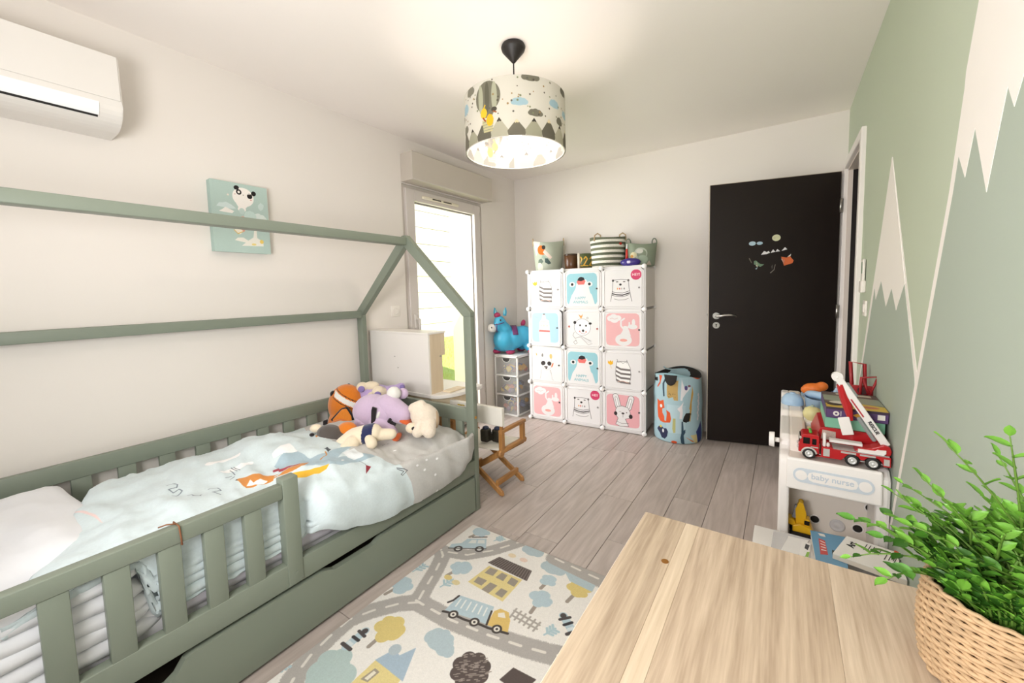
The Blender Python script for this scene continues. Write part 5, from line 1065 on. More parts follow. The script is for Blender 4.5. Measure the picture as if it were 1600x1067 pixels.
c = (-1.047,3.56,1.5322); cv = Canvas(100, 40, 6, '#8f9a86'); cv.ell((50, 22), 7, 10, '#c3cbbd'); cv.ell((51, 21), 5, 7.5, '#8f9a86'); cv.ell((49, 26), 3.5, 4, '#d9d8cd'); cv.ell((42, 20), 4, 5, '#d8cfa9'); cv.ell((40, 18), 2, 2.5, '#c98f4a'); cv.ell((52, 12), 6, 7, '#a9b8a5'); cv.poly([(56, 2), (60, 10), (64, 2)], '#c7b9ab')
b3 = basket('rope_handled_basket', 'sage green basket with loop handles at the cabinet right end', c[0], c[1], .112, .130, .195, print_mat('sage_basket_print', cv, .85, bump=.3, bscale=300), cyl_uv(c[0], c[1], .195), wav=.012)
for s in (-1, 1):
    q = Vector((c[0], c[1], TOP + .195)) + Rv * .112 * s + Fv * .02; m = M(); m.tube([q + (Rv * math.cos(a) * .02) + Vector((0, 0, .012 + .034 * math.sin(a))) for a in np.linspace(-.9, PI + .9, 14)], .0055, n=8); m.out('handle', mat('sage_rope', '#8a9384', .9, bump=.5, bscale=200), b3)
p = Vector((-1.0842,3.395,1.4717)); T = thing('purple_toy', 'small dark purple toy boat lying in front of the sage basket', 'toy', (p.x, p.y, TOP)); VIO = mat('violet_plastic', '#3f2f86', .3)
m = M(); m.sph((p.x, p.y, TOP + .036), (.085, .045, .036), rot=(0, 0, .1)); m.out('hull', VIO, T)
m = M(); m.box((p.x, p.y - .035, TOP + .036), (.03, .03, .022), bev=.004); m.out('badge', mat('pale_badge', '#d9d2ee', .5), T)
m = M(); m.cyl((p.x - .03, p.y, TOP + .06), (p.x - .03, p.y, TOP + .15), .012, .008, n=12); m.out('red_mast', mat('red_plastic_matt', '#cf3a33', .4), T); m = M(); m.cyl((p.x - .03, p.y, TOP + .15), (p.x - .028, p.y, TOP + .19), .008, .006, n=12); m.out('white_tip', PP, T)

# ------------------------------------------------------------------ laundry bin
BX, BYY, BR, BH = -.722, 3.500, .185, .555
T = thing('laundry_bin', 'round pale blue fabric laundry bin printed with foxes and animals', 'laundry bin', (BX, BYY, 0))
BW = 2 * PI * BR; cv = Canvas(BW, BH, 900, '#a9c6cf')
def bn(P): return (P[0] * BW, P[1] * BH)
def bpoly(L, c): cv.poly([bn(p) for p in L], c)
cv.poly([bn((0.427,0.5651)), bn((0.5504,0.5719)), bn((0.5504,0.1632)), bn((0.427,0.1557))], '#b7d0d8')
bpoly([(0.3558,1.0309), (0.368,1.0582), (0.427,1.029), (0.4299,0.9889), (0.3896,0.98), (0.3755,0.8564), (0.3471,0.7848), (0.3424,0.8094), (0.368,0.8797)], '#d9562c'); cv.ell(bn((0.3755,1.0045)), .010, .012, '#f0e6e0')
bpoly([(0.4152,0.9566), (0.427,0.9539), (0.409,0.8722), (0.4103,0.6814), (0.3995,0.6699), (0.395,0.8661)], '#2f4453')
bpoly([(0.4299,0.8935), (0.5026,0.932), (0.5052,0.9863), (0.5,0.7687), (0.5026,0.6394), (0.4764,0.6381), (0.4685,0.6846), (0.4385,0.6574), (0.427,0.6879)], '#c0a061')
for k in range(14): t_, q_ = rr.random(), rr.random(); b0, b1 = (0.4385,0.6779), (0.4974,0.7551); cv.ell(bn((b0[0] + (b1[0] - b0[0]) * t_, b0[1] + (b1[1] - b0[1]) * q_)), .004, None, '#8f7a4c', n=8)
bpoly([(0.3405,0.6153), (0.368,0.5915), (0.3995,0.6193), (0.4027,0.5619), (0.409,0.5033), (0.3896,0.4871), (0.393,0.4272), (0.409,0.3803), (0.4121,0.3202), (0.4241,0.3184), (0.427,0.4286), (0.4211,0.481), (0.4496,0.4493), (0.4578,0.3627), (0.4523,0.3069), (0.409,0.2887), (0.3791,0.2963), (0.3558,0.3503), (0.3471,0.4682)], '#dd5a2a'); cv.ell(bn((0.3791,0.5225)), .012, .014, '#e9eef0')
bpoly([(0.364,0.2114), (0.3862,0.2319), (0.409,0.2027), (0.427,0.2103), (0.4385,0.1667), (0.4328,0.0965), (0.4152,0.0484), (0.3896,0.0558), (0.3755,0.1158), (0.3471,0.1654)], '#2b2f4f'); cv.ell(bn((0.3827,0.2203)), .012, .010, '#d9c35a'); cv.ell(bn((0.4027,0.1654)), .008, .016, '#eef0f0')
bpoly([(0.4701,0.3718), (0.4869,0.3737), (0.4869,0.1696), (0.4738,0.1614), (0.4669,0.2215)], '#b9b878')
bpoly([(0.5262,0.3383), (0.5358,0.3368), (0.5395,0.2067), (0.5504,0.2245), (0.5504,0.1768), (0.5395,0.1386), (0.5477,-0.0064), (0.5395,-0.0044), (0.5236,0.0257), (0.5183,0.1011), (0.5246,0.1684)], '#2f4a5c')
bpoly([(0.5246,0.9578), (0.5422,0.8325), (0.5848,0.8337), (0.5504,0.749), (0.5315,0.6846), (0.5289,0.6442), (0.5167,0.6456)], '#e3e2e6'); cv.ell(bn((0.5532,0.8274)), .012, .018, '#5d5488'); cv.ell(bn((0.5759,0.8533)), .012, .008, '#8a5a6a')
bpoly([(0.5973,0.8559), (0.6024,0.7442), (0.5922,0.6121), (0.596,0.5147), (0.5879,0.3339), (0.5789,0.3418), (0.5836,0.5064), (0.5765,0.5228), (0.5861,0.7239)], '#c39a4e'); bpoly([(0.5369,0.6293), (0.5289,0.5489), (0.5342,0.4664), (0.5289,0.372), (0.512,0.3765), (0.5157,0.4688), (0.4974,0.517), (0.5183,0.5638)], '#e8e2e4')
for k in range(9): b0, b1 = (0.6529,0.716), (0.6595,0.359); cv.ell(bn((b0[0] + (b1[0] - b0[0]) * (k % 2), b0[1] + (b1[1] - b0[1]) * k / 8)), .010, .014, '#e3dde0')
bpoly([(0.5504,0.1155), (0.6104,0.0489), (0.6138,0.0264), (0.5973,0.0424)], '#cf7a3a'); bpoly([(0.5848,0.1372), (0.64,0.1401), (0.6502,0.0022), (0.6245,0.013)], '#d9c98f'); bpoly([(0.632,0.1797), (0.692,0.3149), (0.7091,0.0648), (0.6851,0.0023), (0.6529,0.014)], '#33407a'); cv.ell(bn((0.4791,0.026)), .022, .012, '#d9562c'); bpoly([(0.5973,0.979), (0.6851,0.9429), (0.64,0.9412)], '#d9562c')
for u in (.08, .16, .84, .92): bpoly([(u, .3), (u + .03, .35), (u + .035, .6), (u + .01, .65), (u - .01, .5)], rr.choice(['#d9562c', '#2f4a5c', '#c39a4e']))
cv.poly([(0, BH - .012), (BW, BH - .012), (BW, BH), (0, BH)], '#8fb0b8')
m = M(); prf = [(.10, .004), (BR - .004, .004), (BR, .012)] + [(BR + .004 * math.sin(k * 1.3), .012 + (BH - .012) * k / 9) for k in range(1, 10)]
vs = m.lathe(prf, (BX, BYY, 0), 56)
def binlip(v):
    a = math.atan2(v.co.y - BYY, v.co.x - BX) - math.atan2(-BYY, -BX); t = v.co.z / BH
    v.co.z += (.022 * math.cos(2 * a + .6) - .006) * t ** 4; p_ = Vector(v.co) * 7; v.co += Vector((noise.noise(p_), noise.noise(p_ + Vector((3, 9, 1))), 0)) * .012 * min(1, t * 2)
for v in vs: binlip(v)
m.out('fabric_body', print_mat('laundry_print', cv, .55, bump=.2, bscale=60, spec=.4), T, uv=(lambda a0: lambda co: (.5 + ((math.atan2(co.y - BYY, co.x - BX) - a0 + PI) % (2 * PI) - PI) / (2 * PI), co.z / BH))(math.atan2(-BYY, -BX)), cyc=True)
m = M(); vs = m.lathe([(BR - .006, .02), (BR - .005, .3), (BR - .004, BH - .001)], (BX, BYY, 0), 56)
for v in vs: binlip(v)
DKL = mat('black_lining', '#1f1b19', .7); m.out('lining', DKL, T, solid=.001); m = M(); m.cyl((BX, BYY, .012), (BX, BYY, .02), BR - .008, n=32); m.out('base', DKL, T)
ahead = math.atan2(-BYY, -BX); rows = []
for i in range(9):
    row = []
    for j in range(13):
        a = ahead - .28 + (j / 12 - .5) * .52; tt = i / 8; zz_ = BH + .004 - .085 * tt * math.sqrt(max(0, 1 - (2 * j / 12 - 1) ** 2)); row.append((BX + (BR + .012) * math.cos(a), BYY + (BR + .012) * math.sin(a), zz_))
    rows.append(row)
m = M(); m.grid(rows); m.out('grip_hole', DKL, T, solid=.003)
q = Vector((BX, BYY, BH)) - Fv * .175 + Rv * .04; m = M(); m.tube([q + Rv * (.09 * math.cos(a)) + Vector((0, 0, .012 - .03 * math.sin(a))) for a in np.linspace(0, PI, 10)], .006, n=8); m.out('rear_grip', mat('pale_blue_binding', '#b5cdd3', .7), T)

# ------------------------------------------------------------------ stickers on the dark door
def stick(name, label, shapes):
    T = thing(name, label, 'sticker', (HX, HY, 1.4), ang)
    for nm, P, col in shapes:
        m = M(); m.prism([(DW - a, b - 1.4) for a, b in P], .0, .0016, 'y'); m.out(nm, mat('sticker_' + col[1:], col, .6), T, local=True)
def disc(P, a, b, n=18): return [(P[0] + a * math.cos(2 * PI * k / n), P[1] + b * math.sin(2 * PI * k / n)) for k in range(n)]
stick('moon_sticker', 'round pale yellow moon sticker high on the dark door', [('disc', disc((0.4487,1.6018), .027, .024), '#dcdcb4'), ('crater', [(a, b) for a, b in disc((0.4364,1.6027), .007, .006)], '#b9b98e')])
stick('cloud_sticker', 'pale blue double cloud sticker at left on the dark door', [('puff', disc((0.2937,1.5697), .023, .016), '#b9d2de'), ('puff', disc((0.3421,1.5689), .020, .012), '#a9c4d3')])
stick('snowcap_sticker', 'row of white snowy peak stickers across the dark door', [('peak', [(0.3522,1.4821), (0.3725,1.5096), (0.3893,1.4991), (0.4015,1.5079), (0.4101,1.4931), (0.3896,1.4848)], '#eceaea'), ('peak', [(0.4142,1.4929), (0.4301,1.518), (0.4449,1.4982)], '#eceaea'), ('peak', [(0.4449,1.4982), (0.4567,1.5188), (0.4754,1.5011)], '#dfdedf'), ('peak', [(0.4835,1.503), (0.505,1.5299), (0.5195,1.5125)], '#eceaea')])
stick('fox_sticker', 'orange fox face sticker with white cheeks on the dark door', [('face', [(0.4824,1.4606), (0.517,1.4516), (0.5368,1.4623), (0.5616,1.4282), (0.5541,1.4098), (0.5022,1.3934)], '#e2703a'), ('cheek', [(0.4827,1.4464), (0.5053,1.4358), (0.502,1.4029)], '#f0e6da'), ('ear', [(0.5209,1.4561), (0.5444,1.4783), (0.5408,1.4621)], '#f0ebe6')])
stick('tent_sticker', 'small green and cream tent sticker at lower left of door', [('roof', [(0.3072,1.4122), (0.3068,1.4364), (0.3194,1.4406), (0.3451,1.4152), (0.3746,1.409), (0.3498,1.3909)], '#6f8c70'), ('flap', [(0.3195,1.4358), (0.3411,1.4082), (0.3288,1.3919), (0.3201,1.4019)], '#e6e2c4'), ('pole', [(0.3164,1.3779), (0.333,1.3917), (0.3249,1.3727)], '#9fb9c4')])
stick('feather_sticker', 'thin dark feather sticker left of the fox sticker on the door', [('blade', [(0.4133,1.3449), (0.4376,1.3678), (0.4449,1.4056), (0.4474,1.4055), (0.4409,1.3653), (0.4175,1.34)], '#8a8274'), ('shaft', [(0.4252,1.3684), (0.4205,1.3925), (0.4285,1.404), (0.431,1.3872)], '#4a443c')])
stick('stick_sticker', 'tiny grey twig sticker beside the tent sticker on the dark door', [('twig', [(0.2724,1.4576), (0.2901,1.4227), (0.2943,1.4225), (0.2766,1.4622)], '#77705f')])

# ------------------------------------------------------------------ remote holder and switch by the doorway
T = thing('remote_holder', 'white remote control in its wall holder beside the doorway', 'remote control', (RX, 2.79, 1.28))
m = M(); m.b2((RX - .020, 2.755, 1.20), (RX, 2.835, 1.262), bev=.005, seg=2); m.out('holder', PL, T); m = M(); m.b2((RX - .015, 2.768, 1.215), (RX - .003, 2.822, 1.375), bev=.005, seg=2); RM = m.out('remote', mat('remote_white', '#ece6de', .4), T); m = M(); m.b2((RX - .0155, 2.776, 1.30), (RX - .0145, 2.814, 1.36)); m.out('screen', mat('remote_screen', '#8fa58f', .3), RM)
T = thing('light_switch', 'white rounded light switch below the remote by the doorway', 'switch', (RX, 2.72, 1.12)); m = M(); m.b2((RX - .010, 2.68, 1.08), (RX, 2.76, 1.16), bev=.004, seg=2); m.out('plate', PL, T); m = M(); m.b2((RX - .014, 2.70, 1.10), (RX - .009, 2.74, 1.14), bev=.002); m.out('rocker', PL, T)
# ------------------------------------------------------------------ white nursery play unit against the painted wall
NW = mat('white_toy_plastic', '#f3eeea', .35, var=.01); NW2 = mat('warm_white_toy_plastic', '#ece2d8', .4, var=.01); RXI = RX - .004
T = NU_ = thing('nursery_play_unit', 'white plastic toy nursery centre along the green painted wall', 'play unit', (.17, 2.3, 0)); F0 = 1.945
def armprof(z0):
    P = [(F0 + .012, z0), (F0 + .012, .525), (F0 + .03, .545), (2.035, .553)]
    for a, b in ((2.045, 2.41), (2.45, 2.82), (2.86, 3.0)): P += [(a, .565), (a + .006, .588), (a + .03, .606), (b - .05, .606), (b - .015, .596), (b, .570)]
    return P + [(3.0, z0)]
m = M(); m.prism(armprof(0), -.004, .034, 'x'); m.out('side_panel', NW, T, bevel=.008)
m = M(); m.prism([(y + .001, z) for y, z in armprof(.53)[3:-1]] + [(3.0, .53), (2.036, .53)], .030, .092, 'x'); m.out('armrest', NW2, T, bevel=.014)
m = M(); m.prism([(F0 + .01, 0), (F0 + .01, .52), (F0 + .05, .548), (3.0, .56), (3.0, 0)], .300, RXI, 'x'); m.out('side_panel', NW, T, bevel=.012)
m = M(); m.prism([(F0, .53), (F0 + .012, .545), (2.15, .548), (3.0, .552), (3.0, .52), (F0, .515)], .03, .305, 'x'); m.out('top_panel', NW2, T, bevel=.004)
m = M(); m.prism([(F0 - .012, .425), (F0 - .002, .548), (F0 + .012, .552), (F0 + .02, .44), (F0 + .01, .42)], .022, .316, 'x'); FA = m.out('drawer_front', NW, T, bevel=.006)
fx = Vector((1, 0, 0)); fz = Vector((0, .010, .123)).normalized(); fo = Vector((.169, F0 - .0085, .487)); fn = fx.cross(fz)
def onf(m_, pts, d, e): 
    mm = M(); mm.prism(pts, d, e, 'z'); R = Matrix((fx, fz, fx.cross(fz))).transposed(); mm.xf(R, fo); return mm
def pill(hw, hh, n=10): return [(hw - hh + hh * math.cos(a), hh * math.sin(a)) for a in np.linspace(-PI / 2, PI / 2, n)] + [(-hw + hh + hh * math.cos(a), hh * math.sin(a)) for a in np.linspace(PI / 2, 3 * PI / 2, n)]
GB = mat('pale_grey_blue_print', '#ccd4dd', .5)
onf(None, pill(.125, .0285), -.002, .0014).out('badge', GB, FA); onf(None, pill(.078, .020, 5), -.002, .0018).out('badge_panel', NW, FA)
for x in (-.098, .098): onf(None, [(x + .0195 * math.cos(a), .0195 * math.sin(a)) for a in np.linspace(0, 2 * PI, 21)[:-1]], -.002, .0018).out('badge_disc', NW, FA)
textmesh('lettering', 'baby nurse', .030, mat('pale_lettering', '#c3cbd6', .5), fo + fn * .0021 + fz * .002, fx, fz, FA, bold=.0004)
m = M(); m.b2((.034, 2.115, .02), (.300, 2.13, .52)); NB = m.out('niche_back', NW2, T); m = M(); m.b2((.034, F0 + .02, .165), (.300, 2.115, .18)); m.out('niche_shelf', NW2, T)
HB = mat('hole_dark', '#1b1715', .7)
for P in ((0.1304,2.114,0.2312), (0.2728,2.114,0.2336), (0.3095,2.114,0.3328)):
    m = M(); m.cyl((P[0], 2.1165, P[2]), (P[0], 2.1135, P[2]), .0165, n=20); m.out('hole', HB, NB); m = M(); m.tube([(P[0] + .018 * math.cos(a), 2.1135, P[2] + .018 * math.sin(a)) for a in np.linspace(0, 2 * PI, 21)[:-1]], .0025, n=6, closed=True); m.out('hole_rim', NW, NB)
P = (0.2066,2.114,0.2264); m = M(); m.lathe([(.026, 0), (.026, .005), (.021, .006), (.018, .003), (.010, .003), (.006, .006), (.001, .006)], n=24, rot=(PI / 2, 0, 0), c=(P[0], 2.115, P[2])); m.out('dial', mat('grey_dial', '#d6d2d2', .4), NB)
P = (-0.025,2.02,0.5897); m = M(); m.cyl((-.004, 2.02, P[2]), (-.022, 2.02, P[2]), .010, n=12); m.cyl((-.022, 2.02, P[2]), (-.042, 2.02, P[2]), .032, .030, n=24); m.out('side_knob', NW, T, bevel=.003)
NT = .552
# fire truck with crane
RED = mat('red_toy_plastic', '#b81d22', .3, var=.05); WHP = mat('white_boom_plastic', '#efeae6', .35); SIL = mat('silver_sticker', '#c9c6c2', .35, metal=.3); RUB = mat('black_rubber', '#171514', .6); WIN = mat('dark_window', '#120f10', .15)
TX, TYa, TYb, TZ = .060, 1.958, 2.035, NT + .012
T = thing('fire_truck', 'red toy fire truck with raised white crane boom in front', 'toy truck', (.2, 2.0, NT))
m = M(); m.prism([(TX, TZ + .012), (TX + .001, TZ + .04), (TX + .008, TZ + .078), (TX + .014, TZ + .086), (TX + .062, TZ + .088), (TX + .066, TZ + .082), (TX + .068, TZ + .012), (TX + .058, TZ + .012), (TX + .052, TZ + .026), (TX + .040, TZ + .034), (TX + .026, TZ + .03), (TX + .018, TZ + .018), (TX + .016, TZ + .010)], TYa, TYb, 'y'); CBO = m.out('cab', RED, T, bevel=.003)
for a, b in (((TX + .015, TZ + .048), (TX + .037, TZ + .074)), ((TX + .044, TZ + .048), (TX + .058, TZ + .072))):
    m = M(); m.b2((a[0], TYa - .0012, a[1]), (b[0], TYa + .003, b[1]), bev=.001); m.out('window', WIN, CBO)
m = M(); m.prism([(TX + .0035, TZ + .05), (TX + .0075, TZ + .075), (TX + .004, TZ + .075), (TX + .0, TZ + .05)], TYa + .008, TYb - .008, 'y'); m.out('windscreen', WIN, CBO)
m = M(); m.tube([(TX + .035 + .0235 * math.cos(a), TYa - .001, TZ + .010 + .0235 * math.sin(a)) for a in np.linspace(.1, PI - .1, 12)], .0035, n=6); m.out('wheel_arch', mat('grey_arch', '#cfc9c4', .4), CBO)
m = M(); m.b2((TX + .04, TYa - .001, TZ + .036), (TX + .064, TYa + .001, TZ + .040)); m.sph((TX - .001, TYa + .012, TZ + .03), (.004, .007, .006)); m.sph((TX - .001, TYb - .012, TZ + .03), (.004, .007, .006)); m.sph((TX + .006, TYa - .003, TZ + .072), (.004, .003, .006)); m.out('trim', SIL, CBO)
m = M(); m.b2((TX + .034, TYa + .015, TZ + .088), (TX + .044, TYb - .015, TZ + .097), bev=.003); m.out('green_lamp', mat('green_lamp', '#57b04a', .3), CBO)
m = M(); m.prism([(TX + .074, TZ + .006), (TX + .074, TZ + .046), (TX + .108, TZ + .046), (TX + .112, TZ + .042), (.338, TZ + .040), (.338, TZ + .004), (.318, TZ + .004), (.314, TZ + .020), (.304, TZ + .030), (.288, TZ + .034), (.272, TZ + .028), (.262, TZ + .016), (.252, TZ + .016), (.246, TZ + .026), (.232, TZ + .032), (.214, TZ + .028), (.204, TZ + .014), (.196, TZ + .004), (.11, TZ + .002)], TYa, TYb, 'y'); m.out('body', RED, T, bevel=.002)
m = M(); m.b2((TX + .068, TYa + .006, TZ + .008), (.336, TYb - .006, TZ + .012)); m.b2((TX + .1, TYa + .006, TZ + .040), (.334, TYb - .006, TZ + .044)); m.out('deck', mat('grey_deck', '#a9a6a3', .45), T)
for a, b in (((TX + .080, TZ + .010), (TX + .100, TZ + .040)), ((.194, TZ + .033), (.239, TZ + .040)), ((.25, TZ + .033), (.295, TZ + .0395)), ((.318, TZ + .010), (.334, TZ + .034))): m = M(); m.b2((a[0], TYa - .0012, a[1]), (b[0], TYa + .002, b[1])); m.out('side_sticker', SIL, T)
for x in (TX + .035, .228, .288):
    for y, s in ((TYa, -1), (TYb, 1)):
        m = M(); m.lathe([(.010, -.008), (.020, -.008), (.0225, -.004), (.0225, .004), (.020, .008), (.014, .0075)], n=24, rot=(PI / 2, 0, 0), c=(x, y - s * .004, TZ + .0105), cap=True); WHE = m.out('wheel', RUB, T)
        m = M(); m.lathe([(.0135, 0), (.0135, .003), (.011, .004), (.009, .002), (.004, .003), (.0005, .005)], n=18, rot=(PI / 2 * (1 if s < 0 else -1), 0, 0), c=(x, y + s * .004, TZ + .0105)); m.out('hubcap', mat('chrome_white', '#dedddb', .25, metal=.4), WHE)
m = M(); m.b2((TX + .078, TYa + .004, TZ + .045), (TX + .088, TYa + .018, TZ + .10), bev=.003); m.b2((TX + .090, TYa + .004, TZ + .045), (TX + .10, TYa + .02, TZ + .062), bev=.004); m.b2((TX + .1, TYa + .03, TZ + .06), (.26, TYb - .02, TZ + .07)); m.out('stabiliser', WHP, T)
ym = (TYa + TYb) / 2
m = M(); m.prism([(.235, TZ + .044), (.252, TZ + .058), (.27, TZ + .060), (.285, TZ + .064), (.318, TZ + .082), (.335, TZ + .078), (.341, TZ + .060), (.338, TZ + .044)], ym - .026, ym + .026, 'y'); m.out('crane_base', RED, T, bevel=.003)
m = M(); m.prism([(.245, TZ + .042), (.245, TZ + .056), (.295, TZ + .057), (.3, TZ + .062), (.325, TZ + .064), (.325, TZ + .052), (.318, TZ + .042)], ym - .031, ym - .025, 'y'); m.out('base_cover', WHP, T, bevel=.001)
bo0, bo1 = Vector((.328, ym, TZ + .075)), Vector((0.1772,1.997,0.8878)); bd_ = bo1 - bo0; BLn = bd_.length; ban = math.atan2(-bd_.z, bd_.x)
def boom(nm, a, b, w, th, mt, offn=0, par=None, y0=0):
    d = bd_.normalized(); n_ = Vector((d.z, 0, -d.x)); p0, p1 = bo0 + d * a * BLn, bo0 + d * b * BLn
    m = M(); m.box((p0 + p1) / 2 + n_ * offn + Vector((0, y0, 0)), ((p1 - p0).length, th, w), rot=(0, ban, 0), bev=.002); return m.out(nm, mt, par or T)
BO = boom('boom', .0, 1.0, .026, .024, WHP); boom('boom_stripe', .42, .68, .005, .001, mat('red_stripe', '#b9343c', .5), -.006, BO, -.0126)
d = bd_.normalized(); n_ = Vector((d.z, 0, -d.x)); c0 = bo0 + d * BLn * .26
textmesh('lettering', 'RESCUE', .015, mat('black_lettering', '#26211f', .5), c0 + Vector((0, -.0129, 0)), -d, -n_ if n_.z < 0 else n_, BO, bold=.0006)
m = M(); m.cyl(bo1 + Vector((0, -.014, 0)), bo1 + Vector((0, .014, 0)), .018, n=18); m.sph(bo1 + Vector((.0, -.014, -.002)), (.004, .002, .004)); m.out('boom_head', WHP, T)
q0 = bo1 + d * -.02 + Vector((.002, 0, -.012)); pts = [q0, q0 + Vector((.012, 0, -.05)), q0 + Vector((.024, 0, -.09)), q0 + Vector((.034, 0, -.14))]
m = M(); m.tube(pts, [.014, .016, .015, .008], n=8, flat=1.0, smooth=False); m.out('boom_arm', RED, T)
m = M(); m.box(bo0 + d * .5 * BLn + Vector((-.045, -.016, -.065)), (.070, .004, .036), rot=(0, ban + .3, 0), bev=.003); m.out('tag', mat('white_card', '#efe9e4', .6), T)
m = M(); m.box(bo0 + d * .30 * BLn - n_ * .0 + Vector((-.012, .0, -.022)), (.10, .012, .014), rot=(0, ban, 0), bev=.004); m.out('boom_cylinder', mat('grey_cylinder', '#8f9391', .4), T); m = M(); m.box(bo0 + d * .80 * BLn + Vector((.012, .0, .0)), (.06, .014, .02), rot=(0, ban, 0), bev=.003); m.out('boom_cylinder', mat('grey_cylinder', '#8f9391', .4), T)
# boxes stacked behind
def bx(name, label, a, b, mt, cat='box'):
    T = thing(name, label, cat, ((a[0] + b[0]) / 2, (a[1] + b[1]) / 2, a[2])); m = M(); m.b2(a, b, bev=.002); m.out('carton', mt, T); return T
T = thing('red_toy_garage', 'red and cream toy truck bed under the green box', 'toy', (.22, 2.16, NT))
m = M(); m.prism([(.115, NT), (.115, NT + .05), (.135, NT + .105), (.15, NT + .108), (.335, NT + .106), (.335, NT)], 2.06, 2.30, 'y'); m.out('body', RED, T, bevel=.003)
m = M(); m.b2((.10, 2.055, NT), (.15, 2.30, NT + .035), bev=.002); m.out('cream_base', mat('cream_toy', '#e6dcae', .5), T)
m = M(); m.prism([(.138, NT + .06), (.142, NT + .098), (.185, NT + .094), (.185, NT + .058)], 2.056, 2.061, 'y'); m.out('picture_panel', mat('picture_panel', '#c9b7ab', .5, var=.5, vscale=90), T)
T = bx('green_box', 'mint green box under the purple game box', (.150, 2.065, NT + .108), (.335, 2.33, NT + .152), mat('mint_card', '#7fbd9f', .5))
T = bx('game_box', 'purple board game box with yellow strip atop the stack', (.152, 2.058, NT + .152), (.3425, 2.345, NT + .197), mat('purple_card', '#573b6c', .45))
m = M(); m.b2((.1515, 2.0572, NT + .188), (.3428, 2.0585, NT + .1972)); m.b2((.1515, 2.0572, NT + .1968), (.3428, 2.3452, NT + .1974)); m.out('lid_edge', mat('dark_plum_lid', '#3a2a3f', .5), T)
cv = Canvas(.19, .287, 900, '#6a5a55'); cv.poly([(0, 0), (.19, 0), (.19, .05), (0, .06)], '#d3b04a'); cv.poly([(.06, .02), (.19, .015), (.19, .08), (.09, .11)], '#d9b94a'); cv.poly([(.0, .12), (.19, .09), (.19, .2), (.0, .22)], '#9aa08e'); cv.ell((.14, .05), .03, .018, '#c9785a'); cv.ell((.05, .09), .035, .025, '#ddd6c8'); cv.ell((.03, .05), .025, .02, '#3b2c22'); cv.poly([(.05, .24), (.17, .23), (.17, .27), (.05, .27)], '#c7bfae')
m = M(); m.prism([(.1525, 2.0585), (.3422, 2.0585), (.3422, 2.3445), (.1525, 2.3445)], NT + .1973, NT + .1979, 'z'); m.out('lid_picture', print_mat('game_lid_print', cv, .4), T, uv=lambda co: ((co.x - .1525) / .19, (co.y - 2.0585) / .287))
m = M(); m.cyl((.184, 2.0582, NT + .172), (.184, 2.0565, NT + .172), .010, n=18); m.b2((.31, 2.0565, NT + .165), (.332, 2.0582, NT + .185)); m.b2((.198, 2.0568, NT + .163), (.2, 2.0582, NT + .183)); m.out('white_label', mat('label_white', '#e9e4dc', .5), T)
m = M(); m.cyl((.184, 2.0566, NT + .172), (.184, 2.0558, NT + .172), .004, n=12); m.out('logo_dot', MATS['purple_card'], T); m = M(); m.prism([(.235, NT + .172), (.25, NT + .181), (.268, NT + .173), (.25, NT + .164)], 2.0565, 2.0585, 'y'); m.out('yellow_emblem', mat('amber_print', '#cf9a35', .5), T)
# loose toys at the back of the unit, on its raised basin
NT2 = NT + .036
m = M(); m.b2((.094, 2.355, NT - .002), (.298, 2.95, NT2), bev=.006, seg=2); m.out('basin', NW, NU_)
BLT = mat('pale_blue_toy', '#a7c3de', .4)
p = Vector((0.0327,2.594,0.62)); T = thing('blue_bath_toy', 'pale blue toy bathtub lying at the back left of the unit', 'toy', (p.x + .06, p.y + .12, NT2)); x0, y0 = .152, 2.60
m = M(); m.lathe([(.03, 0), (.045, .01), (.054, .075), (.057, .078), (.050, .072), (.040, .016), (.001, .012)], (x0, y0, NT2 + .002), 28, sy=1.9); m.out('tub', BLT, T); m = M(); m.tube([(x0 - .05, y0 + .1, NT2 + .06), (x0 - .02, y0 - .02, NT2 + .09), (x0 + .06, y0 - .12, NT2 + .105), (x0 + .075, y0 - .13, NT2 + .155)], [.018, .02, .018, .012], n=10); m.out('spout', BLT, T)
T = thing('blue_bowl', 'pale blue upturned toy bowl on the left armrest', 'bowl', (.048, 2.62, .607)); m = M(); m.lathe([(.050, .0), (.052, .004), (.046, .034), (.030, .054), (.001, .060)], (.048, 2.62, .606), 24); m.out('shell', BLT, T); m = M(); m.lathe([(.012, .056), (.012, .063), (.001, .063)], (.048, 2.62, .606), 14); m.out('foot', BLT, T)
CRT2 = mat('cream_yellow_toy', '#d9cf96', .45)
T = thing('cream_teapot', 'cream and yellow toy teapot in front of the blue tub', 'toy teapot', (.124, 2.41, NT2)); m = M(); m.lathe([(.02, 0), (.034, .012), (.038, .035), (.030, .056), (.014, .064), (.001, .066)], (.124, 2.41, NT2 + .001), 22); m.out('pot', CRT2, T); m = M(); m.tube([(.152, 2.41, NT2 + .03), (.164, 2.395, NT2 + .045), (.168, 2.385, NT2 + .062)], [.010, .008, .006], n=8); m.out('spout', mat('amber_toy', '#d9a640', .45), T); m = M(); m.sph((.124, 2.41, NT2 + .068), .008, u=10, v=6); m.out('lid_knob', mat('teal_grey_toy', '#9fb0a6', .5), T)
T = thing('yellow_bottle', 'yellow baby bottle with black cap lying behind the teapot', 'toy bottle', (.12, 2.37, NT2)); m = M(); m.cyl((.168, 2.455, NT2 + .026), (.20, 2.385, NT2 + .026), .024, .022, n=16); m.out('bottle', mat('butter_yellow_toy', '#d8c878', .45), T); m = M(); m.cyl((.160, 2.473, NT2 + .026), (.168, 2.455, NT2 + .026), .016, .022, n=16); m.out('cap', mat('black_cap', '#26221f', .5), T)
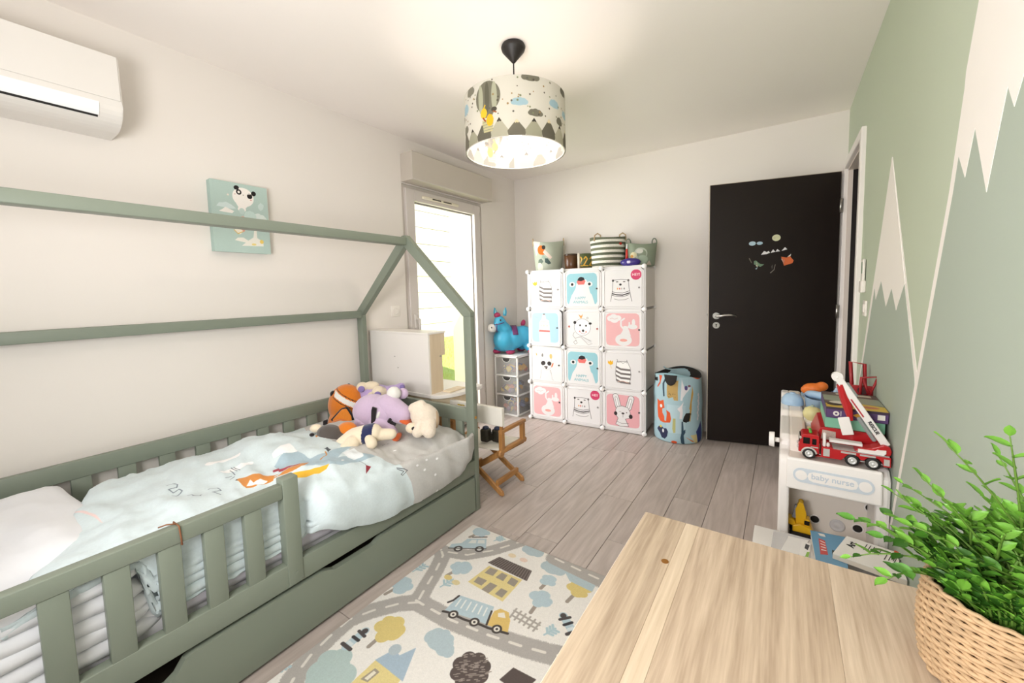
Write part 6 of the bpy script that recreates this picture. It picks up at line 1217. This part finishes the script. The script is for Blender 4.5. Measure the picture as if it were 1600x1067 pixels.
T = thing('orange_toy', 'bright orange toy animal on the pale blue tub', 'toy', (.115, 2.64, NT2 + .08)); smooth_blob('body', [('e', (.14, 2.66, NT2 + .105), (.05, .04, .028)), ('e', (.175, 2.66, NT2 + .12), (.028, .028, .024)), ('e', (.112, 2.66, NT2 + .094), (.03, .03, .024))], mat('bright_orange_toy', '#e0752a', .45), None, T, .005); m = M(); m.b2((.112, 2.628, NT2 + .078), (.185, 2.64, NT2 + .086), bev=.003); m.out('white_belly', NW, T)
T = thing('baby_shoe', 'small navy and white baby shoe beside the brown toy', 'shoe', (.215, 2.56, NT2)); 
smooth_blob('upper', [('e', (.235, 2.55, NT2 + .105), (.04, .025, .022)), ('e', (.268, 2.55, NT2 + .122), (.022, .024, .03))], mat('navy_cloth', '#3b4a68', .8), None, T, .004); m = M(); m.sph((.246, 2.55, NT2 + .088), (.054, .029, .012)); m.out('sole', NW, T); m = M(); m.sph((.256, 2.54, NT2 + .14), (.016, .018, .016)); m.out('lining', NW, T)
T = thing('wooden_toy_box', 'orange tan wooden toy block box under the baby shoe', 'toy box', (.225, 2.57, NT2)); m = M(); m.b2((.214, 2.50, NT2), (.295, 2.62, NT2 + .076), bev=.004); m.out('box', mat('tan_wood_toy', '#d6a26a', .5, var=.15, vscale=30), T); m = M(); m.b2((.215, 2.498, NT2 + .03), (.293, 2.501, NT2 + .04)); m.out('stripe', mat('rust_stripe', '#b3622e', .5), T)
T = thing('brown_house_toy', 'small orange brown toy house with dark arched doorway', 'toy house', (.26, 2.44, NT2)); m = M(); m.prism([(.225, NT2), (.225, NT2 + .15), (.245, NT2 + .175), (.285, NT2 + .175), (.30, NT2 + .15), (.30, NT2)], 2.40, 2.47, 'y'); m.out('walls', mat('orange_brown_toy', '#c9843f', .5), T, bevel=.003); m = M(); m.prism([(.243, NT2 + .02)] + [(.2625 + .020 * math.cos(a), NT2 + .13 + .02 * math.sin(a)) for a in np.linspace(PI, 0, 8)] + [(.282, NT2 + .02)], 2.397, 2.401, 'y'); m.out('doorway', mat('dark_doorway', '#4a2216', .7), T)
RD2 = mat('dark_red_toy', '#a8252b', .35)
T = thing('red_cart_handle', 'tall red toy pushchair frame leaning by the painted wall', 'toy pushchair', (.30, 2.33, NT)); m = M(); m.tube([(0.2893,2.52,0.6346), (0.2723,2.52,0.8703), (0.3245,2.52,0.8619), (0.3341,2.52,0.6411)], .008, n=8); m.out('frame', RD2, T); m = M(); m.tube([(.258, 2.52, NT + .01), (.30, 2.52, NT + .01), (.30, 2.60, NT + .01)], .008, n=8); m.out('foot_bar', RD2, T)
T = thing('red_crane_frame', 'red lattice toy crane frame against the painted wall', 'toy', (.31, 2.25, NT)); m = M(); m.tube([(0.2911,2.355,0.7223), (0.2944,2.355,0.8254), (0.3522,2.355,0.8341), (0.352,2.355,0.7158)], .0065, n=6); m.tube([(0.3482,2.355,0.8251), (0.3233,2.355,0.7411)], .005, n=6); m.tube([(0.3011,2.355,0.8203), (0.3233,2.355,0.7411)], .006, n=6); m.out('lattice', RD2, T); m = M(); m.b2((.255, 2.36, NT), (.338, 2.375, NT + .235), bev=.004); m.out('back_plate', RD2, T); m = M(); m.cyl((.30, 2.352, NT + .215), (.30, 2.36, NT + .215), .018, n=14); m.out('winch', mat('dark_winch', '#43191a', .5), T)
# yellow digger in the niche
YL = mat('yellow_toy_plastic', '#e8b416', .35); T = thing('toy_digger', 'yellow toy digger standing in the white play unit niche', 'toy digger', (.075, 2.04, .18)); z = .18
for y in (2.005, 2.06): m = M(); m.prism(pill(.042, .013, 8), y, y + .022, 'y'); m.xf(None, (.082, 0, z + .014)); m.out('track', RUB, T)
m = M(); m.prism([(.05, z + .025), (.05, z + .05), (.075, z + .062), (.115, z + .052), (.125, z + .025)], 2.012, 2.072, 'y'); m.out('body', YL, T, bevel=.003)
m = M(); m.prism([(.062, z + .055), (.058, z + .115), (.072, z + .15), (.085, z + .148), (.098, z + .10), (.09, z + .055)], 2.03, 2.056, 'y'); m.out('boom', YL, T, bevel=.003)
m = M(); m.prism([(.048, z + .075), (.058, z + .13), (.064, z + .13), (.06, z + .075)], 2.034, 2.052, 'y'); m.out('grey_ram', mat('grey_ram', '#8c90a0', .4), T)
m = M(); m.prism([(.030, z + .05), (.036, z + .075), (.055, z + .07), (.062, z + .055), (.05, z + .045)], 2.022, 2.064, 'y'); m.out('bucket', YL, T, bevel=.002); m = M(); m.b2((.088, 2.02, z + .05), (.11, 2.064, z + .085), bev=.004); m.out('cab', YL, T); m = M(); m.b2((.09, 2.018, z + .062), (.108, 2.022, z + .08)); m.out('cab_window', WIN, T); m = M(); m.sph((.078, 2.043, z + .15), (.010, .012, .010), u=10, v=6); m.out('joint', mat('amber_joint', '#b98f1c', .4), T)
# ------------------------------------------------------------------ low white table with books, behind the desk
LT = .268; T = thing('low_table', 'low white children table between desk and play unit', 'table', (.13, 1.62, 0))
m = M(); m.b2((-.082, 1.36, LT - .022), (.335, 1.865, LT), bev=.004, seg=2); m.out('tabletop', NW, T)
for x in (-.07, .295):
    for y in (1.38, 1.82): m = M(); m.b2((x, y, 0), (x + .028, y + .028, LT - .022), bev=.003); m.out('leg', NW, T)
def flat(pts, z0, z1, mt, nm, par, bev=.0008): m = M(); m.prism([p[:2] for p in pts], z0, z1, 'z'); return m.out(nm, mt, par, bevel=bev)
T = thing('plastic_sleeve', 'clear plastic document sleeve lying at the left of table', 'sleeve', (.02, 1.75, LT)); flat([(-0.015,1.8611,0.27), (0.1032,1.8602,0.27), (0.063,1.6905,0.27), (-0.022,1.7092,0.27)], LT + .0003, LT + .002, mat('clear_film', '#e9e6e6', .15, alpha=.45), 'film', T); flat([(0.0338,1.8363,0.27), (0.0985,1.8432,0.27), (0.0618,1.7186,0.27), (0.0096,1.7202,0.27)], LT + .002, LT + .004, mat('paper_insert', '#e9e5e2', .7), 'insert', T)
T = thing('animal_card', 'small white card with a panda picture by the blue book', 'card', (.07, 1.68, LT)); flat([(0.0758,1.82,0.275), (0.1032,1.8186,0.275), (0.0932,1.7132,0.275), (0.0634,1.711,0.275)], LT + .0045, LT + .006, mat('card_white', '#eeeae6', .6), 'card', T, 0); flat([(0.0873,1.8087,0.275), (0.0987,1.8022,0.275), (0.0916,1.7668,0.275), (0.0823,1.7742,0.275)], LT + .006, LT + .0066, BLK, 'animal_print', T, 0); flat([(0.0891,1.7524,0.275), (0.0969,1.7572,0.275), (0.0917,1.7204,0.275), (0.0823,1.7187,0.275)], LT + .006, LT + .0066, mat('green_print', '#8db552', .6), 'green_print', T, 0)
T = thing('blue_book', 'blue picture book with a red panel on low white table', 'book', (.13, 1.7, LT)); bz = LT + .006
flat([(0.1047,1.868,0.3), (0.2074,1.8791,0.3), (0.1935,1.6469,0.3), (0.1131,1.6519,0.3)], bz, bz + .022, mat('page_edges', '#e6dccd', .8), 'pages', T); flat([(0.1028,1.8717,0.3), (0.2098,1.8853,0.3), (0.1949,1.6442,0.3), (0.111,1.6468,0.3)], bz + .022, bz + .026, mat('blue_cover', '#6d9bbb', .45), 'cover', T)
flat([(0.126,1.824,0.3), (0.1445,1.8172,0.3), (0.1474,1.7247,0.3), (0.1254,1.715,0.3)], bz + .026, bz + .0266, mat('red_panel', '#c9504b', .5), 'red_panel', T, 0); flat([(0.1261,1.8617,0.3), (0.1456,1.8643,0.3), (0.1483,1.8471,0.3), (0.131,1.8458,0.3)], bz + .026, bz + .0266, mat('pale_print', '#e9e2dc', .5), 'title_panel', T, 0)
for k in range(4):
    P = [Vector(q) for q in ((0.1294,1.8169,0.3), (0.1439,1.8078,0.3), (0.1443,1.7309,0.3), (0.1296,1.7258,0.3))]; t = (k + .3) / 4.5; a, b = P[0].lerp(P[3], t), P[1].lerp(P[2], t); dd = (P[3] - P[0]) * .06; flat([a, b, b + dd, a + dd], bz + .0266, bz + .027, MATS['pale_print'], 'line_print', T, 0)
flat([(0.1612,1.7664,0.3), (0.1823,1.7628,0.3), (0.1804,1.7412,0.3), (0.1589,1.7359,0.3)], bz + .026, bz + .0266, mat('dark_green_print', '#333c33', .5), 'dark_print', T, 0)
T = thing('art_book', 'white booklet with black lettering lying on the low table', 'book', (.25, 1.66, LT)); az = LT + .033; AC = [(0.21,1.8576,0.325), (0.4023,1.8292,0.325), (0.3765,1.665,0.325), (0.1578,1.7082,0.325)]
AC = [(min(p[0], .338), p[1], p[2]) for p in AC]
flat(AC, az, az + .016, mat('page_edges', '#e6dccd', .8), 'pages', T); flat(AC, az + .016, az + .019, mat('white_cover', '#f1ece6', .5), 'cover', T)
P = [Vector(q) for q in AC]; ex, ey = (P[1] - P[0]).normalized(), Vector((0, 0, 1)).cross((P[1] - P[0]).normalized()); ex.z = ey.z = 0
tz = Vector((0, 0, az + .0196 - P[0].z)); INK = mat('ink_black', '#2b2a2a', .6)
up_ = (P[0] - P[3]).normalized(); rd = Vector((up_.y, -up_.x, 0))
textmesh('lettering', 'Art', .030, INK, Vector((0.2186,1.8004,0.325)) + tz, up_, -rd, T, bold=.0008)
for k, (q, n_l) in enumerate((((0.2556,1.8064,0.325), 3), ((0.2809,1.7931,0.325), 2), ((0.3046,1.7759,0.325), 3), ((0.3238,1.7572,0.325), 2))):
    for j in range(n_l):
        o_ = Vector(q) + tz + rd * .010 * j; a, b = o_ + up_ * .026, o_ - up_ * (.022 - .006 * j); m = M(); m.box((a + b) / 2, (.0022, (a - b).length, .0004), rot=(0, 0, math.atan2(up_.y, up_.x) - PI / 2)); m.out('text_line', INK, T)
T = thing('teal_folder', 'teal blue folder under the white booklet by the wall', 'folder', (.3, 1.5, LT)); m = M(); m.b2((.20, 1.40, LT + .0003), (.338, 1.57, LT + .016), bev=.002); m.out('cover', mat('teal_cover', '#4f8496', .5), T); m = M(); m.b2((.203, 1.399, LT + .003), (.336, 1.402, LT + .013)); m.out('pages', MATS['page_edges'], T)
T = thing('orange_crayon', 'orange red crayon lying on the white booklet', 'crayon', (.29, 1.62, az + .02)); q = Vector((0.3544,1.807,0.325)); m = M(); m.cyl((q.x - .02, q.y + .014, az + .0235), (q.x + .014, q.y - .008, az + .0235), .0042, n=8); m.out('barrel', mat('orange_red_wax', '#d05a3a', .5), T); m = M(); m.cyl((q.x + .014, q.y - .008, az + .0235), (q.x + .022, q.y - .0132, az + .0235), .0042, .001, n=8); m.out('tip', mat('orange_red_wax', '#d05a3a', .5), T)

# ------------------------------------------------------------------ desk
DT_ = .75; T = thing('desk', 'light oak desk with white edges under the camera at right', 'desk', (.045, .2, 0)); xa, xb, ya, yb = -.2475, .340, -.48, .880
m = M(); m.b2((xa - .0015, ya, DT_ - .026), (xb, yb + .0015, DT_ - .0015), bev=.001); m.out('core', mat('cream_edge', '#efe4d4', .5), T)
cuts = [(xa, -.163, '#8c7762', '#cfbba2'), (-.163, -.137, '#b8a287', '#dac8b0'), (-.137, .075, '#98826c', '#d2bda5'), (.075, .235, '#a58f78', '#d9c6af'), (.235, xb, '#967f6a', '#cfbba4')]
for k, (p, q, dk, lt) in enumerate(cuts): m = M(); m.b2((p, ya, DT_ - .004), (q - .0002, yb, DT_), bev=.0003); m.out('board', wood('desk_oak_%d' % k, dk, lt, 'y', 10 + k, .45, fine=2.4, spec=.35, along=.045), T)
b = (-0.1708,0.7314,0.75); m = M(); m.cyl((b[0], b[1], DT_ - .001), (b[0], b[1], DT_ + .0006), .0065, n=16); m.out('bolt_hole', mat('hole_bronze', '#8a5a1e', .5, metal=.3), T)
for y in (-.42, .80): m = M(); m.b2((-.15, y, 0), (xb - .02, y + .022, DT_ - .026)); m.out('leg_panel', MEL, T)
m = M(); m.b2((-.14, .19, .52), (xb - .02, .21, DT_ - .026)); m.out('modesty_panel', MEL, T)

# ------------------------------------------------------------------ potted plant
PC, PR, PH = Vector((.246, .712, DT_)), .087, .122
T = PLT = thing('potted_plant', 'leafy green plant in a woven seagrass basket on the desk', 'plant', (PC.x, PC.y, DT_))
SGR = mat('seagrass', '#b99a76', .75, var=.32, vscale=45, bump=.4, bscale=200)
nr = 26
for k in range(nr):
    t = (k + .5) / nr; r0_ = PR * (.90 + .10 * math.sin(PI * min(1, t * .75 + .15))); z = DT_ + .003 + (PH - .006) * t; m = M(); n = 96
    m.tube([(PC.x + (r0_ + .0022 * math.cos(22 * 2 * PI * j / n + PI * k)) * math.cos(2 * PI * j / n), PC.y + (r0_ + .0022 * math.cos(22 * 2 * PI * j / n + PI * k)) * math.sin(2 * PI * j / n), z + 0.0006 * math.sin(9 * 2 * PI * j / n + k)) for j in range(n)], .0028, n=6, closed=True); m.out('strand', SGR, T)
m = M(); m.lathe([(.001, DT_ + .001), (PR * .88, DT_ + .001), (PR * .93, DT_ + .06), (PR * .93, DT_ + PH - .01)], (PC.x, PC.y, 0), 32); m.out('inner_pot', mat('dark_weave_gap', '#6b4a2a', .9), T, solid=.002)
m = M(); m.cyl((PC.x, PC.y, DT_ + PH - .03), (PC.x, PC.y, DT_ + PH - .022), PR * .9, n=28); m.out('soil', mat('dark_moss', '#2c3418', .95, bump=.8, bscale=150), T)
LG = [mat('leaf_green', '#4a7f26', .42, var=.25, vscale=25, spec=.4), mat('leaf_light_green', '#6a9f36', .42, var=.2, vscale=25, spec=.4), mat('leaf_deep_green', '#34601d', .45, var=.25, vscale=25, spec=.4)]
leafme = []
for mt in LG:
    bm_ = M(); L_, W_ = 1.0, .56
    rows = [[(x * W_ * w, L_ * t, .10 * abs(x) - .16 * t * t) for x in (-1, -.5, 0, .5, 1)] for t, w in ((0, .08), (.2, .42), (.45, .52), (.7, .40), (.9, .16), (1, .02))]
    bm_.grid(rows); me = bpy.data.meshes.new('leaf'); bm_.bm.to_mesh(me); bm_.bm.free(); me.materials.append(mt); leafme.append(me)
rl = random.Random(5); stems = []; leaves = []
base = PC + Vector((0, 0, PH - .02)); XM = RX - .008
def sprig(tip, bend, nl, ls_, start=None, t0=.3):
    s_ = Vector(start) if start else base + Vector((rl.uniform(-.045, .045), rl.uniform(-.045, .045), 0)); tip = Vector(tip); mid = (s_ + tip) / 2 + Vector(bend)
    def B(t): p_ = s_ * (1 - t) ** 2 + mid * 2 * t * (1 - t) + tip * t * t; p_.x = min(p_.x, XM - .004); return p_
    stems.append([B(t) for t in np.linspace(0, 1, 9)])
    for k in range(nl):
        t = t0 + (1 - t0) * k / (nl - 1); p_ = B(t); dr = (B(min(1, t + .03)) - B(t - .03)).normalized(); side = dr.cross(Vector((0, 0, 1)));
        if side.length < .1: side = Vector((1, 0, 0))
        side.normalize(); side = Matrix.Rotation(rl.uniform(-.5, .5) + (0 if k % 2 else .3), 3, dr) @ side; s = 1 if k % 2 else -1
        v = (dr * rl.uniform(.55, .9) + side * s * (1.0 if k < nl - 1 else .05) + Vector((0, 0, .15))).normalized(); sz = ls_ * rl.uniform(.75, 1.15) * (1 - .25 * abs(t - .6))
        if p_.x + v.x * sz > XM: v.x = -abs(v.x) * .3; v.normalize()
        nrm = v.cross(side.cross(v)).normalized() if False else dr.cross(side).normalized() * s
        leaves.append((p_, v, sz, 1 if (p_.z > .93 or rl.random() < .4) else (2 if rl.random() < .45 else 0)))
# the sprigs that stand out in the picture, then the dense crown
sprig((0.2081,0.66,1.0781), (0, 0, .02), 11, .021); sprig((0.1706,0.7,1.0486), (.01, 0, .02), 11, .020); sprig((0.219,0.72,1.0371), (.0, 0, .02), 9, .019)
sprig((0.091,0.73,0.9114), (.0, 0, .035), 12, .021); sprig((0.1114,0.64,0.8867), (-.01, -.01, .04), 11, .021); sprig((0.1309,0.74,0.9578), (0, 0, .02), 12, .018); sprig((0.1438,0.76,0.9665), (0, .01, .02), 12, .017); sprig((0.0849,0.7,0.8707), (-.02, 0, .06), 12, .019); sprig((0.1498,0.7,1.0018), (0, .0, .02), 11, .019)
for k in range(104):
    a = rl.uniform(0, 2 * PI); rad = rl.uniform(.02, .135); h = .095 - .50 * rad + rl.uniform(-.02, .03) ; tip = base + Vector((rad * math.cos(a), rad * math.sin(a), max(.015, h + .02)))
    if tip.x > XM - .01: tip.x = XM - .012 - rl.random() * .04
    sprig(tip, (0, 0, .02 + .02 * rl.random()), rl.randint(9, 13), rl.uniform(.018, .025), t0=.15)
for k in range(46):
    a = -3.6 + k * .075 + rl.uniform(-.1, .1); q = base + Vector((.055 * math.cos(a), .055 * math.sin(a), -.004)); rad = rl.uniform(.068, .10); tip = base + Vector((rad * math.cos(a), rad * math.sin(a), rl.uniform(.028, .06)))
    if tip.x > XM - .01: tip.x = XM - .012
    sprig(tip, (0, 0, .015), 9, rl.uniform(.018, .023), start=q, t0=.12)
for s_ in stems: m = M(); m.tube(s_, [.0016] * 5 + [.0012] * 2 + [.0009, .0006], n=5); m.out('stem', mat('stem_green', '#5d7f2e', .6), PLT)
cam_p = Vector((0, 0, 1.25)); off_ = Vector((PC.x, PC.y, DT_))
leaves.sort(key=lambda q: (q[0] - cam_p).length - (.25 if q[0].z > .93 or q[0].x < .14 else 0))
def lmat(p_, v, sz):
    zax = Vector((rl.uniform(-.5, .5), rl.uniform(-.6, .2), 1)); x_ = v.cross(zax).normalized(); z_ = x_.cross(v).normalized()
    return Matrix(((x_.x * sz, v.x * sz, z_.x * sz, p_.x - off_.x), (x_.y * sz, v.y * sz, z_.y * sz, p_.y - off_.y), (x_.z * sz, v.z * sz, z_.z * sz, p_.z - off_.z), (0, 0, 0, 1)))
rest = M()
for i, (p_, v, sz, c_) in enumerate(leaves):
    mx = lmat(p_, v, sz)
    if i < 295: o = link('leaf', leafme[c_], PLT); o.matrix_local = mx
    else:
        t = bmesh.new(); t.from_mesh(leafme[c_]); t.transform(mx); vm = {q: rest.bm.verts.new(q.co) for q in t.verts}
        for f in t.faces: g_ = rest.bm.faces.new([vm[q] for q in f.verts]); g_.material_index = c_; g_.smooth = True
        t.free()
rest.out('foliage', LG, PLT, local=True, kind='stuff')
